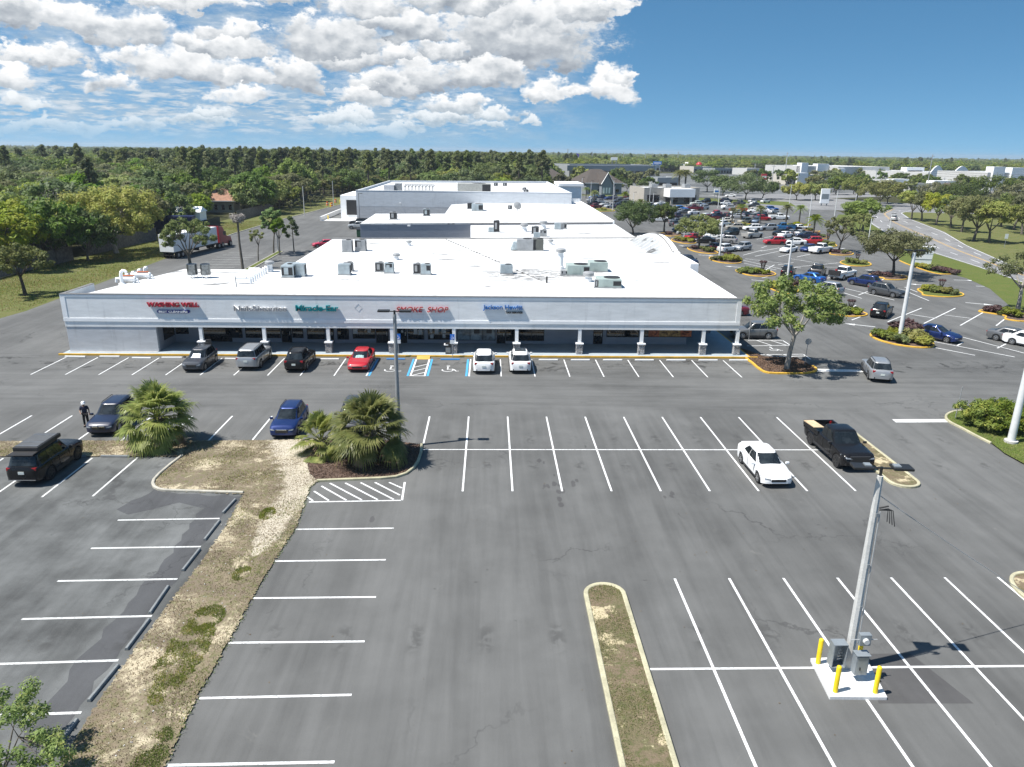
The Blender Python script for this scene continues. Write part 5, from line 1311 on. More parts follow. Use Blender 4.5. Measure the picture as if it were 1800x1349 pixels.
# ---- fan palms in the foreground
def fan_palm(rnd, nfr, flen, htr, dead=8, rad=.24):
    Tk = MB(); Tk.tube([(0,0,-.1),(0,0,htr*.5),(0,0,htr)], [rad*1.25, rad*1.1, rad*.9], 12)
    for i in range(60):
        a = rnd.uniform(0,6.28); z = htr*rnd.uniform(.1,1); Tk.tube([(math.cos(a)*rad,math.sin(a)*rad,z),(math.cos(a)*rad*1.9,math.sin(a)*rad*1.9,z+.22)], [.04,.025], 4)
    Gm, Dm = MB(), MB()
    def frond(mb, az_, el_, L, droop, nb=22, wide=1.45):
        d = Vector((math.cos(az_)*math.cos(el_), math.sin(az_)*math.cos(el_), math.sin(el_)))
        side = Vector((-math.sin(az_), math.cos(az_), 0)); st = Vector((0,0,htr)) + d*.1; pe = L*.60
        hub = st + d*pe + Vector((0,0,-droop*pe*.22))
        mb.tube([st, st.lerp(hub, .5)+Vector((0,0,droop*pe*.08)), hub], [.026,.02,.014], 4, False)
        d2 = (d + Vector((0,0,-droop*.5))).normalized(); up2 = d2.cross(side)
        if up2.z < 0: up2 = -up2
        roll = rnd.uniform(-.35,.35); side2 = (side*math.cos(roll)+up2*math.sin(roll)); up3 = up2*math.cos(roll)-side*math.sin(roll)
        for k in range(nb):
            t = (k+.5)/nb*2-1; ang = t*wide
            bd = (d2*math.cos(ang) + side2*math.sin(ang)).normalized(); bl_ = L*.62*(1-.30*t*t)*rnd.uniform(.85,1.1)
            wv = (side2*math.cos(ang) - d2*math.sin(ang))*L*.030; cup = up3*(.10*L)
            a0 = hub; a1 = hub + bd*bl_*.45 + cup*.6; a2 = hub + bd*bl_*.78 + cup*.5 + Vector((0,0,-.04*L)); a3 = hub + bd*bl_ + cup*.15 + Vector((0,0,-(.08+droop*.10)*L*rnd.uniform(.3,1.8)))
            mb.add([a0-wv*.2, a0+wv*.2, a1+wv, a1-wv, a2+wv*.5, a2-wv*.5, a3], [(0,1,2,3),(3,2,4,5),(5,4,6)])
    for i in range(nfr):
        t = (i+.5)/nfr; el_ = R(86 - 120*t**1.0 + rnd.uniform(-10,10)); az_ = i*2.39996 + rnd.uniform(-.3,.3)
        frond(Gm, az_, el_, flen*rnd.uniform(.82,1.12), .15 + .55*t)
    for i in range(dead): frond(Dm, rnd.uniform(0,6.28), R(rnd.uniform(-58,-30)), flen*rnd.uniform(.75,.95), .9, 14, .9)
    return Tk, Gm, Dm
def place_palm(rnd, pos, label, nfr, flen, htr, dead=8, z=.05, squash=1.0):
    a, b, c = fan_palm(rnd, nfr, flen, htr, dead)
    t = thing('fan_palm', label, 'palm', (pos[0], pos[1], z)); t.scale = (1,1,squash)
    a.build('trunk', M_BARK, t, smooth=50); b.build('crown', L_PALM, t)
    if dead: c.build('dead_frond', L_PALMD, t)
    return t
rp = random.Random(21)
p1, p2, p3 = G(284,783), G(655,812), G(566,800)
place_palm(rp, p1, 'round fan palm on the dry grass strip, standing apart from the palm clump', 58, 2.1, 1.85, 6)
place_palm(rp, p2, 'biggest fan palm, in the mulch bed at the foot of a lamp post', 62, 2.12, 2.05, 12)
place_palm(rp, p3, 'smaller yellowish fan palm leaning against the biggest one', 32, 1.65, .9, 7)

# ---- date and cabbage palms in the right lot
def date_palm_meshes(rnd, htr, fl, nfr=26, fan=False):
    T = MB(); T.tube([(0,0,-.1),(rnd.uniform(-.1,.1),.05,htr*.5),(0,0,htr)], [.24,.19,.2], 9)
    C = MB()
    for i in range(nfr):
        az_ = i*2.4+rnd.uniform(-.2,.2); el_ = R(75-95*(i+.5)/nfr); L = fl*rnd.uniform(.85,1.1)
        d = Vector((math.cos(az_)*math.cos(el_), math.sin(az_)*math.cos(el_), math.sin(el_))); s_ = Vector((-math.sin(az_), math.cos(az_), 0))
        pts = [Vector((0,0,htr)) + d*L*t + Vector((0,0,-.55*L*t*t)) for t in (0,.25,.5,.75,1.0)]
        for k in range(9):
            t = (k+.6)/9; j = min(3, int(t*4)); p = pts[j].lerp(pts[j+1], t*4-j); ll = L*.30*math.sin(math.pi*(.12+.82*t))+.06
            for sg in (-1, 1):
                tip = p + s_*sg*ll*.8 + d*ll*.5 + Vector((0,0,-ll*.35)); w = d*.07*L*.55
                C.add([p-w, p+w, tip+w*.3, tip-w*.3], [(0,1,2,3)])
        C.tube(pts, [.03,.026,.02,.014,.006], 4, False)
    return T.mesh('trunk', smooth=50, mats=(M_BARK,)), C.mesh('crown', mats=(L_PALMY if not fan else L_GREY,))
rd = random.Random(5)
dp = [date_palm_meshes(rd, 3.6, 2.4), date_palm_meshes(rd, 4.6, 2.2), date_palm_meshes(rd, 4.6, 1.9, 34, True)]
for px, py, k, s_, lb in ((1429,414.5,0,1.05,'tall date palm with spreading fronds and a white collar at its foot'),(1404,395,1,.95,'date palm left of the spreading one, white band on its trunk'),(1381,394,2,.95,'grey-green cabbage palm beside a lime shrub'),(1334.7,394,2,.9,'cabbage palm standing over a blue-grey car'),
    (1301,393,1,.95,'feathery green palm in the middle bed'),(1286,396,2,.85,'yellowish cabbage palm at the end of the middle bed'),(1098,356,0,.85,'palm with wide fronds among the far rows'),(1125,371,0,.8,'lime palm just above the big oak crown'),(1030,349,1,.8,'young palm near the house gable'),(1044,361,1,.95,'second palm by the house, nearer the roof edge')):
    p = G(px, py); tree(dp[k], p, lb, 'palm_tree', rd.uniform(0,6), s_, None, 'palm')
for px, lb in ((1192,'left of two tall palms by the concrete building'),(1203,'right of two tall palms by the concrete building')):
    p = G(px, 340); tree(dp[2], p, lb, 'palm_tree', rd.uniform(0,6), 2.1, None, 'palm', .95)
# dead palm behind the shops
p, hh = hgt(427,473,417,378); T = MB(); T.tube([(0,0,0),(-.15,0,hh*.5),(-.1,0,hh-1)], [.22,.17,.15], 9)
t = thing('dead_palm', 'dead grey palm with a brown tuft behind the flat roof', 'palm', (p.x, p.y, 0)); T.build('trunk', M_BARK, t)
put('crown', leaves_mesh('crown', [((-.1,0,hh-.6),1.0),((.5,0,hh-.3),.7),((-.7,.2,hh-.3),.7)], 700, .12, rd, L_BARE, 6), t)

# ---- single trees that can be told apart
rt_ = random.Random(77)
def one(px, py, h, cr, label, mat=L_OAK, nleaf=5000, ls=.26, name='oak_tree', **k):
    p = G(px, py); return tree(tree_meshes(rt_, h, cr, nleaf=nleaf, lsize=ls, mat=mat, **k), p, label, name, 0)
L_OAKB = leafmat('vivid_oak_leaves', (.058,.095,.016), (.085,.125,.022), (.13,.155,.03))  # a more saturated green than the other oak leaves
one(1382,650,7.7,3.75,'bushy oak on the mulch island at the corner of the plaza', L_OAKB, 11000, .15, nclump=50, base=.42, gap=.9, bark=M_BARKP, trunk=.19)
one(1113,413,7.2,4.4,'broad dark oak rising behind the white roof edge', L_DARK, 9000, .2, nclump=60, base=.22)
one(1167,409,6.6,3.2,'round dark tree right of the broad oak', L_DARK, 5000, .22, nclump=34, base=.36)
one(1229,438,6.2,3.6,'leafy pale-trunked tree over the black sedan', L_OAK, 8000, .2, nclump=40, base=.35, bark=M_BARK)
one(1474,443,6.4,3.2,'sparse olive tree on the bed near the road drive', L_GREY, 2600, .22, nclump=30, base=.33, gap=1)
one(1516,408,7.4,4.4,'dense dark green tree leaning over the roadside', L_GREEN, 8000, .24, nclump=44, base=.42)
one(1570,485,6.9,4.6,'wide grey-green tree in front of the white monument sign', L_GREY, 9000, .2, nclump=48, base=.34, bark=M_BARKD)
one(1788,550,7.6,3.9,'thin half-bare tree at the right edge of the photo', L_GREY, 3600, .17, nclump=34, base=.40, gap=1, bark=M_BARKP)
one(45,520,6.2,2.9,'lone young tree on the grass bank at the far left', L_OAK, 5200, .2, nclump=34, base=.40, bark=M_BARKD)
one(338,486,8.4,3.1,'light green tree standing behind the twin steel cylinders', L_OAKB, 5200, .2, nclump=36, base=.36, gap=.8)
one(454,460,5.4,1.5,'thin young tree, leftmost on the rear planting strip', L_GREY, 1200, .18, nclump=16, base=.5, gap=1, trunk=.09)
one(481,446,7.8,1.9,'tall bright tree in the middle of the rear planting strip', L_GREEN, 4200, .24, nclump=30, base=.46, trunk=.12)
one(517,443,6.2,1.9,'slim tree with dark tufts at the end of the rear strip', L_DARK, 1300, .2, kind='pine', nclump=12, base=.45, trunk=.12)
one(492,449,6.4,1.5,'second bright tree close beside the tall one on the rear strip', L_GREEN, 2400, .24, nclump=22, base=.46, trunk=.1)
for i, (px, py, s_) in enumerate(((1602,386,8.2),(1645,396,8.6),(1711,424,9.6),(1738,427,8.8),(1781,404,9.0),(1760,399,8.2),(1671,401,8.0),(1690,408,8.6),(1620,389,8.2),(1796,412,9),(1812,430,9.4))):
    one(px, py, s_, s_*.47, ('lime-tinged oak, first of the grove right of the road','twin-trunked bright oak in the grove','tall dark oak with shade under it in the grove','yellowish oak nearest to the road in the grove','dark oak at the edge of the photo in the grove','small oak behind the yellowish one','short oak between two larger ones in the grove','grey-green oak left of the tall dark oak','oak half hidden behind the first of the grove','oak cut by the right border of the photo','nearest oak at the right border, half in the photo')[i],
        (L_LIME,L_LIME,L_OAK,L_LIME,L_DARK,L_OAK,L_OAK,L_GREY,L_OAK,L_GREY,L_OAK)[i], 4200, .3, nclump=30, base=.30)
one(1510,412,4.6,3.2,'rounded flowering bush tree at the edge of the lot by the road', L_LIME, 3600, .22, nclump=24, base=.16, name='bush_tree')
for px, py, h_, cr_, lb, mt in ((1400,352,6.5,5.0,'lime tree clump beside the far lamp post',L_LIME),(1433,352,6.5,5.5,'yellow-green tree by the white pylon sign',L_LIME),(1310,352,9.5,9.0,'huge spreading dark oak beyond the lot',L_DARK),(1243,338,10,7.5,'dark rounded tree right of the bank building',L_DARK),(1270,344,8,6,'dark tree between the bank and the huge oak',L_DARK),
    (1340,350,7,6,'dark oak close to the red octagonal sign',L_DARK),(1505,352,9,6.5,'yellowish tree at the highway corner',L_LIME),(1545,362,8.5,7,'grey-green oak thicket by the highway',L_GREY),(1560,358,7,5.5,'pale bush oak by the street corner',L_OAK),(1650,355,7.5,7,'low grey-green tree before the white stores',L_GREY),(1690,360,7.5,8,'long dark hedge-like oak before the stores',L_DARK),(1740,352,10,9,'very large dark tree before the far stores',L_DARK),(1780,366,8,7,'grey-green tree near the orange sign',L_GREY),
    (1585,330,8,5,'dark tree at the corner of the white store',L_DARK),(1482,333,8,7,'dark tree beside the low restaurant roof',L_DARK),(1460,312,8,6,'dark tree in front of the far store row',L_DARK)):
    one(px, py, h_, cr_, lb, mt, 4200, .42, nclump=30, base=.25)
fs = [tree_meshes(rt_, 7.5, 4.2, nleaf=1500, lsize=.6, mat=m_, nclump=22, base=.2) for m_ in (L_DARK, L_OAK, L_GREY)]
for i in range(94):
    if i < 62: px, py = rt_.uniform(1430,1810), rt_.choice((319,321,324,327,334,338,342))
    elif i < 82: px, py = rt_.uniform(985,1150), rt_.uniform(318,345)
    else: px, py = rt_.uniform(1290,1460), rt_.uniform(312,330)
    if 1028 < px < 1094 and py > 330: py = 327
    p = G(px, py); k = rt_.choice((0,0,1,2)); tree(fs[k], p, ('dark','green','grey-green')[k] + (' tree in the row before the far stores',' tree in the thicket around the long grey building',' tree along the far side of the highway')[(i >= 62)+(i >= 82)], 'broadleaf_tree', rt_.uniform(0,6), rt_.uniform(.7,1.25), ('dark','green','grey-green')[k] + (' store row trees',' thicket trees',' highway trees')[(i >= 62)+(i >= 82)])
one(205,446,10.6,7.0,'big yellow-green tree with pale limbs standing over the rear fence', L_LIME, 15000, .30, nclump=80, base=.24, bark=M_BARKP, gap=.5, limbs=8, trunk=.36)
one(20,474,9.6,5.6,'billowing lime tree at the left border above the fence', L_LIME, 11000, .30, nclump=50, base=.2)
# foreground branch tips at the lower left corner
p, hh = G(30,1400), 0
tree(tree_meshes(rt_, 2.7, 1.75, nleaf=9000, lsize=.06, mat=L_OAKB, nclump=44, base=.25, gap=1, trunk=.06), (p.x-.35, p.y+.2), 'small-leaved young tree poking into the lower left corner', 'young_tree')
# saplings along the rear kerb
sap = tree_meshes(rt_, 3.4, 1.2, nleaf=900, lsize=.2, mat=L_GREY, nclump=12, base=.42, trunk=.05)
for i, (px, py) in enumerate(((511,375),(527,372),(547,366),(556,364),(565,359),(578,354))):
    p = G(px, py); tree(sap, p, 'slim young tree in the grass row along the rear drive', 'sapling', i*1.3, rt_.uniform(.85,1.15), 'saplings along the rear drive')

# ---- the woods on the left and behind
rw_ = random.Random(101)
protos = [tree_meshes(rw_, 9.5, 6.4, nleaf=4600, lsize=.46, mat=L_DARK, nclump=46, base=.2), tree_meshes(rw_, 8.5, 6.0, nleaf=4600, lsize=.46, mat=L_OAK, nclump=42, base=.22),
    tree_meshes(rw_, 9, 6.0, nleaf=3600, lsize=.44, mat=L_GREY, nclump=42, base=.22, gap=.6), tree_meshes(rw_, 8, 5.6, nleaf=4400, lsize=.46, mat=L_LIME, nclump=38, base=.2),
    tree_meshes(rw_, 15, 3.2, 'pine', nleaf=2000, lsize=.44, mat=L_PINE, bark=M_BARKD, nclump=22, base=.52), tree_meshes(rw_, 9, 5.4, nleaf=1000, lsize=.16, mat=L_BARE, bark=M_BARKP, nclump=44, base=.25, gap=1),
    tree_meshes(rw_, 10, 5.6, nleaf=4800, lsize=.48, mat=L_GREEN, nclump=40, base=.2)]
def proj(p):
    v = Vector(p) - Vector((0,0,H)); d = v.dot(CF)
    return (900 + F*v.dot(CR)/d, 674.5 - F*v.dot(CU)/d) if d > 1 else (-9999, 0)
# picked trees of the near edge of the woods
for px, py, k, s_, lb in ((115,440,5,1.15,'leafless grey tree behind the fence'),(105,468,0,.98,'dark dense tree hanging over the grass bank'),(88,425,6,1.0,'vivid green tree behind the leafless one'),
    (318,405,6,.78,'round vivid green tree behind the blue container'),(350,395,1,.8,'soft green tree beside the tiled house'),(460,378,6,1.1,'big green tree left of the rear lamp post'),(440,362,0,1.0,'dark tree at the end of the tiled house'),(525,356,6,1.35,'tall columnar green tree behind the rear fence'),(160,462,0,.8,'dark bush tree at the foot of the yellow-green tree'),(250,425,2,1.1,'grey-green tree behind the shed'),(285,398,0,1.05,'dark tree over the blue container'),
    (5,440,1,1.1,'mid-green tree at the left border'),(60,455,0,.9,'dark tree between the lime and the leafless one'),(410,372,0,.75,'dark bush tree before the tiled house'),(505,366,2,.8,'olive bush tree along the dark fence'),(590,345,1,.85,'bushy tree near the orange barrels'),(620,330,2,1.0,'grey-green tree at the rear of the supermarket')):
    p = G(px, py); tree(protos[k], (p.x-1.5, p.y+2), lb, 'broadleaf_tree', rw_.uniform(0,6), s_*.86, None, 'tree', 1.14)
spots = []
def clear(x, y):
    if -72 < x and y < 205 and x < 60: return False
    if -60 < x < 62 and y < 300: return False
    if x > 30 and y < 620 and x > -5 + (y-300)*.0: 
        return False
    return True
def try_add(x, y, mind):
    for q in spots[-400:]:
        if (q[0]-x)**2 + (q[1]-y)**2 < mind*mind: return
    spots.append((x, y))
SEE = [(G(208,325), 6), (G(210,309), 6), (G(394,318), 5), (G(388,366), 6.5), (G(712,322), 14), (G(164,308), 5)]
def hidden(x, y):
    for q, w in SEE:
        if q.y-62 < y < q.y+1 and abs(x - q.x*y/q.y) < w: return True
    return False
for it in range(6000):
    r = 85 + 420*rw_.random(); a = R(rw_.uniform(-40, 4)); x, y = r*math.sin(a), r*math.cos(a)
    if not clear(x, y): continue
    if math.hypot(x+69, y-150) < 0: continue
    if abs(x+95) < 11 and 225 < y < 262: continue      # the tiled house
    if x > -76.5 and y < 215: continue
    if x > -66 and y < 300: continue
    # a clearing with pale roofs
    if any(abs(x-hx) < 9 and -13 < y-hy < 9 for hx, hy in ((-108,160+75),(-163,262),(-120,330),(-196,345),(-70,520))): continue
    if hidden(x, y): continue
    try_add(x, y, 7.8)
vis = []
for x, y in spots:
    u, v = proj((x, y, 9))
    if -60 < u < 1860: vis.append((x*x+y*y, x, y))
vis.sort()
GROUPS = [('dark bushy tree in the woods beyond the rear fence','dark trees of the woods'),('mid-green leafy tree in the woods beyond the rear fence','green trees of the woods'),('grey-green loose-crowned tree in the woods beyond the rear fence','grey-green trees of the woods'),('yellow-green tree in the woods beyond the rear fence','yellow-green trees of the woods'),('tall slender pine rising above the woods','pines of the woods'),('bare grey tree in the woods beyond the rear fence','bare trees of the woods'),('bright green tree in the woods beyond the rear fence','bright green trees of the woods')]
def pick(x, y):
    u = rw_.random(); d = math.hypot(x, y)
    pine = .03 if d < 200 else .22 if x/y > -.42 else .02
    if u < pine: return 4
    return rw_.choice((0,0,0,1,1,1,2,2,2,3,6,0,1,5 if d < 240 else 2))
NIND = 235
rest = []
for i, (_, x, y) in enumerate(vis):
    k = pick(x, y); d_ = math.hypot(x, y); s_ = rw_.uniform(.75,1.2) if k != 4 else rw_.uniform(.95,1.12)*(1.10 if d_ > 300 else 1)
    if i < NIND: tree(protos[k], (x, y), GROUPS[k][0], 'pine_tree' if k == 4 else 'broadleaf_tree', rw_.uniform(0,6), s_, GROUPS[k][1], 'tree', .92 if k != 4 else 1)
    else: rest.append((x, y, k, s_))
# the rest of the woods, out to the horizon: one mass, scattered copies of small trees
low = [tree_meshes(rw_, h_, cr_, k_, nleaf=2200, lsize=.75, mat=m_, nclump=n_, base=b_) for h_, cr_, k_, m_, n_, b_ in ((10,7.5,'oak',L_DARK,40,.1),(9.5,7.5,'oak',L_OAK,40,.1),(9.5,7.5,'oak',L_GREY,40,.1),(14,3.6,'pine',L_PINE,20,.4),(9,7,'oak',L_GREEN,40,.1))]
for it in range(26000):
    # uniform over picture rows rather than over the ground
    r = 380/(1-.93*rw_.random()); a = R(rw_.uniform(-41, 41)); x, y = r*math.sin(a), r*math.cos(a)
    if x > 30+max(0, (y-900)*.0) and y < 640 and not (30 < x < 75 and y > 560): continue
    if x > 60 and y < 760 and x/y > .2: continue
    if y < 330 and x > -64: continue
    k = 3 if rw_.random() < (.16 if -.5 < x/y < .02 and r < 700 else .02) else rw_.choice((0,1,1,2,4,0) if x < 0 else (0,1,1,1,4,1))
    rest.append((x, y, k+100, rw_.uniform(.85,1.2)))
def scatter(name, items, meshes, label=None):
    """one object of kind stuff: points carrying copies of a few trees"""
    me = bpy.data.meshes.new(name); n = len(items)
    me.vertices.add(n); me.vertices.foreach_set('co', np.array([(x, y, 0) for x, y, k, s_ in items], np.float32).ravel())
    at = me.attributes.new('pick', 'INT', 'POINT'); at.data.foreach_set('value', np.array([k for _, _, k, _ in items], np.int32))
    at = me.attributes.new('size', 'FLOAT', 'POINT'); at.data.foreach_set('value', np.array([s_ for *_, s_ in items], np.float32))
    at = me.attributes.new('turn', 'FLOAT', 'POINT'); at.data.foreach_set('value', np.array([rw_.uniform(0,6.28) for _ in items], np.float32))
    o = bpy.data.objects.new(name, me); COL.objects.link(o)
    ng = bpy.data.node_groups.new(name, 'GeometryNodeTree')
    ng.interface.new_socket('Geometry', in_out='INPUT', socket_type='NodeSocketGeometry'); ng.interface.new_socket('Geometry', in_out='OUTPUT', socket_type='NodeSocketGeometry')
    q = NT(ng); gi = q.node('NodeGroupInput'); go = q.node('NodeGroupOutput')
    cl = bpy.data.collections.new(name)
    for i, ms in enumerate(meshes):
        a = bpy.data.objects.new('%s_%02d' % (name, i), join_mesh(ms)); cl.objects.link(a)
    ci = q.node('GeometryNodeCollectionInfo'); ci.inputs[0].default_value = cl; ci.inputs['Separate Children'].default_value = True; ci.inputs['Reset Children'].default_value = True
    def attr(nm, typ):
        nd = q.node('GeometryNodeInputNamedAttribute', data_type=typ); nd.inputs[0].default_value = nm; return nd.outputs[0]
    io = q.node('GeometryNodeInstanceOnPoints'); q.l.new(gi.outputs[0], io.inputs['Points']); q.l.new(ci.outputs[0], io.inputs['Instance']); io.inputs['Pick Instance'].default_value = True
    q.l.new(attr('pick', 'INT'), io.inputs['Instance Index'])
    cx = q.node('ShaderNodeCombineXYZ'); q.l.new(attr('turn', 'FLOAT'), cx.inputs[2]); q.l.new(cx.outputs[0], io.inputs['Rotation'])
    q.l.new(attr('size', 'FLOAT'), io.inputs['Scale']); q.l.new(io.outputs[0], go.inputs[0])
    md = o.modifiers.new('scatter', 'NODES'); md.node_group = ng
    return tag(o, label, kind='stuff')
def join_mesh(ms):
    bm = bmesh.new(); bm.from_mesh(ms[0]); n0 = len(bm.faces); bm.from_mesh(ms[1]); bm.faces.ensure_lookup_table()
    for i, f in enumerate(bm.faces): f.material_index = 0 if i < n0 else 1
    me = bpy.data.meshes.new('tree'); bm.to_mesh(me); bm.free(); me.materials.append(ms[0].materials[0]); me.materials.append(ms[1].materials[0]); return me
scatter('woods', [(x, y, k, s_) for x, y, k, s_ in rest if k < 100], protos, 'rest of the mixed woods behind the nearest trees')
scatter('far_woods', [(x, y, k-100, s_) for x, y, k, s_ in rest if k >= 100], low, 'far woods running out to the horizon')
# ------------------------------------------------------------------ street furniture
M_POLE = flat('galvanised_pole', (.42,.43,.43), .5, .2, .12, 2); M_POLEW = flat('white_painted_pole', (.66,.67,.67), .5, 0, .1, 1.5); M_POLEG = flat('grey_pole', (.30,.31,.32), .5, .2, .1, 2)
M_CPOLE = concrete('spun_concrete_pole', (.52,.52,.50), .12, .3); M_STEEL = flat('grey_steel_box', (.26,.29,.31), .45, .3, .1, 3); M_YEL = flat('bollard_yellow', (.78,.56,.012), .5, 0, .08, 3)
M_WIRE = flat('cable', (.03,.03,.03), .6); M_LENS = flat('lamp_lens', (.55,.56,.56), .3)
def lamp_post(base, top, label, mat=M_POLEW, heads=2, r=.11, name='lamp_post', ang=0.0, group=None, arm=.65):
    p, h = hgt(*base, *top); t = thing(name, label, 'lamp post', (p.x, p.y, 0), 0, group)
    g = MB(); g.tube([(0,0,0),(0,0,h-.25)], [r*1.1, r*.8], 12); g.build('pole', mat, t, smooth=50)
    g = MB(); g.tube([(0,0,0),(0,0,.25)], r*1.9, 10); g.build('pole_base', M_CONC, t, smooth=50)
    g = MB(); g.tube([(0,0,h-.3),(0,0,h)], r*.5, 8)
    for k in range(heads):
        s_ = 1 if k == 0 else -1; d = (math.cos(ang)*s_, math.sin(ang)*s_)
        g.tube([(0,0,h-.06),(d[0]*arm*.6,d[1]*arm*.6,h-.06)], .035, 6)
        hd = MB(); hd.cbox((d[0]*arm, d[1]*arm, h-.03), (.72,.42,.11), ang + (0 if s_ > 0 else math.pi)); hb = hd.build('lamp_head', M_BLK, t, bevel=.03)
        q = MB(); q.cbox((d[0]*(arm+.02), d[1]*(arm+.02), h-.093), (.45,.3,.012), ang); q.build('lens', M_LENS, hb)
    g.build('arm', M_BLK, t)
    return t
lamp_post((702,786),(689,546), 'grey lamp post with twin flat heads standing in the palm bed', M_POLEG, 2, .13)
lamp_post((1776,780),(1822,520), 'thick white lamp post at the right edge beside the clipped shrubs', M_POLEW, 2, .22)
lamp_post((1580,600),(1612,440), 'tall thick white lamp post in the yellow-kerbed bed by the blue sedan', M_POLEW, 2, .20)
lamp_post((1381,513),(1391,420), 'white lamp post seen behind the bushy oak', M_POLEW, 1, .14)
lamp_post((1264,456),(1275,380), 'tall white lamp post at the round bed of yellow-green plants', M_POLEW, 1, .15)
for b, tp, lb in (((1202,421.6),(1204,392),'short lamp post in the flower bed near the plaza side'),((1262,366),(1264.5,328),'lamp post by the sideways black sedan'),((1310,351),(1311.5,329),'lamp post before the huge oak'),((1387.6,358.5),(1393,324),'lamp post with a square top by the lime tree clump'),((1419.6,404.7),(1428,342),'white lamp post between two date palms'),
    ((1465.8,387),(1473.6,334),'slim lamp post on the verge by the road bend'),((1525.8,427),(1532,382),'grey lamp post under the dense dark roadside tree'),((1562,412),(1568.5,375),'slim white lamp post at the roadside before the driving suv'),((1503,361),(1507,339),'street light with a side arm on the far corner'),((1076.7,371),(1078.5,316),'slender lamp post just beyond the roof edge'),
    ((1037.8,359),(1038.5,318),'lamp post in front of the gabled house'),((1113,361),(1114.5,338),'short lamp post among the far rows'),((1141,365.5),(1143.5,329),'lamp post at the left end of the bank'),((1147.5,363),(1148.5,338),'shorter lamp post close beside the one at the bank'),((1181,358),(1182.5,331),'lamp post before the bank entrance'),((1022,352),(1022.5,312),'lamp post behind the entrance tower'),((1080,345),(1079,327),'lamp post by the house drive')):
    lamp_post(b, tp, lb, M_POLEW, 1, .10)
for b, tp, lb, m in (((489,442),(483,388),'grey pole among the bright trees of the rear strip',M_POLEG),((535.5,380),(532,326),'pale wood pole on the rear verge',M_CPOLE),((586.7,362.7),(584,317),'pale pole beside the orange barrels',M_CPOLE),((632.5,393),(628,340),'dark thin pole against the supermarket wall',M_POLEG)):
    lamp_post(b, tp, lb, m, 1, .11, 'utility_pole')
# ---- power pole on the concrete pad
pb = (G(1424,1162), G(1520,1158), G(1559,1231), G(1458,1230)); g = MB(); g.prism([w2(p) for p in pb], -.02, .13)
tag(g.build('concrete_pad', M_CONC_W, bevel=.02), 'bright white concrete pad under the power pole with yellow posts at its corners', 'pad')
def zb(px, py): return G(px, py, .13)
for b, tp, lb in (((1437.5,1166),(1441,1122),'far left'),((1468,1216),(1473.5,1170),'near left'),((1538,1217.5),(1545,1171),'near right'),((1509,1160),(1512.5,1126),'half hidden')):
    p = zb(*b); d = ray(*tp); h = H + d.z*math.hypot(p.x,p.y)/math.hypot(d.x,d.y) - .13
    g = MB(); g.lathe([(.085,0),(.085,h-.06),(.07,h-.02),(.03,h)], n=16)
    o = g.build('bollard', M_YEL, smooth=50); o.location = p
    tag(o, {'far left':'yellow bollard at the far left corner of the concrete pad','near left':'yellow bollard at the near left corner of the concrete pad','near right':'yellow bollard at the near right corner of the concrete pad','half hidden':'yellow bollard half hidden behind the grey meter boxes'}[lb], 'bollard', 'bollards on the concrete pad')
ppole, ph = hgt(1491,1186,1551,822, .13)
ppole = G(1489.5,1171,.13)
d = ray(1550,822); tt = (ppole.y+.0)/d.y; ph = H + d.z*tt; px_top = d.x*tt
t = thing('power_pole', 'pale concrete power pole with twin lamp heads, standing on the concrete pad', 'utility pole', (ppole.x, ppole.y, .13))
lx = px_top - ppole.x; hh = ph - .13
g = MB(); g.tube([(0,0,0),(lx*.5,0,hh*.5),(lx,0,hh-.3)], [.17,.145,.105], 8); g.build('pole', M_CPOLE, t)
g = MB(); g.tube([(lx,0,hh-.32),(lx,0,hh+.02)], .05, 8); g.tube([(lx-.5,.06,hh-.02),(lx+.5,-.06,hh-.02)], .035, 6); g.build('arm', M_BLK, t)
for s_ in (-1, 1):
    g = MB(); g.cbox((lx+s_*.66,-s_*.05,hh+.02),(.66,.46,.09),-.1); hb = g.build('lamp_head', M_BLK, t, bevel=.025)
    g = MB(); g.cbox((lx+s_*.48,-s_*.05,hh+.085),(.22,.24,.05),-.1); g.build('heat_sink', M_STEEL, hb)
g = MB()
for z in (2.6, 4.3, 6.3): g.cbox((lx*z/hh+.05,-.15,z),(.10,.03,.16))
g.build('pole_clamp', M_STEEL, t)
g = MB()
zc = hh-1.55; xc = lx*zc/hh
for k in range(4): a = k*.35; g.tube([(xc+.1,-.1,zc),(xc+.38+.06*k,-.16,zc+.10-.03*k),(xc+.42+.10*k,-.16,zc-.42-.06*k)], .016, 5, False)
g.tube([(xc+.1,-.1,zc+.08),(xc+.4,-.12,zc+.16)], .03, 5); g.build('service_cable', M_WIRE, t)
g = MB(); g.tube([(.20,-.10,.2),(.16+lx*.4,-.12,hh*.45),(.14+lx*.8,-.12,hh*.8)], .025, 6); g.build('conduit', M_POLE, t)
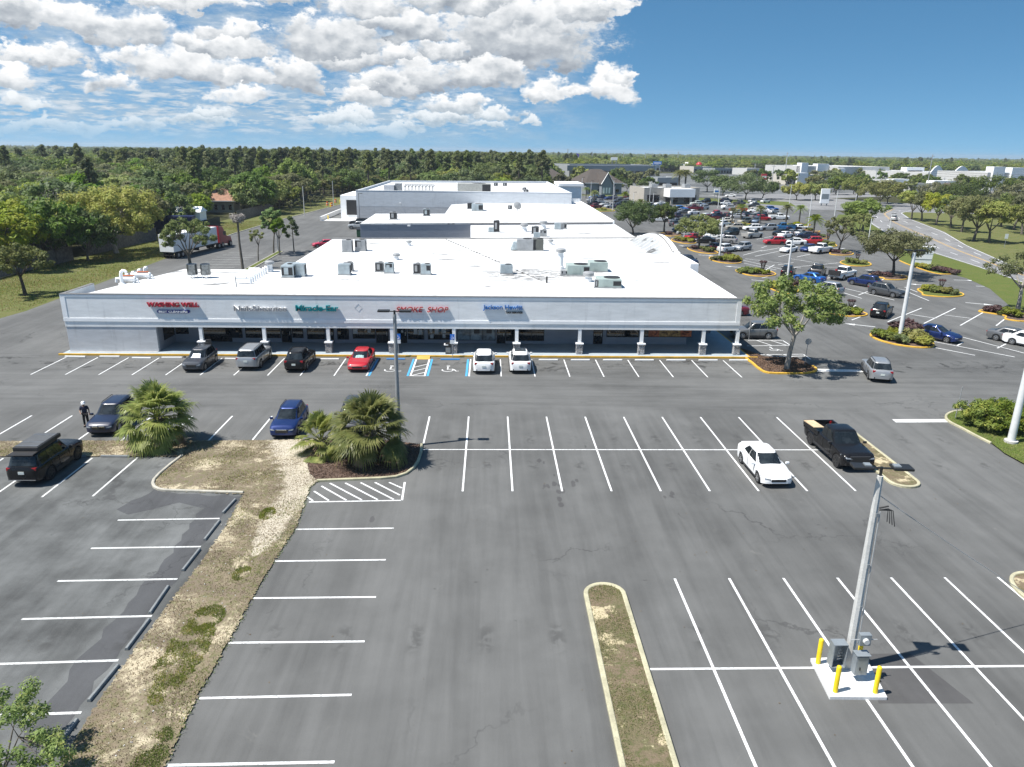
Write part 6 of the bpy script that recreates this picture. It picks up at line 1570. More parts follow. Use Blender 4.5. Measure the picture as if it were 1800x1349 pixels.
# meter boxes around the pole
def cab(name, c, d, label, open_=False):
    t = thing(name, label, 'cabinet', (c[0], c[1], .13))
    g = MB(); w, dp, z0, z1 = d
    if open_:
        g.box(-w/2,dp/2-.03,z0,w/2,dp/2,z1); g.box(-w/2,-dp/2,z0,-w/2+.03,dp/2-.031,z1); g.box(w/2-.03,-dp/2,z0,w/2,dp/2-.031,z1); g.box(-w/2+.031,-dp/2,z0,w/2-.031,dp/2-.031,z0+.03); g.box(-w/2+.031,-dp/2,z1-.03,w/2-.031,dp/2-.031,z1)
        g.build('shell', M_STEEL, t)
        g = MB()
        for k in range(4): g.tube([(w/2-.05,-.02,z0+.3+.12*k),(w/2-.28,-.04,z0+.28+.13*k)], .012, 5)
        g.build('stud', M_CHROME, t)
    else:
        g.box(-w/2,-dp/2,z0,w/2,dp/2,z1); sh = g.build('shell', M_STEEL, t, bevel=.012)
        g = MB(); g.box(-w/2+.035,-dp/2-.018,z0+.035,w/2-.035,-dp/2-.002,z1-.06); dr = g.build('door', M_STEEL, t, bevel=.006)
        g = MB(); g.cbox((-w*.15,-dp/2-.03,(z0+z1)/2-.12),(.03,.03,.12)); g.build('latch', M_BLK, dr)
        g = MB(); g.box(-w/2-.03,-dp/2-.05,z1+.002,w/2+.03,dp/2+.02,z1+.025); g.build('lid', M_STEEL, t)
    return t
pc = G(1494,1183,.13)
cab('meter_cabinet', (pc.x+.09, pc.y-.36), (.46,.28,.30,1.12), 'tall grey steel cabinet with a panelled door on the near side of the power pole')
b_ = cab('transformer_cabinet', (pc.x-.48, pc.y+.18), (.52,.38,.22,1.2), 'open grey steel box on the left of the power pole', True)
t = thing('meter_box', 'small square grey meter box with a round glass meter above the tall cabinet', 'meter', (pc.x+.16, pc.y-.24, .13))
g = MB(); g.box(-.2,-.10,1.42,.2,.10,1.86); g.build('shell', M_STEEL, t, bevel=.012)
g = MB(); g.tube([(0,-.10,1.63),(0,-.20,1.63)], [.11,.10], 16); g.build('meter', M_LENS, t, smooth=40)
g = MB(); g.tube([(-.5,-.03,1.64),(-.2,-.03,1.64)], .015, 6); g.tube([(.2,-.03,1.64),(.45,-.03,1.64)], .015, 6); g.build('bracket', M_POLE, t)
# overhead cable to the right
zt = hh-1.05; a = Vector((ppole.x+lx*zt/hh+.12, ppole.y, zt+.13)); b = Vector((G(1800,1046,2.5).x+3.2, G(1800,1010,2.5).y+2.0, 3.1))
end_ = ray(1778,1018); te = (a.y+2.2)/end_.y; b = Vector((end_.x*te, a.y+2.2, H+end_.z*te)); b2 = a + (b-a)*2.0
pts = [a.lerp(b2, i/24) - Vector((0,0,.55*4*(i/24)*(1-i/24)*.35)) for i in range(25)]
g = MB(); g.tube(pts, .010, 5); g.tube([p+Vector((0,.02,-.02-.012*math.sin(i))) for i, p in enumerate(pts[:20])], .006, 5); tag(g.build('overhead_cable', flat('grey_cable', (.45,.45,.45), .5)), 'thin sagging service cable running right from the power pole', 'cable')
g = MB(); g.tube([(b2.x,b2.y,0),(b2.x,b2.y,b2.z+.6)], [.17,.14], 8); tag(g.build('power_pole', M_CPOLE), 'concrete pole outside the photo that carries the service cable', 'utility pole')

# ---- wheel stops
def stop_mesh(L, w=.15, h=.12):
    g = MB(); pr = [(-w/2,0),(-w/2,h*.55),(-w*.28,h),(w*.28,h),(w/2,h*.55),(w/2,0)]
    vs = [(x,y,z) for x in (-L/2, L/2) for y, z in pr]; n = 6
    g.add(vs, [(i,(i+1)%n,n+(i+1)%n,n+i)[::-1] for i in range(n)] + [tuple(range(n)), tuple(range(n,2*n))[::-1]]); return g
def stop(px0, py0, px1, py1, mat, label, grp, z=0.0):
    a, b = G(px0, py0), G(px1, py1); L = (b-a).length; o = stop_mesh(L).build('wheel_stop', mat, None, bevel=.012)
    o.location = ((a.x+b.x)/2, (a.y+b.y)/2, z); o.rotation_euler.z = math.atan2(b.y-a.y, b.x-a.x); tag(o, label, 'wheel stop', grp)
for a, b in (((114.5,627.8),(150.5,628.3)),((175.5,627.8),(210.5,627.9)),((232.5,630.2),(265.5,630.6)),((284.5,629.8),(320,629.8)),((395.5,631.8),(430,632)),((563,632.4),(596,632.4)),
    ((947,633.8),(980.5,633.8)),((1003.5,634),(1036.5,634)),((1060,634),(1093.5,634)),((1116,634.2),(1149,634.2)),((1171.5,634.3),(1205,634.3)),((1228,634.4),(1261,634.4)),((1282,634.4),(1315,634.4))):
    stop(*a, *b, M_CONC_W, 'white wheel stop against the yellow kerb in front of the shops', 'white wheel stops in front of the shops', 0)
for (a, b), lb in zip((((679.5,632.4),(712,632.4)),((774.5,633),(808,633))), ('blue wheel stop behind the grey lamp post','blue wheel stop right of the striped aisle')): stop(*a, *b, concrete('blue_stop', (.04,.20,.48), .12, .3), lb, 'blue wheel stops')
for a, b in (((413.8,880),(392,903.6)),((386,917.5),(360,951)),((351,967.6),(321.6,1005)),((296,1033),(264,1080)),((262.5,1091),(222.5,1144)),((208,1172),(156.5,1234.7)),((135.6,1267.7),(76.5,1347.7))):
    stop(*a, *b, M_STOP, 'weathered grey wheel stop along the dry grass strip', 'grey wheel stops of the old lot', .006)
for a, b, lb in (((178,803.5),(229,803.8),'worn wheel stop at the top edge of the old lot, near the fan palm'),((133,803.6),(152,803.4),'worn wheel stop whose end shows right of the black off-road suv')): stop(*a, *b, M_STOP, lb, 'wheel stops at the top of the old lot', .006)

# ---- signs on posts
def text_on(par, s, size, loc, mat, rot=(R(90),0,0), bold=.004):
    me = text_mesh(s, size, .002, bold); me.materials.clear(); me.materials.append(mat); co = [v.co.x for v in me.vertices]; 
    o = put('lettering', me, par, (loc[0]-(max(co)+min(co))/2, loc[1], loc[2])); o.rotation_euler = rot; return o
M_SIGNB = flat('sign_blue', (.01,.14,.55), .4); M_SIGNW = flat('sign_white', (.75,.76,.76), .4); M_SIGNBK = flat('sign_back', (.35,.36,.37), .4, .5, .1)
for i, (bx, by, tx, ty) in enumerate(((701,629.5,700.5,584.5),(795.5,630,794.5,584.5))):
    p = G(bx, by); t = thing('accessible_parking_sign', ('blue and white parking sign on a post by the grey lamp post','blue and white parking sign on a post beside the litter bin')[i], 'sign', (p.x, p.y+.1, 0))
    g = MB(); g.tube([(0,0,0),(0,0,2.15)], .03, 6); g.build('post', M_POLEG, t)
    g = MB(); g.box(-.21,-.045,1.72,.21,-.032,2.25); g.build('panel', M_SIGNB, t)
    g = MB(); g.box(-.21,-.045,1.35,.21,-.032,1.715); g.build('panel', M_SIGNW, t)
    g = MB()
    for k in range(9): a0, a1 = R(-190+25*k), R(-190+25*(k+1)); g.tube([(.11*math.cos(a0),-.052,1.9+.11*math.sin(a0)),(.11*math.cos(a1),-.052,1.9+.11*math.sin(a1))], .014, 4)
    g.tube([(-.02,-.052,2.13),(-.02,-.052,1.95),(.1,-.052,1.95),(.14,-.052,1.83)], .016, 4); g.build('wheelchair_symbol', M_SIGNW, t)
# stop sign seen from behind on the tree island, and a bare post on the right verge
p, hh2 = hgt(1414,642,1419.5,597); t = thing('street_sign', 'small sign on a slanted thin post on the mulch island', 'sign', (p.x, p.y, .1))
g = MB(); g.tube([(0,0,0),(.06,0,hh2-.1)], .03, 6); g.build('post', M_POLEG, t)
g = MB(); n = 8; g.tube([(.06,-.035,hh2-.28),(.06,-.055,hh2-.28)], .30, 8); g.build('panel', M_SIGNBK, t)
p, hh2 = hgt(1679,737,1690.5,683); t = thing('sign_post', 'bare dark post leaning on the green verge before the clipped shrubs', 'post', (p.x, p.y, .1)); g = MB(); g.tube([(0,0,0),(.05,0,hh2)], [.035,.03], 6); g.box(.02,-.5*.1,hh2*.97,.075,.3*.1,hh2*1.0); g.build('post', M_POLEG, t)
p, hh2 = hgt(1316,598,1314,571); t = thing('street_sign', 'thin sign post in front of the grey-green suv', 'sign', (p.x, p.y, 0)); g = MB(); g.tube([(0,0,0),(0,0,1.9)], .03, 6); g.build('post', M_POLEG, t); g = MB(); g.box(-.02,-.2,1.5,.02,.2,2.0); g.build('panel', M_SIGNBK, t)
p = G(1765,436); t = thing('street_sign', 'white sign on a post in the grass right of the road', 'sign', (p.x, p.y, 0)); g = MB(); g.tube([(0,0,0),(0,0,2.6)], .04, 6); g.build('post', M_POLEG, t); g = MB(); g.box(-.35,-.06,1.9,.35,-.04,2.9); g.build('panel', M_SIGNW, t)
# litter bin, bench-like black unit by the columns
p = G(788,622,.16); t = thing('litter_bin', 'black litter bin with a white lid flap beside a stone column', 'bin', (p.x, p.y+.1, .16))
g = MB(); g.box(-.26,-.26,0,.26,.26,1.0); g.build('body', M_BLK, t, bevel=.03); g = MB(); g.cbox((-.18,-.02,.86),(.4,.5,.12)); g.build('lid', M_SIGNW, t, bevel=.03); g = MB(); g.box(-.22,-.272,.15,.22,-.262,.62); g.build('panel', M_STEEL, t)
p = G(364,622,.16); t = thing('scooter', 'black mobility scooter standing beside the leftmost stone column', 'scooter', (p.x+.1, p.y, .16))
g = MB(); g.box(-.25,-.55,.22,.25,.55,.40); g.box(-.22,.05,.40,.22,.45,.7); g.build('body', M_BLK, t, bevel=.05); g = MB(); g.box(-.25,.0,.70,.25,.42,.78); g.box(-.25,.38,.78,.25,.46,1.25); g.build('seat', M_PLAST, t, bevel=.04); g = MB(); g.tube([(0,-.5,.3),(0,-.38,1.15)], .03, 6); g.tube([(-.25,-.38,1.15),(.25,-.38,1.15)], .025, 6); g.build('handlebar', M_BLK, t)
for y in (-.42,.40):
    for x in (-.27,.27): g = MB(); g.tube([(x-.05,y,.16),(x+.05,y,.16)], .16, 14); g.build('wheel', M_TYRE, t)
# ---- person beside the dark blue suv
P0_ = G(153,749.5); t = thing('person', 'person in a white cap, navy shirt and black trousers standing by the dark blue suv', 'person', (P0_.x, P0_.y, .0), R(20))
M_SKIN = flat('skin', (.28,.17,.12), .6, 0, .08); M_NAVYC = flat('navy_cloth', (.015,.02,.045), .9, 0, .2, 12); M_BLKC = flat('black_cloth', (.010,.010,.011), .9, 0, .2, 12); M_WCAP = flat('white_cap', (.72,.73,.75), .8, 0, .1)
def skin(name, vs, es, rs, mat, root=0, sub=2):
    me = bpy.data.meshes.new(name); me.from_pydata(vs, es, []); me.materials.append(mat)
    o = put(name, me, t); m1 = o.modifiers.new('skin', 'SKIN'); m1.use_smooth_shade = True; m2 = o.modifiers.new('sub', 'SUBSURF'); m2.levels = m2.render_levels = sub
    sv_ = me.skin_vertices[0].data
    for i, r_ in enumerate(rs): sv_[i].radius = (r_, r_) if not hasattr(r_, '__len__') else r_
    sv_[root].use_root = True; return o
J = dict(pelvis=(0,0,.93), waist=(0,0,1.08), chest=(0,-.01,1.32), neck=(0,-.02,1.47), head0=(0,-.03,1.55), head=(0,-.035,1.63), crown=(0,-.03,1.70),
  sl=(-.18,0,1.40), el=(-.26,-.06,1.14), wl=(-.20,-.26,1.0), hl=(-.18,-.34,.98), sr=(.18,0,1.40), er=(.27,-.02,1.14), wr=(.28,-.12,.91), hr=(.28,-.15,.82),
  ll=(-.09,0,.88), kl=(-.11,-.03,.50), al=(-.12,.03,.09), tl=(-.13,-.12,.04), lr=(.09,0,.88), kr=(.11,-.05,.50), ar=(.12,0,.09), tr_=(.13,-.15,.04))
names = list(J); ix = {n_: i for i, n_ in enumerate(names)}
E_ = [('pelvis','waist'),('waist','chest'),('chest','neck'),('neck','head0'),('head0','head'),('head','crown'),('chest','sl'),('sl','el'),('el','wl'),('wl','hl'),('chest','sr'),('sr','er'),('er','wr'),('wr','hr'),('pelvis','ll'),('ll','kl'),('kl','al'),('al','tl'),('pelvis','lr'),('lr','kr'),('kr','ar'),('ar','tr_')]
RD = dict(pelvis=(.15,.11), waist=(.14,.10), chest=(.16,.11), neck=.055, head0=.075, head=.10, crown=.06, sl=.065, el=.045, wl=.032, hl=.03, sr=.065, er=.045, wr=.032, hr=.03, ll=.085, kl=.06, al=.045, tl=.035, lr=.085, kr=.06, ar=.045, tr_=.035)
skin('body', [J[n_] for n_ in names], [(ix[a], ix[b]) for a, b in E_], [RD[n_] for n_ in names], M_SKIN)
def sub_skin(name, ns, es, grow, mat):
    k = {n_: i for i, n_ in enumerate(ns)}
    skin(name, [J[n_] for n_ in ns], [(k[a], k[b]) for a, b in es], [tuple(q+grow for q in RD[n_]) if hasattr(RD[n_], '__len__') else RD[n_]+grow for n_ in ns], mat)
J['el2'] = tuple(Vector(J['sl']).lerp(Vector(J['el']), .8)); J['er2'] = tuple(Vector(J['sr']).lerp(Vector(J['er']), .8)); RD['el2'] = RD['er2'] = .05
sub_skin('shirt', ['pelvis','waist','chest','sl','el2','sr','er2'], [('pelvis','waist'),('waist','chest'),('chest','sl'),('sl','el2'),('chest','sr'),('sr','er2')], .022, M_NAVYC)
sub_skin('trousers', ['pelvis','ll','kl','al','lr','kr','ar'], [('pelvis','ll'),('ll','kl'),('kl','al'),('pelvis','lr'),('lr','kr'),('kr','ar')], .02, M_BLKC)
g = MB(); g.lathe([(.125,0),(.135,.03),(.125,.10),(.08,.155),(.02,.17)], (0,-.035,1.635), 14); g.cbox((0,-.16,1.645),(.2,.14,.02)); g.build('cap', M_WCAP, t, smooth=50)
for s_ in (-1, 1):
    g = MB(); g.cbox((s_*.125, -.07, .04), (.10,.27,.09)); g.build('shoe', M_BLKC, t, bevel=.03)

# ---- air handlers and vents on the roofs
M_AC1 = flat('galvanised_sheet', (.40,.46,.48), .4, .35, .2, 1.2); M_AC2 = flat('sage_sheet_metal', (.36,.43,.40), .5, .1, .12, 1.5); M_AC3 = flat('grey_sheet_metal', (.34,.35,.355), .5, .2, .15, 1.5); M_COIL = flat('coil_grille', (.035,.036,.038), .7, .2, .4, 18); M_SST = flat('polished_steel', (.20,.215,.22), .22, .85, .45, 3)
def ac(px0, px1, yb, yt, label, mat, z=ZR, depth=None, coil=(0,1,.0,1), fan=True, duct=False, name='rooftop_unit', turn=0.0):
    a, b = G(px0, yb, z), G(px1, yb, z); w = (b-a).length; c = (a+b)/2; dp = depth or w*.75
    d = ray((px0+px1)/2, yt); tq = (c.y+dp*.5)/d.y; h = max(.4, H+d.z*tq-z)
    t = thing(name, label, 'air handler', (c.x, c.y+dp/2, z), turn)
    g = MB(); g.box(-w/2-.06,-dp/2-.05,0,w/2+.06,dp/2+.05,.12); g.build('base_frame', M_AC3, t)
    g = MB(); g.box(-w/2,-dp/2,.122,w/2,dp/2,h); g.build('cabinet', mat, t, bevel=.025)
    if coil:
        u0, u1, v0, v1 = coil; g = MB(); g.box(-w/2+w*u0+.04,-dp/2-.012,.16+(h-.2)*v0,-w/2+w*u1-.04,-dp/2-.002,.12+(h-.2)*v1); g.build('coil_grille', M_COIL, t)
    g = MB(); g.box(w/2+.002,-dp/2+.1,.25,w/2+.012,dp/2-.1,h-.15); g.build('coil_grille', M_COIL, t)
    if fan: g = MB(); g.lathe([(min(w,dp)*.36,0),(min(w,dp)*.36,.05),(min(w,dp)*.30,.06)], (w*.15,0,h+.002), 18); g.build('fan_grille', M_COIL, t)
    if duct: 
        g = MB(); g.box(-w/2-.5,-dp/2+.1,.13,-w/2-.002,dp/2-.1,h*.72); g.add([(-w/2-.9,-dp*.3,.13),(-w/2-.501,-dp*.4,.13),(-w/2-.501,dp*.4,.13),(-w/2-.9,dp*.3,.13),(-w/2-.6,-dp*.3,h*.55),(-w/2-.501,-dp*.4,h*.7),(-w/2-.501,dp*.4,h*.7),(-w/2-.6,dp*.3,h*.55)], [(0,3,2,1),(0,1,5,4),(1,2,6,5),(2,3,7,6),(3,0,4,7),(4,5,6,7)]); g.build('duct', M_AC1, t)
    g = MB(); g.cbox((-w*.1,-dp/2-.015,h*.55),(w*.35,.012,h*.55)); g.build('access_panel', mat, t, bevel=.004)
    return t
U = [
 (495,517,489,464,'dark-grilled air handler with galvanised ducting near the left roof edge',M_AC1,dict(coil=(0,.95,.1,.9),depth=2.6)),(514,536,487,463,'galvanised duct box joined to the right of the dark-grilled unit',M_AC1,dict(coil=None,fan=False)),
 (594.5,615,484.5,464,'squat galvanised box with a cross-braced face',M_AC1,dict(coil=None,fan=False)),(604,620,478,461,'grey condenser behind the cross-braced box',M_AC3,dict(fan=True)),
 (659.5,674,479,461,'grey condenser left of the third galvanised box',M_AC3,dict()),(676,692,481.5,462,'galvanised air handler with a dark top panel, third from the left',M_AC1,dict(coil=(.1,.9,.55,1))),
 (726.5,739,483,463,'slotted grey condenser of the fourth pair',M_AC3,dict()),(740,757,484,464,'notched galvanised air handler of the fourth pair',M_AC1,dict(coil=(.5,1,.35,.95))),
 (601.5,619,444,422,'tall grey air handler near the rear corner of the roof, left one',M_AC3,dict(coil=None)),(624,643,442,421,'air handler with a black intake near the rear corner, right one',M_AC3,dict(coil=(0,.62,.3,.95))),
 (909,937,441.5,420,'large mauve-grey air handler in the middle of the roof, left half',M_AC3,dict(coil=None,duct=True)),(937.5,955,441.5,420,'dark olive condenser joined to the large mauve-grey unit',flat('olive_sheet',(.12,.125,.11),.5,.1,.1),dict(coil=(0,.3,0,1))),
 (879.5,901,482.5,465,'pale blue box with a black intake over it, alone in the middle of the roof',M_AC1,dict(coil=None)),
 (997,1036,485.5,464.5,'long sage green air handler with a fan at its right end',M_AC2,dict(coil=(.72,1,.1,.9),depth=2.2)),(1036.5,1068,479,459.5,'sage grey air handler behind and right of the long one',M_AC2,dict(coil=None,duct=False,depth=2.2)),
 (1052,1092,507.5,488,'sage green air handler nearest to the fascia, with a slatted end',M_AC2,dict(coil=(.62,1,.15,.85),depth=2.4)),(1045,1053,507,491.5,'narrow grey control box on the left of the nearest sage unit',M_AC3,dict(fan=False)),
 (986,1000.5,485,475,'low exhaust box with a black grille left of the long sage unit',M_AC3,dict(fan=False,coil=(.05,.95,.2,.95))),
 (858.5,868,409,400,'small galvanised box of the cluster on the second roof, left',M_AC1,dict(z=ZR-.1,fan=False,coil=None)),(867.5,878,409,387.5,'brown-topped condenser stack on the second roof',M_AC3,dict(z=ZR-.1)),
 (934.5,947,412,398,'grey unit at the back of the middle cluster on the second roof',M_AC3,dict(z=ZR-.1)),(949,961,416.5,404,'black-topped unit at the right of the middle cluster',M_AC3,dict(z=ZR-.1,coil=(.1,.9,.5,.95))),(938,949,419.5,409,'pale galvanised box in front of the middle cluster',M_AC1,dict(z=ZR-.1,fan=False,coil=None)),
 (975,985.5,404,392.5,'pale blue box of the right pair on the second roof',M_AC1,dict(z=ZR-.1,fan=False,coil=None)),(986,996,403,392.5,'grey unit with a black end of the right pair on the second roof',M_AC3,dict(z=ZR-.1,coil=(.5,1,.1,.9))),
 (685,697.5,386.5,373,'brown-grey condenser on the third roof, near its left edge',M_AC3,dict(z=5.3)),(744,755.5,380.5,367.5,'round-fronted steel condenser on the third roof',M_AC1,dict(z=5.3)),
 (829,849,371.5,358.5,'sage blue air handler on the upper step of the third roof',M_AC1,dict(z=5.3,coil=(.6,1,.1,.9),depth=3)),(821.5,832,368,357.5,'black condenser left of the sage blue air handler',M_COIL,dict(z=5.3)),(855,864,357.5,350.5,'small dark condenser against the rear parapet',M_AC3,dict(z=5.3)),(893,900,368.5,361,'small grey condenser beside the satellite dish',M_AC3,dict(z=5.3,fan=False)),
 (804.5,862,339,322.5,'long tan screened cooling unit on the supermarket roof',flat('tan_sheet',(.40,.40,.37),.6,.1,.15),dict(z=7.5,coil=(.74,1,.1,.95),depth=5)),(868,875,327.5,321.8,'left of two small grey boxes on the supermarket roof',M_AC3,dict(z=7.5,fan=False)),(884,891,327.5,321.8,'right of two small grey boxes on the supermarket roof',M_AC3,dict(z=7.5,fan=False)),(920.5,929,340,333.5,'front condenser of the pair by the supermarket entrance',M_AC3,dict(z=7.5)),(918.5,925,335,330,'rear condenser of the pair by the supermarket entrance',M_AC3,dict(z=7.5)),
 (675,693,339,325,'pale plant room box at the left of the supermarket roof',M_WALLG,dict(z=7.5,coil=None,fan=False,depth=5))]
for x0, x1, yb, yt, lb, m, k in U: ac(x0, x1, yb, yt, lb, m, **k)
# refrigeration rack on the supermarket roof
a = G(694,338.5,7.5); b = G(763,338.5,7.5); t = thing('pipe_rack', 'long rack of pipes and fans on the supermarket roof', 'rack', ((a.x+b.x)/2, a.y+2, 7.5)); W_ = b.x-a.x
g = MB(); g.box(-W_*.5,-1.5,.0,-W_*.34,1.5,2.2); g.build('fan_bank', M_AC3, t)
for k in range(9):
    x = -W_*.25+W_*.72*k/8; g = MB(); g.tube([(x,-1.2,0),(x,-1.2,1.6)], .07, 6); g.tube([(x,1.2,0),(x,1.2,1.9)], .07, 6); g.tube([(x,-1.2,1.6),(x,1.2,1.9)], .07, 6); g.tube([(x,-1.2,1.3),(x+W_*.06,0,1.9)], .09, 6); g.build('frame', M_POLEG, t)
g = MB(); g.tube([(-W_*.27,-1.2,1.62),(W_*.5,-1.2,1.62)], .09, 6); g.tube([(-W_*.27,1.2,1.92),(W_*.5,1.2,1.92)], .09, 6); g.tube([(-W_*.27,-1.3,.5),(W_*.5,-1.3,.5)], .12, 6); g.build('pipe', M_AC3, t)
# twin steel cylinders
for i, (x0, x1) in enumerate(((327,345.5),(351,368.5))):
    a, b = G(x0,490,ZR), G(x1,490,ZR); r_ = (b.x-a.x)/2; t = thing('steel_cylinder', ('left of the twin shiny steel cylinders on the roof','right of the twin shiny steel cylinders on the roof')[i], 'condenser', ((a.x+b.x)/2, a.y+r_, ZR))
    d = ray((x0+x1)/2, 464.5); h = H + d.z*((a.y+r_)/d.y) - ZR
    g = MB(); g.lathe([(r_,.35),(r_,h),(r_*.85,h+.03),(r_*.8,h-.05)], n=24); g.build('drum', M_SST, t, smooth=40)
    g = MB()
    for k in range(4): q = k*math.pi/2+.7; g.tube([(r_*.8*math.cos(q),r_*.8*math.sin(q),0),(r_*.8*math.cos(q),r_*.8*math.sin(q),.36)], .03, 5)
    g.box(-r_-.1,-r_*.9,.30,r_+.1,-r_*.8,.345); g.build('stand', M_TRIM, t)
    g = MB(); g.tube([(0,-r_*.9,.2),(.3,-r_-.3,.2),(.4,-r_-.3,.02)], .04, 6); g.build('pipe', M_TRIM, t)
# lint vents at the left
M_RUST = flat('rust_orange_lint', (.42,.11,.035), .9, 0, .5, 4)
for i, (px, py) in enumerate(((226,497),(252,490))):
    p = G(px, py, ZR); t = thing('lint_trap', ('near lint trap with an orange screen at the left end of the roof','far lint trap with an orange screen at the left end of the roof')[i], 'vent', (p.x, p.y, ZR))
    g = MB(); g.tube([(-.75,0,.38),(.75,0,.38)], .30, 12); g.build('drum', M_TRIM, t, smooth=40); g = MB(); g.box(-.55,-.2,.66,.6,.25,.74); g.build('screen', M_RUST, t, bevel=.04)
    g = MB()
    for x in (-.6,.6): g.box(x-.05,-.25,0,x+.05,.25,.15)
    g.tube([(-.74,0,.38),(-1.15,0,.4),(-1.2,0,.02)], .14, 8); g.tube([(.74,0,.38),(1.0,-.1,.38),(1.05,-.1,.0)], .07, 8); g.build('pipe', M_TRIM, t)
p = G(215,500,ZR); t = thing('gooseneck_vent', 'tall white gooseneck pipe at the left end of the roof', 'vent', (p.x, p.y, ZR)); g = MB(); g.tube([(0,0,0),(0,0,1.0),(.05,0,1.22),(.25,0,1.36),(.45,0,1.32),(.55,0,1.15)], .16, 10); g.build('pipe', M_TRIM, t, smooth=60); g = MB(); g.lathe([(.35,0),(.3,.12),(.2,.15)], n=12); g.build('flashing', M_TRIM, t)
for i in range(4):
    p = G(222+i*11, 492-i*4.4, ZR); t = thing('elbow_vent', 'short white elbow pipe behind the lint traps', 'vent', (p.x, p.y, ZR), 0, 'elbow pipes behind the lint traps'); g = MB(); g.tube([(0,0,0),(0,0,.35),(.1,-.03,.5),(.3,-.06,.5)], .17, 8); g.build('pipe', M_TRIM, t, smooth=60)
# dryer ducts in a row
for i in range(9):
    f = i/8; p = G(441+f*30, 499-f*20, ZR); t = thing('dryer_vent', 'white elbow vent in the slanting row of dryer ducts', 'vent', (p.x, p.y, ZR), 0, 'row of dryer vents'); g = MB(); g.tube([(0,0,0),(0,0,.42),(-.1,0,.58),(-.32,0,.6)], .13, 8); g.build('pipe', M_TRIM, t, smooth=60)
    if i % 3 == 0: g = MB(); g.tube([(-.34,0,.6),(-1.5,0,.6)], .2, 10); g.build('duct', M_TRIM, t, smooth=50)
p = G(416,505,ZR); t = thing('vent_pipe', 'thin grey standing pipe left of the dryer ducts', 'pipe', (p.x, p.y, ZR)); g = MB(); g.tube([(0,0,0),(-.05,0,1.15)], .055, 8); g.build('pipe', M_AC3, t)
def mushroom(px, py, s_, label, z=ZR, stack=0.0):
    p = G(px, py, z); t = thing('roof_fan', label, 'vent', (p.x, p.y, z)); t.scale = (s_, s_, s_)
    g = MB(); g.lathe([(.32,0),(.32,.25),(.26,.28),(.26,.45+stack)], n=16); g.build('curb', M_TRIM, t, smooth=40); g = MB(); g.lathe([(.30,.45+stack),(.46,.50+stack),(.46,.72+stack),(.35,.80+stack),(.1,.82+stack)], n=18); g.build('cowl', M_AC3 if z < 5.05 else M_TRIM, t, smooth=40)
for px, py, s_, lb, z, st in ((697,457,1.0,'round mushroom fan on the left half of the roof',ZR,0),(719,432,.9,'round mushroom fan nearer to the rear roof edge',ZR,0),(968,430,.9,'flat round fan right of the mauve-grey unit',ZR,0),(985,473,1.25,'tall round exhaust stack behind the sage units',ZR,1.1),(1034,495,1.3,'low round grease fan before the sage units',ZR,0),(921.5,407,1.5,'white ball-topped fan on the second roof',ZR-.1,.1),(955,402,1.5,'second ball-topped fan behind the cluster on the second roof',ZR-.1,.1),(475,478,1.1,'white fan at the far end of the dryer ducts',ZR,.3)): mushroom(px, py, s_, lb, z, st)
p = G(961,497.5,ZR); t = thing('vent_pipe', 'short black pipe standing near the sage units', 'pipe', (p.x, p.y, ZR)); g = MB(); g.tube([(0,0,0),(0,0,.65)], .09, 10); g.build('pipe', M_BLK, t)
p = G(909,372,5.3); t = thing('satellite_dish', 'grey satellite dish on the third roof', 'dish', (p.x, p.y, 5.3)); g = MB(); g.lathe([(.15,.08),(.55,0),(.9,-.3)], (0,0,0), 16); o = g.build('dish', M_AC3, t, smooth=60); o.rotation_euler = (R(115),0,R(-20)); o.location = (0,0,1.1); g = MB(); g.tube([(0,0,0),(0,0,1.1)], .07, 6); g.build('post', M_POLEG, t)
# flood light brackets on the grey walls
for px, py, tx, ty, Y, lb in ((712,378,704,358,YS,'floodlight arm on the pale supermarket wall'),(726,414,719.5,397.5,f4l.y+1,'floodlight arm on the blue-grey rear wall')):
    a = atY(tx, ty, Y-.02); t = thing('wall_light', lb, 'light', (a.x, Y, a.z)); g = MB(); g.tube([(0,0,0),(0,-.6,.1)], .05, 6); g.build('arm', M_POLEG, t); g = MB(); g.cbox((0,-.7,.1),(.55,.35,.25)); g.build('lamp_head', M_SIGNW, t, bevel=.04)
# cable of dark beads across the roof
a, b = G(783,421,ZR), G(880,463,ZR); c_, e_ = G(905,475,ZR), G(952,494,ZR); g = MB()
for p, q in ((a,b),(c_,e_)):
    g.tube([p+Vector((0,0,.05)), q+Vector((0,0,.05))], .022, 5); n = int((q-p).length/1.3)
    for i in range(n): m = p.lerp(q, (i+.5)/n); g.cbox((m.x,m.y,.06+ZR),(.22,.14,.1))
tag(g.build('roof_conduit', M_CAP_SHADE), 'dark conduit with block supports running slantwise across the white roof', 'conduit')

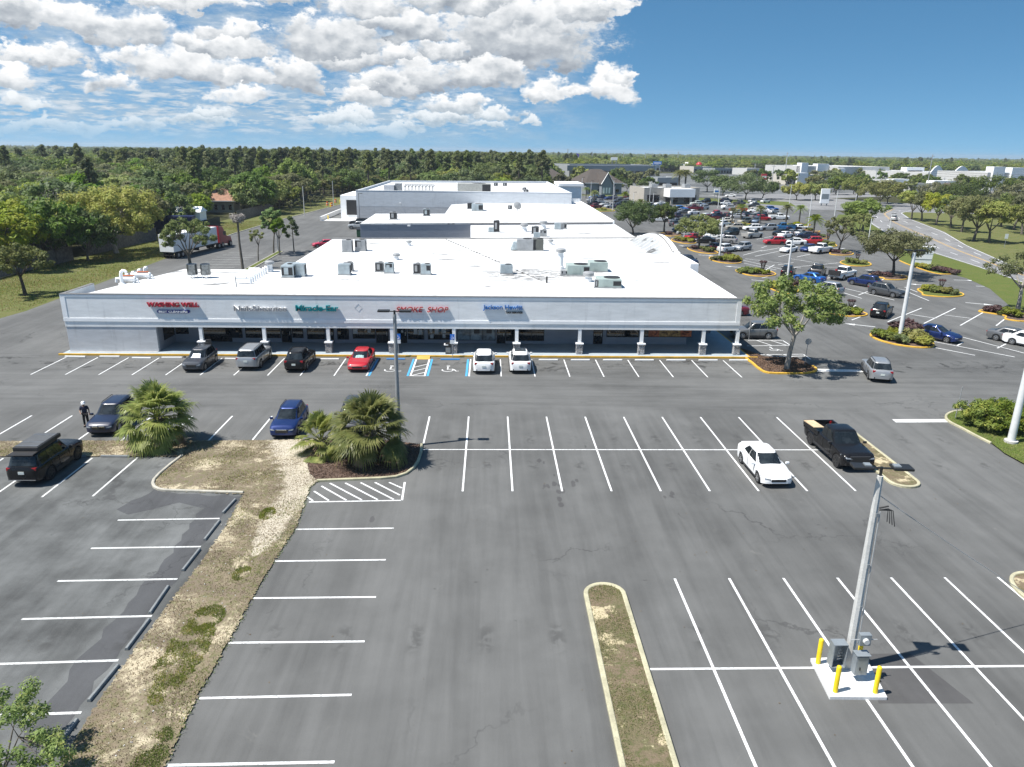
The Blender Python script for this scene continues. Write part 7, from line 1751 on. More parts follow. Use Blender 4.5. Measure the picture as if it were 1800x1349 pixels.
# ---- rear fences, shed, container
M_WOOD = flat('weathered_boards', (.145,.135,.125), .95, 0, .35, 2.5); M_GFENCE = flat('dark_mesh_fence', (.020,.028,.028), .9, 0, .3, 2)
def fence(pts, h, mat, label, step=2.4):
    P = [Vector(p) for p in pts]; t = thing('fence', label, 'fence', (P[0].x, P[0].y, 0)); g = MB(); gp = MB(); rn = random.Random(len(pts)*7+int(h*10))
    for a, b in zip(P, P[1:]):
        L = (b-a).length; n = max(1, int(L/.28)); d = (b-a).normalized()
        for i in range(n):
            p = a.lerp(b, i/n); q = a.lerp(b, (i+.93)/n); nn = Vector((-d.y,d.x))*.012; hh_ = h+rn.uniform(-.05,.05)
            g.prism([tuple(p-nn-P[0]),tuple(q-nn-P[0]),tuple(q+nn-P[0]),tuple(p+nn-P[0])], 0, hh_)
        for i in range(int(L/step)+1):
            p = a.lerp(b, min(1, i*step/L))-P[0]; gp.box(p.x-.14,p.y-.05,0,p.x-.02,p.y+.05,h+.08)
    g.build('boards', mat, t); gp.build('post', mat, t)
fence([(-69.6,98),(-69.6,112),(-68.8,124)], 2.3, M_WOOD, 'grey board fence at the far left behind the lone young tree')
fence([(-69.2,129),(-68.6,141),(-67.6,153)], 2.4, M_WOOD, 'grey board fence under the big yellow-green tree')
fence([(-67.4,153.2),(-66,168),(-65.6,184)], 2.0, M_GFENCE, 'dark screened fence before the blue container')
fence([(-65.3,196),(-65,214),(-64.6,226)], 2.5, M_WOOD, 'board fence behind the tractor trailer, below the tiled house')
fence([(-65,245),(-65,268),(-64.5,290)], 2.2, M_GFENCE, 'long dark fence along the rear drive')
p = G(175,432); t = thing('shed', 'small white shed peeping over the grey fence', 'shed', (p.x-3, p.y+5, 0)); g = MB(); g.box(-2.2,-1.6,0,2.2,1.6,3.0); g.build('wall', M_TRIM, t); g = MB(); g.add([(-2.4,-1.8,2.98),(2.4,-1.8,2.98),(2.4,1.8,2.98),(-2.4,1.8,2.98),(-2.4,0,3.7),(2.4,0,3.7)], [(0,1,5,4),(2,3,4,5),(0,4,3),(1,2,5),(0,3,2,1)]); g.build('roof', M_WALLG, t); g = MB(); g.box(-.6,-1.62,.1,.6,-1.602,2.2); g.build('door', M_WOOD, t)
p = G(290,411); t = thing('container', 'long dark blue container behind the screened fence', 'container', (p.x-1, p.y+5, 0), R(4)); g = MB(); g.box(-8.5,-1.3,.1,5.5,1.3,3.4); g.build('shell', flat('navy_container', (.012,.022,.085), .5, .1, .2, 1.5), t, bevel=.05)
g = MB()
for i in range(24): g.box(-8.3+i*.57,-1.36,.25,-8.05+i*.57,-1.302,3.2)
g.build('rib', flat('navy_rib', (.010,.018,.07), .5, .1, .2), t)
t = thing('shed', 'white gabled shed roof just above the blue container', 'shed', (p.x+1.5, p.y+11, 0)); g = MB(); g.box(-3,-2,0,3,2,3.9); g.build('wall', M_TRIM, t); g = MB(); g.add([(-3.3,-2.3,3.9),(3.3,-2.3,3.9),(3.3,2.3,3.9),(-3.3,2.3,3.9),(-3.0,0,5.0),(3.0,0,5.0)], [(0,1,5,4),(2,3,4,5),(0,4,3),(1,2,5),(0,3,2,1)]); g.build('roof', M_TRIM, t)
# orange barrels and yellow posts at the end of the rear drive
M_ORG = flat('barrel_orange', (.55,.12,.02), .6, 0, .1)
for i, (px, py) in enumerate(((575.5,361.5),(590,356.5),(583,363))):
    p = G(px, py); t = thing('traffic_barrel', ('left','right','front')[i] + ' orange traffic barrel at the end of the rear drive', 'barrel', (p.x, p.y, 0)); g = MB(); g.lathe([(.42,0),(.40,.1),(.36,.5),(.33,1.15),(.2,1.2)], n=14); g.build('drum', M_ORG, t, smooth=40); g = MB(); g.lathe([(.375,.5),(.365,.66)], n=14); g.build('band', M_SIGNW, t)
for px, py, lb in ((577,387,'yellow post at the corner of the dock apron'),(598,358,'yellow post left of the dock building'),(581,365,'yellow post before the orange barrels'),(637,419,'yellow and red post at the corner of the rear wall')):
    p = G(px, py); g = MB(); g.lathe([(.14,0),(.14,1.15),(.05,1.25)], n=10); o = g.build('bollard', M_YEL, smooth=50); o.location = p; tag(o, lb, 'bollard')
p = G(628,418); t = thing('waste_bin', 'dark green waste skip tucked against the rear wall corner', 'bin', (p.x+.8, p.y+1.6, 0)); g = MB(); g.box(-1,-1,.1,1,1,1.6); g.build('body', flat('skip_green', (.01,.06,.03), .6, 0, .2), t, bevel=.05); g = MB(); g.box(-1.05,-1.05,1.602,1.05,1.05,1.7); g.build('lid', M_BLK, t)

# ---- rear planting strip and its kerb
st_ = PX((415,475),(428,474),(500,443),(495,442),(481,444.5)); sp_ = [w2(G(424,478)), w2(G(435,478)), w2(G(497,443)), w2(G(489,442.5))]
g = MB(); g.sheet(sp_, .10); struct('planting_strip', g, M_VERGE); kerb(sp_, M_KERB, .18, .13, True)
g = MB()
for i in range(9):
    y0 = 112 + i*2.8; g.line((-47,y0), (-40.2-.1*i,y0), .1, Zl); g.line((-36.0,y0), (-29,y0), .1, Zl)
struct('rear_parking_lines', g, M_WHITE_OLD)
kerb([(-55.0,129),(-56.2,165),(-55.4,195),(-52.4,235),(-50,262)], M_KERB, .2, .14)

# ---- islands with planting in the right lot
def island(pts, label_bed, shrubs, mat=M_MULCH, kmat=M_YKERB):
    P = smooth(PX(*pts), 4, True); kerb(P, kmat, .2, .14, True); g = MB(); g.sheet(P, .09); struct('planting_bed', g, mat)
    for (px, py, r_, m, lb) in shrubs: shrub(px, py, r_, m, lb)
_sh = {}
def shrub(px, py, r_, m, lb, hsc=.8, grp=None):
    k = (m.name, rs_.randrange(3))
    if k not in _sh:
        T = MB()
        for i in range(6): a = i*1.05; T.tube([(0,0,0),(.35*math.cos(a),.35*math.sin(a),.55)], [.03,.012], 4, False)
        cl = [((rs_.uniform(-.5,.5), rs_.uniform(-.5,.5), rs_.uniform(.35,.75)), rs_.uniform(.3,.48)) for i in range(9)]
        _sh[k] = (T.mesh('stems', mats=(M_BARK,)), leaves_mesh('foliage', cl, 900, .17, rs_, m, 2.0))
    p = G(px, py, .09); t = thing('shrub', lb, 'shrub', (p.x, p.y, .09), rs_.uniform(0,6), grp); t.scale = (r_, r_, r_*hsc)
    put('stems', _sh[k][0], t); put('foliage', _sh[k][1], t); return t
rs_ = random.Random(31)
island(((1247,455),(1252,452),(1275,452),(1296,456),(1303,461),(1296,464),(1275,463.5),(1256,460)), '', [(1258,457.5,1.1,L_SHRUB,'green low shrub at the left end of the bed with the tall white post'),(1270,458.5,1.2,L_SHRUB,'green shrub right beside the tall white post'),(1282,459,1.5,L_YEL,'yellow-green shrub in the bed with the tall white post'),(1293,459.5,1.4,L_YEL,'yellow-green shrub at the right end of the bed with the tall white post'),(1281,453,1.3,L_PURP,'small reddish shrub behind the yellow-green ones')])
island(((1294,477),(1300,474.5),(1325,474),(1350,477),(1363,482),(1358,485.5),(1338,487),(1312,484)), '', [(1303,479.5,1.1,L_SHRUB,'dull green plants at the left of the bed with bare stems'),(1316,480.5,1.25,L_SHRUB,'dull green plants in the middle of the bed with bare stems'),(1329,481,1.2,L_SHRUB,'olive plants before the bare stems'),(1345,482.5,1.1,L_SHRUB,'olive plants at the right of the bed with bare stems')])
def bare(px, py, s_, lb):
    p = G(px, py, .09); t = thing('bare_shrub', lb, 'shrub', (p.x, p.y, .09)); t.scale = (s_, s_, s_); g = MB()
    for i in range(9): a = i*.7; g.tube([(0,0,0),(.22*math.cos(a),.22*math.sin(a),.8),(.38*math.cos(a+.3),.38*math.sin(a+.3),1.6+.2*math.sin(i*3))], [.05,.04,.025], 5)
    g.build('stems', M_BARKD, t); put('foliage', leaves_mesh('foliage', [((.35*math.cos(i),.35*math.sin(i),1.55),.22) for i in range(7)], 260, .09, rs_, L_PURP, 2), t)
bare(1340,480,1.15,'cut-back bare shrub in the bed near the plaza side'); bare(1494,551,1.0,'dark cut-back shrub in the bed left of the lone black suv'); bare(1653,512,1.0,'dark cut-back shrub in the bed before the charcoal suv'); bare(1506,462,.9,'dark cut-back shrub in the small bed near the road drive'); bare(1455,424,1.0,'bare dark shrub in the bed beside the red suv')
island(((1354,508),(1352,504),(1366,500),(1395,503),(1404,511),(1390,518),(1370,515)), '', [(1364,507,1.3,L_YEL,'yellow-green shrub behind the bushy oak crown'),(1376,510,1.2,L_SHRUB,'green shrub at the foot of the post behind the oak'),(1390,505,1.5,L_PURP,'reddish shrub behind the oak crown')])
island(((1532,592),(1531,588),(1540,586),(1575,586),(1622,594),(1640,606),(1636,611.5),(1612,612),(1575,607),(1545,599)), '', [(1544,593,1.1,L_SHRUB,'low green clump at the left of the big lamp bed'),(1556,596,1.2,L_SHRUB,'low green clump left of the thick white post'),(1568,599,1.2,L_SHRUB,'spiky green clump before the thick white post'),(1584,603,1.2,L_SHRUB,'green clump right of the thick white post'),(1573,588,1.1,L_YEL,'yellow-green shrub behind the thick white post'),(1600,598,1.7,L_YEL,'big yellow-green shrub right of the thick white post'),(1612,602,1.3,L_YEL,'yellow-green shrub before the blue sedan'),(1624,607,1.2,L_YEL,'yellow-green shrub at the right tip of the big lamp bed'),(1590,588,2.0,L_PURP,'purple-brown shrub between the post and the blue sedan')])
island(((1460,552),(1462,543),(1475,541),(1500,546),(1522,552),(1520,556),(1500,557.5),(1478,556)), '', [(1472,548,1.3,L_SHRUB,'green shrub left of the dark cut-back one'),(1485,552,1.2,L_SHRUB,'green shrub beside the dark cut-back one'),(1505,552.5,1.0,L_SHRUB,'low green shrub right of the dark cut-back one'),(1468,546,1.3,L_YEL,'yellowish shrub at the left end of the bed near the lone black suv')])
island(((1613,510),(1622,508),(1640,510),(1680,514),(1693,518),(1688,522),(1660,523),(1625,520),(1621,516)), '', [(1630,511,1.2,L_YEL,'yellow-green shrub at the left of the bed before the charcoal suv'),(1642,513.5,1.2,L_SHRUB,'green shrub left of the middle in the bed before the charcoal suv'),(1662,516,1.2,L_YEL,'yellow-green shrub right of the cut-back one'),(1678,518,1.0,L_SHRUB,'low green shrub at the right end of the bed')], M_VERGE)
island(((1723,549),(1730,546),(1760,544),(1815,550),(1830,562),(1800,566),(1768,562),(1766,556)), '', [(1740,548,1.1,L_PURP,'brown clipped shrub at the left of the bed with the half-bare tree'),(1752,550,1.2,L_PURP,'brown clipped shrub in the bed with the half-bare tree'),(1764,552,1.2,L_SHRUB,'dull shrub at the foot of the half-bare tree'),(1781,557,1.2,L_SHRUB,'grey-green shrub before the half-bare tree')])
island(((1528,486),(1531,483),(1555,482),(1590,486),(1594,491),(1580,493),(1556,492),(1552,489.5)), '', [(1543,485,1.0,L_PURP,'brown low shrub left of the wide grey-green tree trunk'),(1560,486.5,1.0,L_PURP,'brown low shrub under the wide grey-green tree')])
island(((1477,462),(1484,459),(1500,458.5),(1525,462),(1531,466.5),(1520,469),(1495,468),(1484,465.5)), '', [(1492,461.5,1.1,L_SHRUB,'green low shrub in the small bed near the road drive'),(1503,463.5,1.1,L_SHRUB,'green low shrub beside the cut-back one near the road drive'),(1517,464.5,.9,L_YEL,'yellowish low shrub in the small bed near the road drive')], M_VERGE)
island(((1459,447.5),(1463,443),(1478,441.5),(1498,445),(1496,449),(1475,449.5)), '', [(1468,444.5,.9,L_PURP,'dark red low shrub at the sparse olive tree'),(1486,446,.9,L_SHRUB,'green low shrub at the sparse olive tree')])
island(((1209,438),(1213,435),(1235,435),(1250,440),(1262,445),(1252,447),(1225,444)), '', [(1220,438,1.0,L_PURP,'dark low shrub left of the pale trunk'),(1238,441,1.2,L_SHRUB,'green low shrub right of the pale trunk'),(1248,443,1.2,L_SHRUB,'green low shrub beside the dark red car')])
island(((1180,423),(1190,419),(1210,420),(1223,425),(1220,429),(1200,428.5)), '', [(1192,423,1.2,L_YEL,'yellow-green shrub left of the short lamp post'),(1206,424.5,1.3,L_YEL,'yellow-green shrub right of the short lamp post'),(1215,426,1.0,L_YEL,'yellow-green shrub by the red car')])
island(((1158,413),(1165,410),(1190,411),(1196,414),(1180,416)), '', [(1176,412.5,1.1,L_PURP,'dark low shrub under the round dark tree')])
island(((1431,407),(1420,405),(1405,406),(1412,409.5),(1435,409.5),(1441,407)), '', [(1424,406,1.0,L_SHRUB,'green low shrub by the post between the date palms')])
island(((1418,417),(1428,413),(1447,414),(1457,418),(1450,420.5),(1430,420)), '', [(1436,415.5,1.2,L_PURP,'dark red shrub at the tall date palm'),(1446,417,.9,L_SHRUB,'dull low shrub right of the tall date palm')])
island(((1438,432),(1445,427),(1462,428),(1471,433),(1460,435),(1445,435)), '', [(1450,430,1.2,L_SHRUB,'green low shrub at the bare dark shrub'),(1462,431,.9,L_YEL,'yellow low shrub right of the bare dark shrub')], M_VERGE)
for i, (pts) in enumerate((((1282,398),(1300,394),(1325,395),(1318,398.5)), ((1375,397),(1395,393),(1425,396),(1405,398.5)), ((1250,392),(1262,389),(1290,392),(1270,393)), ((1040,372),(1052,367),(1075,369),(1078,372)))): island(pts, '', [(sum(q[0] for q in pts)/4, sum(q[1] for q in pts)/4, 1.2, (L_YEL,L_YEL,L_SHRUB,L_YEL)[i], ('low yellow-green shrub under the middle palms','low yellow-green shrub between the lime palm trunks','low shrub in the far middle bed','yellow-green shrub by the slender post beyond the roof')[i])], M_VERGE)
L_CLIP = leafmat('clipped_shrub_leaves', (.045,.085,.012), (.07,.115,.015), (.12,.15,.025))
# clipped shrubs on the right verge and by the monument sign
for px, py, r_, lb in ((1728,754,2.1,'tall clipped shrub, left of the pair on the right verge'),(1758,757,2.3,'tall clipped shrub behind the thick white lamp post'),(1792,752,2.2,'clipped shrub at the right border behind the lamp post')): tree(tree_meshes(rs_, r_*.85, r_*.72, nleaf=7000, lsize=.10, mat=L_CLIP, nclump=46, base=.10, trunk=.06, flat_=1), G(px, py), lb, 'clipped_shrub', cat='shrub')
for i in range(9):
    f = i/8; shrub(1615+62*f, 470+12*f, 1.1, (L_YEL,L_YEL,L_YEL,L_SHRUB,L_PURP,L_PURP,L_PURP,L_PURP,L_PURP)[i], 'low shrub of the curved row before the monument sign', .8, 'row of shrubs before the monument sign')
kerb(smooth(PX((1581,459),(1592,464),(1608,470),(1628,477),(1645,481.5),(1660,483),(1678,483)), 3), M_YKERB, .2, .14)
# monument sign
a, b = G(1603,466), G(1635,467); ang = -.15
t = thing('monument_sign', 'white slanted monument sign with a grey stripe at the road', 'sign', ((a.x+b.x)/2, (a.y+b.y)/2, 0), R(-8)); W_ = (b-a).length; hh_ = hgt(1620,467,1624,434)[1]
g = MB(); g.add([(-W_/2,-.35,0),(W_/2-.1,-.35,0),(W_/2-.1,.35,0),(-W_/2,.35,0),(-W_/2+.1,-.35,hh_-.2),(W_/2+.15,-.35,hh_-.2),(W_/2+.15,.35,hh_-.2),(-W_/2+.1,.35,hh_-.2)], [(0,3,2,1),(4,5,6,7),(0,1,5,4),(1,2,6,5),(2,3,7,6),(3,0,4,7)]); g.build('body', M_TRIM, t)
g = MB(); g.box(-W_/2-.05,-.42,hh_-.198,W_/2+.35,.42,hh_); g.build('cap', M_TRIM, t); g = MB(); g.box(-W_/2+.03,-.37,hh_*.30,W_/2-.02,-.352,hh_*.345); g.build('stripe', M_STEEL, t); g = MB(); g.box(-W_/2+.08,-.37,hh_*.62,W_/2+.05,-.352,hh_*.645); g.build('stripe', M_WALLG, t)
g = MB()
for i in range(3): g.box(-W_*.1+i*.42,-.375,hh_*.72,-W_*.1+.22+i*.42,-.353,hh_*.84)
g.build('mark', M_STEEL, t)
# tall pylon signs in the distance
def pylon(px, yb, yt, wpx, hpx, label, mat, two=None):
    p = G(px, yb); dist = p.y; hh_ = H + ray(px, yt).z*dist/ray(px, yt).y; w_ = wpx/F*dist*1.03; h_ = hpx/F*dist*1.03
    t = thing('pylon_sign', label, 'sign', (p.x, p.y, 0)); g = MB(); g.box(-w_*.35,-.15,0,-w_*.25,.15,hh_-h_); g.box(w_*.25,-.15,0,w_*.35,.15,hh_-h_); g.build('post', M_POLEG, t); g = MB(); g.box(-w_/2,-.3,hh_-h_,w_/2,.3,hh_); g.build('panel', mat, t, bevel=.1)
    if two: g = MB(); g.box(-w_*.4,-.32,hh_-h_*.7,w_*.4,-.302,hh_-h_*.35); g.build('panel', two, t)
pylon(1448,362,332,15,24,'white pylon sign with grey stripes behind the yellow-green tree',M_TRIM,M_STEEL); pylon(1341,330,306,9,9,'red octagonal pylon sign beyond the huge oak',M_RED2,M_SIGNW); pylon(1154,310,284,14,5,'small blue rectangular pylon sign on two legs',M_SIGNB,M_SIGNW); pylon(1078,312,277,11,4.5,'white double billboard far behind the long building',M_SIGNW); pylon(1258,352,332.5,8,7,'white square sign with a blue emblem by the bank drive',M_SIGNW,M_SIGNB)
pylon(1110,300,282,7,6,'dark square sign seen from behind above the long building',M_BLK)
pylon(1793,352,340,16,8,'orange and white sign at the right border',M_ORG,M_SIGNW)
# utility poles and wires beyond the lot
for bx, by, tx, ty, lb in ((1627,344,1639,272,'tallest wooden power pole, before the white stores'),(1378,322,1383,268,'tall power pole over the highway'),(1356,330,1358,290,'power pole left of the white restaurant'),(1326,306,1327,288,'thin pole left of the red octagonal sign'),(1190,300,1190.5,267,'power pole near the blue pylon sign'),(1040,296,1041.5,267,'left power pole behind the long building'),(1064,296,1064.5,267,'second power pole behind the long building'),(1095,296,1095.5,268,'third power pole behind the long building'),(1133,298,1133.5,269,'fourth power pole behind the long building'),(1400,338,1402,300,'dark pole at the restaurant corner'),(1536,335,1546,298,'street light pole before the far store row'),(1553,335,1560,312,'short street light with a curved arm'),(1600,332,1603,314,'pole at the left of the white store'),(1656,338,1661,312,'pole before the orange store sign'),(1718,338,1722,330,'short street light at the dark oak'),(1755,345,1762,325,'street light with an arm over the dark oak'),(997,300,997,262,'thin mast far behind the brown roof'),(690,318,689,300,'thin pole on the skyline of the supermarket'),(823,316,822,297,'pole in the trees behind the supermarket')):
    p, hh_ = hgt(bx, by, tx, ty); t = thing('utility_pole', lb, 'utility pole', (p.x, p.y, 0)); g = MB(); sc_ = max(.11, p.y*.00045); g.tube([(0,0,0),(0,0,hh_)], [sc_*1.3, sc_], 7); g.build('pole', M_POLE, t); g = MB(); g.box(-1.1,-.06,hh_-.9,1.1,.06,hh_-.75); g.build('crossarm', M_POLE, t)
a, b = G(1627,344), G(1800,356); g = MB()
for dz in (9.5, 10.6, 11.5):
    P = [Vector((a.x,a.y,dz)).lerp(Vector((b.x+20,b.y,dz)), i/12) - Vector((0,0,1.6*4*(i/12)*(1-i/12)*.4)) for i in range(13)]; g.tube(P, .05, 4)
tag(g.build('power_line', M_WIRE), 'three sagging power lines running right from the tallest wooden pole', 'power line')
# ------------------------------------------------------------------ buildings in the distance
M_FW = wallpaint('far_white_wall', (.52,.52,.50)); M_FB = wallpaint('far_beige_wall', (.42,.39,.34)); M_FG = wallpaint('far_grey_wall', (.30,.32,.33)); M_RBR = flat('brown_shingle', (.070,.058,.050), .9, 0, .25, 2); M_RRED = flat('red_metal_roof', (.24,.055,.075), .6, 0, .2, .5); M_RTILE = flat('terracotta_roof', (.30,.165,.11), .9, 0, .25, 1.5); M_RGR = flat('grey_shingle', (.20,.21,.22), .9, 0, .2, 1.5); M_SIDING = wallpaint('bluegrey_siding', (.22,.25,.28))
def quadpx(x0, x1, yb, depth):
    a, b = G(x0, yb), G(x1, yb); d = (b-a).normalized(); n = Vector((-d.y, d.x, 0)); 
    if n.y < 0: n = -n
    return a, b, d, n
def block(x0, x1, yb, yt, depth, label, wall=M_FW, roof=M_ROOF, name='store_building', cat='building', nwin=6, tower=None, winz=(.1,.55), parapet=.5, doors=1):
    a, b, d, n = quadpx(x0, x1, yb, depth); Y = a.y; r_ = ray(x0, yt); h = H + r_.z*math.hypot(a.x,a.y)/math.hypot(r_.x,r_.y); L = (b-a).length
    t = thing(name, label, cat, (a.x, a.y, 0), math.atan2(d.y, d.x))
    g = MB(); g.box(0,0,0,L,depth,h-parapet); g.box(0,0,h-parapet+.001,L,.3,h); g.box(0,depth-.3,h-parapet+.001,L,depth,h); g.box(0,.301,h-parapet+.001,.3,depth-.301,h); g.box(L-.3,.301,h-parapet+.001,L,depth-.301,h); g.build('wall', wall, t)
    g = MB(); g.box(.301,.301,h-parapet+.002,L-.301,depth-.301,h-parapet+.06); g.build('roof', roof, t)
    for i in range(nwin):
        x = L*(i+.18)/nwin; w = L*.64/nwin; g = MB(); g.box(x,-.06,h*winz[0],x+w,-.002,h*winz[1]); q = g.build('door' if (i == nwin//2 and doors) else 'window', M_GLASS, t)
        g = MB(); g.box(x-.1,-.08,h*winz[1]+.002,x+w+.1,-.002,h*winz[1]+.25); g.build('frame', M_FRAME, q)
    for tw in tower or ():
        u0, u1, hh_, kind = tw; g = MB()
        if kind == 'arch':
            P = [(L*u0,h)] + [(L*(u0+(u1-u0)*k/10), h + hh_*math.sin(math.pi*k/10)) for k in range(1,10)] + [(L*u1,h)]; m_ = len(P)
            g.add([(x,-.4,z) for x, z in P]+[(L*u1,-.4,h*.6),(L*u0,-.4,h*.6)]+[(x,.4,z) for x, z in P]+[(L*u1,.4,h*.6),(L*u0,.4,h*.6)], [tuple(range(m_+2)), tuple(range(m_+2,2*m_+4))[::-1]]+[(k,(k+1)%(m_+2),(k+1)%(m_+2)+m_+2,k+m_+2)[::-1] for k in range(m_+2)])
        else: g.box(L*u0,-1.2,0,L*u1,4,h+hh_)
        g.build('entrance_front', M_TRIM if wall is not M_FB else M_FB, t)
        if kind == 'sign': g = MB(); g.box(L*(u0+.1*(u1-u0)),-1.32,h+hh_*.2-1.6,L*(u1-.1*(u1-u0)),-1.202,h+hh_*.2); g.build('sign_band', M_BLK, t)
    return t, L, h
# bank with a stepped roof
t, L, h = block(1131,1228,358,330,16,'low beige bank with a white roof and a glazed entrance beyond the lot',M_FB,nwin=3,winz=(.05,.5))
g = MB(); g.box(L*.35,-6,2.6,L*.8,-.05,h-.2); g.build('canopy', M_TRIM, t); g = MB(); g.box(L*.38,-5.6,0,L*.42,-5.2,2.598); g.box(L*.72,-5.6,0,L*.76,-5.2,2.598); g.build('column', M_FB, t)
for x in (.2,.45,.8): g = MB(); g.box(L*x,4,h-.4,L*x+2.4,7,h+1.1); g.build('rooftop_unit', M_AC3, t)
# long grey building with columns
t, L, h = block(1000,1140,322,289,26,'long grey flat-roofed building with piers, half hidden by trees',M_FG,M_RGR,nwin=9,winz=(.12,.6),parapet=.8)
g = MB(); g.box(-3,-4,h*.66,L+2,-.1,h*.95); g.build('overhang', M_FG, t); 
for i in range(10): g = MB(); g.box(L*i/9-.7,-3.5,0,L*i/9+.7,-2.3,h*.66-.002); g.build('pier', M_FB, t)
# houses
def house(px0, px1, yb, wall_h, roof_h, depth, label, wall, roof, gable=False, name='house'):
    a, b, d, n = quadpx(px0, px1, yb, depth); L = (b-a).length; t = thing(name, label, 'house', (a.x, a.y, 0), math.atan2(d.y, d.x)); o_ = .8
    g = MB(); g.box(0,0,0,L,depth,wall_h); g.build('wall', wall, t)
    g = MB(); hx = min(L*.35, depth*.5); z0, z1 = wall_h+.002, wall_h+roof_h
    g.add([(-o_,-o_,z0),(L+o_,-o_,z0),(L+o_,depth+o_,z0),(-o_,depth+o_,z0),(hx,depth/2,z1),(L-hx,depth/2,z1)], [(0,3,2,1),(0,1,5,4),(2,3,4,5),(1,2,5),(3,0,4)]); g.build('roof', roof, t)
    g = MB(); g.box(-o_-.05,-o_-.12,wall_h-.25,L+o_+.05,-o_-.002,wall_h); g.build('eave', M_TRIM, t)
    for i in range(4): g = MB(); x = L*(i+.3)/4; g.box(x,-.06,.8,x+L*.1,-.002,2.2); g.build('window', M_GLASS, t)
    if gable:
        c = L*.5; gw = L*.30; g = MB(); g.box(c-gw/2,-4,0,c+gw/2,-.07,wall_h-.3); g.add([(c-gw/2,-4,wall_h-.299),(c+gw/2,-4,wall_h-.299),(c,-4,wall_h+roof_h*.72)], [(0,1,2)]); g.build('gable', wall, t)
        g = MB(); z = wall_h-.2; zz = wall_h+roof_h*.8; g.add([(c-gw*.6,-4.6,z-.3),(c,-4.6,zz),(c,depth*.45,zz),(c-gw*.6,-.4,z-.3),(c+gw*.6,-4.6,z-.3),(c+gw*.6,-.4,z-.3)], [(0,1,2,3),(1,4,5,2)]); g.build('roof', roof, t)
        g = MB(); g.tube([(c-gw*.6,-4.7,z-.25),(c,-4.7,zz+.05),(c+gw*.6,-4.7,z-.25)], .18, 4); g.build('trim', M_TRIM, t); g = MB(); [g.box(c-gw*.38+i*gw*.26,-4.06,.6,c-gw*.22+i*gw*.26,-4.002,wall_h*.62) for i in range(3)]; g.build('window', M_TRIM, t)
    return t
house(1030,1092,342,5.0,5.6,24,'blue-grey gabled house with a brown shingle roof beyond the lot',M_SIDING,M_RBR,True)
house(938,1002,337,5.0,5.2,22,'large brown hipped roof left of the entrance tower',M_SIDING,M_RBR)
house(362,412,374,3.4,3.2,10,'house with a terracotta roof and white eaves among the trees',M_FB,M_RTILE); house(395,430,355,3.4,3.4,9,'house with a grey roof behind the terracotta one',M_FB,M_RGR)
house(683,742,325,7.5,3.0,14,'house with a dark red metal roof at the edge of the woods',M_FG,M_RRED)
for x0, x1, y, lb in ((199,218,329,'white flat mobile home showing through the trees, near one'),(203,217,312,'white mobile home behind the near one'),(388,400,322,'white mobile home farther right among the trees'),(158,170,311,'small white roof in the trees at the left'),(840,866,325,'pale low roof behind the supermarket'),(900,918,322,'small cream building behind the supermarket')): house(x0, x1, y, 4.4, 1.2, 9, lb, M_TRIM, M_TRIM)
# commercial strip across the highway
block(1404,1470,318,292,40,'white two-storey store with square corner blocks beyond the highway',M_FW,nwin=5,tower=((0,.17,2.2,'box'),(.42,.72,1.6,'box')),winz=(.12,.4))
block(1470,1560,319,293,60,'long white big-box store with a grey front',M_FW,nwin=3,tower=((0,.12,-1.5,'box'),),winz=(.1,.35))
block(1562,1632,322,301,36,'white store row with a dark-roofed entrance and black sign letters',M_FW,nwin=8,tower=((.36,.80,2.6,'sign'),),winz=(.08,.42))
block(1628,1712,326,303,36,'white store row with two arched fronts',M_FW,nwin=10,tower=((.04,.30,4.2,'arch'),(.52,.84,4.0,'arch')),winz=(.08,.42))
block(1730,1830,336,303,36,'tall pale stores at the right border, with square towers',M_FW,nwin=8,tower=((.06,.26,3,'box'),(.38,.62,2.6,'box'),(.72,.95,1.0,'box')),winz=(.06,.36))
block(1564,1600,340,317,18,'small white building with a tall parapet before the store rows',M_FW,nwin=3,tower=((0,.75,.6,'box'),)); 
t, L, h = block(1598,1680,341,322,24,'white store with a grey front and an orange sign',M_FW,nwin=6,tower=((.45,.92,1.2,'box'),),winz=(.05,.4)); g = MB(); g.box(L*.66,-1.42,h-2.4,L*.88,-1.22,h-.2); g.build('sign_panel', M_ORG, t)
block(1680,1718,340,324,20,'white annex with a bright roof right of the orange sign store',M_FW,nwin=3)
block(1382,1444,325,307,22,'cream restaurant with a stepped parapet at the highway corner',wallpaint('cream_wall',(.52,.49,.43)),nwin=6,tower=((.25,.55,1.0,'box'),),winz=(.06,.4)); block(1364,1384,323,309,16,'tan low building at the left of the cream restaurant',M_FB,nwin=2)
block(1466,1490,328,316,14,'low restaurant with a dark blue roof and a square emblem',M_SIDING,M_RGR,nwin=3); block(1155,1193,329,312,16,'grey concrete building with roof drums behind the bank',M_FG,nwin=2,winz=(.1,.4))
block(1138,1160,304,290,20,'white store with a blue front beyond the pylon sign',M_FW,nwin=3,tower=((.2,.6,1,'box'),)); block(1166,1200,302,288,22,'white building with a grey gabled roof far beyond the lot',M_FW,M_RGR,nwin=4)
block(1203,1217,302,289,14,'small white kiosk with a turquoise stripe',M_FW,nwin=2,tower=((.3,.8,2,'box'),)); block(1219,1250,304,293,22,'cream building with a red dome',wallpaint('cream_wall',(.52,.49,.43)),nwin=4); block(1256,1296,306,296,18,'long low grey dealership building',M_FG,M_RGR,nwin=8); block(1312,1336,308,296,20,'white boxy building left of the red octagonal sign',M_FW,nwin=3)
p = G(1228,304); t = thing('dome', 'red dome on top of the cream building', 'dome', (p.x+2, p.y+8, 7.2)); g = MB(); g.lathe([(3,0),(2.8,1.0),(2.0,2.1),(.9,2.7),(.1,2.9)], n=16); g.build('shell', M_RED2, t, smooth=60)
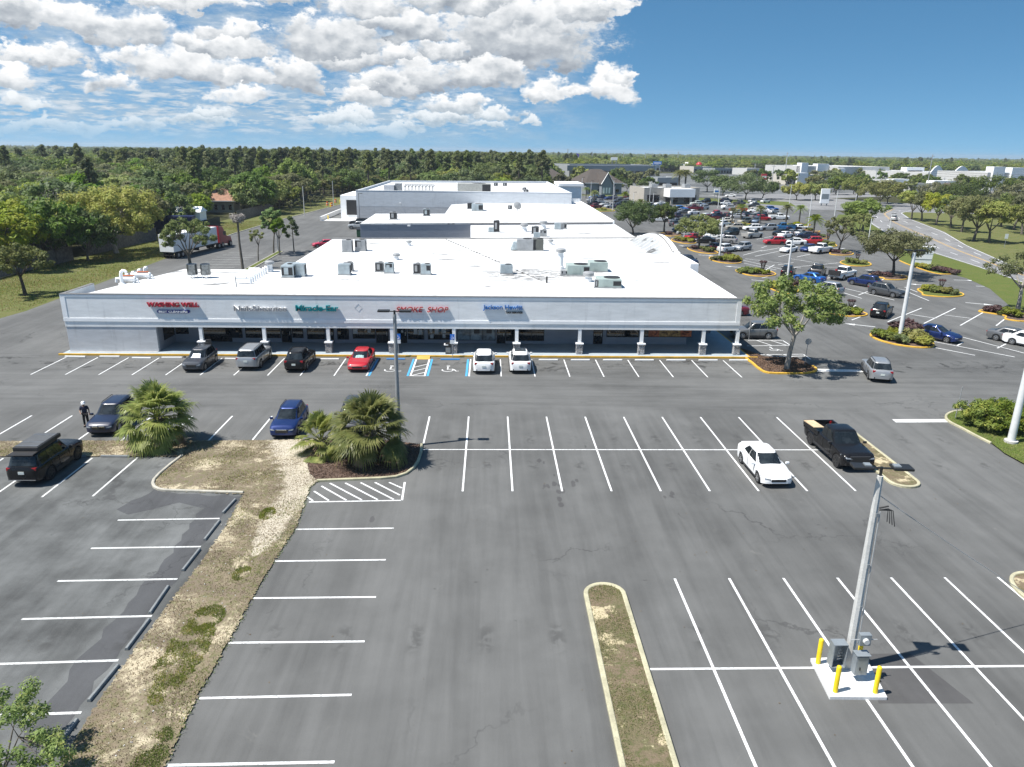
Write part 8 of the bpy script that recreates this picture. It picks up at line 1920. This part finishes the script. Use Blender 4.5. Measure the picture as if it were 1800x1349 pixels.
block(985,1010,292,279,20,'distant tan store with a purple flag',M_FB,M_RGR,nwin=3); p = G(1012,300); t = thing('flag', 'purple feather flag at the end of the long building', 'flag', (p.x, p.y, 0)); g = MB(); g.tube([(0,0,0),(0,0,17)], .15, 5); g.build('pole', M_POLE, t); g = MB(); g.add([(.1,-.05,11),(2.6,-.05,11.5),(2.9,-.05,15.5),(.1,-.05,16.8),(.1,.05,11),(2.6,.05,11.5),(2.9,.05,15.5),(.1,.05,16.8)], [(0,1,2,3),(7,6,5,4),(0,4,5,1),(1,5,6,2),(2,6,7,3),(3,7,4,0)]); g.build('cloth', flat('purple_cloth', (.10,.06,.42), .8), t)
for i, (x0, x1, y) in enumerate(((1290,1300,296),(1345,1358,292),(1030,1042,286),(1008,1022,284))): block(x0, x1, y, y-4.5, 20, ('pale','grey','white','cream')[i] + ' low store far down the highway', (M_FW,M_FG,M_FW,M_FB)[i], nwin=3)

# ------------------------------------------------------------------ grass tufts and mulch chips
def tufts(name, poly, n, hmin, hmax, mat, z, seed, label, width=.02, keep=None):
    rs = np.random.RandomState(seed); P = np.array(poly); lo, hi = P.min(0), P.max(0); pts = []
    while len(pts) < n:
        q = lo + (hi-lo)*rs.rand(4000, 2); ins = np.zeros(len(q), bool); j = len(P)-1
        for i in range(len(P)):
            c = ((P[i,1] > q[:,1]) != (P[j,1] > q[:,1])) & (q[:,0] < (P[j,0]-P[i,0])*(q[:,1]-P[i,1])/(P[j,1]-P[i,1]+1e-12)+P[i,0]); ins ^= c; j = i
        q = q[ins]
        if keep is not None: q = q[[keep(a, b) for a, b in q]]
        pts += q.tolist()
    q = np.array(pts[:n]); a = rs.rand(n)*6.283; h = hmin+(hmax-hmin)*rs.rand(n); w = width*(.6+.8*rs.rand(n)); tl = rs.normal(size=(n,2))*.5
    dx, dy = np.cos(a)*w, np.sin(a)*w; Z = np.full(n, z)
    v = np.stack([np.stack([q[:,0]-dx, q[:,1]-dy, Z],1), np.stack([q[:,0]+dx, q[:,1]+dy, Z],1), np.stack([q[:,0]+tl[:,0]*h, q[:,1]+tl[:,1]*h, Z+h],1)],1).reshape(-1,3)
    me = bpy.data.meshes.new(name); me.vertices.add(3*n); me.vertices.foreach_set('co', v.astype(np.float32).ravel()); me.loops.add(3*n); me.loops.foreach_set('vertex_index', np.arange(3*n, dtype=np.int32)); me.polygons.add(n); me.polygons.foreach_set('loop_start', np.arange(0,3*n,3,dtype=np.int32)); me.update(calc_edges=True); me.materials.append(mat)
    o = bpy.data.objects.new(name, me); COL.objects.link(o); return tag(o, label, kind='stuff')
from mathutils import noise as mnoise
L_STRAW = leafmat('straw_grass', (.19,.15,.085), (.15,.122,.066), (.225,.18,.11), .2, .9, 1.15); L_GRASS = leafmat('green_grass', (.08,.125,.026), (.11,.145,.038), (.14,.145,.055), .45, .9, 2.0)
rj = random.Random(9); nz = lambda x, y, s_, o_: mnoise.noise((x*s_+o_, y*s_, o_))
tufts('dry_grass', strip[:-8] if 0 else strip, 60000, .02, .07, L_STRAW, .05, 1, 'short straw-coloured grass of the strip between the lots', .014, lambda x, y: nz(x, y, .5, 3) + rj.uniform(-.4,.4) > -.1 and x > -60)
tufts('green_grass', strip, 9000, .03, .10, L_GRASS, .05, 2, 'green grass patches on the dry strip', .014, lambda x, y: nz(x, y, .42, 9) + rj.uniform(-.1,.1) > .27 and x > -60)
edge_r = band(PX((560,846),(545,858),(537,882),(520,930),(480,990),(445,1050),(402,1130),(345,1230),(290,1349)), -.45, .12)
tufts('edge_grass', edge_r, 2600, .03, .11, L_GRASS, .03, 6, 'taller weeds along the right edge of the strip', .014)
tufts('median_grass', med, 14000, .02, .07, L_GRASS, .10, 3, 'short grass on the foreground median', .012, lambda x, y: nz(x, y, .7, 5) + rj.uniform(-.4,.4) > -.1 and y > 8)
tufts('verge_grass', smooth(PX((1765,799),(1742,781),(1714,767),(1690,754),(1672,745),(1663,737.5),(1664,731),(1672,726.5),(1685,724),(1712,725.5)), 2) + [(40.5,49.2),(40.5,40)] + PX((1800,818)), 9000, .03, .10, L_GRASS, .10, 4, 'grass of the right verge', .02)
BK = [(-53.5,84),(-55.5,128),(-56.5,165),(-55.8,195),(-66,195),(-68.5,120),(-69,82)]
tufts('bank_grass', BK, 16000, .06, .18, L_STRAW, .004, 8, 'rough straw grass on the rear bank', .035, lambda x, y: nz(x, y, .12, 3) + rj.uniform(-.6,.6) > -.1)
tufts('bank_grass', BK, 26000, .06, .18, L_GRASS, .004, 18, 'green grass on the rear bank', .035, lambda x, y: nz(x, y, .15, 7) + rj.uniform(-.4,.4) > -.1)
for c_, w_, l_ in (((364,1088),.7,.9),((322,1155),.8,2.6),((425,1010),.4,.6),((265,1330),.5,1.2),((470,905),.4,.7)):
    q = G(*c_); dd = (G(290,1349)-G(445,1050)).normalized(); nn = Vector((-dd.y, dd.x, 0)); tufts('grass_patch', ragged([tuple((q+dd*l_*math.cos(R(a))+nn*w_*math.sin(R(a)))[:2]) for a in range(0,360,20)], .12, .2, rj), int(2600*w_*l_)+300, .03, .10, L_GRASS, .05, 30, 'lush green grass patch on the dry strip', .016, lambda x, y: nz(x, y, 1.7, 4) + rj.uniform(-.25,.25) > -.12)
L_CHIP = leafmat('bark_chips', (.105,.075,.06), (.17,.125,.10), (.06,.042,.034), .02, .95, 1.0)
tufts('mulch_chips', mulch, 14000, .02, .05, L_CHIP, .085, 12, 'bark chips of the palm bed', .035); tufts('mulch_chips', ti_full, 9000, .02, .06, L_CHIP, .10, 13, 'bark chips of the corner tree island', .04)
# litter and leaf specks on the asphalt, pale stones on the strip
rnd = random.Random(44); g = MB()
for i in range(260):
    x, y = rnd.uniform(-25,32), rnd.uniform(14,60); r_ = rnd.uniform(.012,.04); a = rnd.uniform(0,6); g.add([(x+r_*math.cos(a+k*2.1)*(1 if k else 1.8), y+r_*math.sin(a+k*2.1), .014+.006*k) for k in range(3)], [(0,1,2)])
tag(g.build('leaf_litter', L_CHIP), 'tiny leaves and specks scattered over the asphalt', kind='stuff')
g = MB()
for i in range(120):
    p = Vector(G(430,900)).lerp(Vector(G(200,1349)), rnd.random()); x, y = p.x+rnd.uniform(-1.0,1.6), p.y+rnd.uniform(-1,1); r_ = rnd.uniform(.012,.035); g.cbox((x,y,.06),(r_*1.6,r_*1.2,r_), rnd.uniform(0,3))
tag(g.build('pebbles', M_CONC, None, bevel=.008), 'pale pebbles lying on the dry strip', kind='stuff')

# ------------------------------------------------------------------ air
def haze(density):
    g = MB(); g.box(-4700,-120,-1.2,4700,6200,30); m = bpy.data.materials.new('haze'); m.use_nodes = True; q = NT(m.node_tree); q.n.clear()
    o_ = q.node('ShaderNodeOutputMaterial'); v = q.node('ShaderNodeVolumePrincipled'); v.inputs['Color'].default_value = (.78,.87,.95,1); v.inputs['Density'].default_value = density; v.inputs['Anisotropy'].default_value = .2
    q.l.new(v.outputs[0], o_.inputs['Volume']); tag(g.build('haze', m), kind='stuff')
haze(.00013)
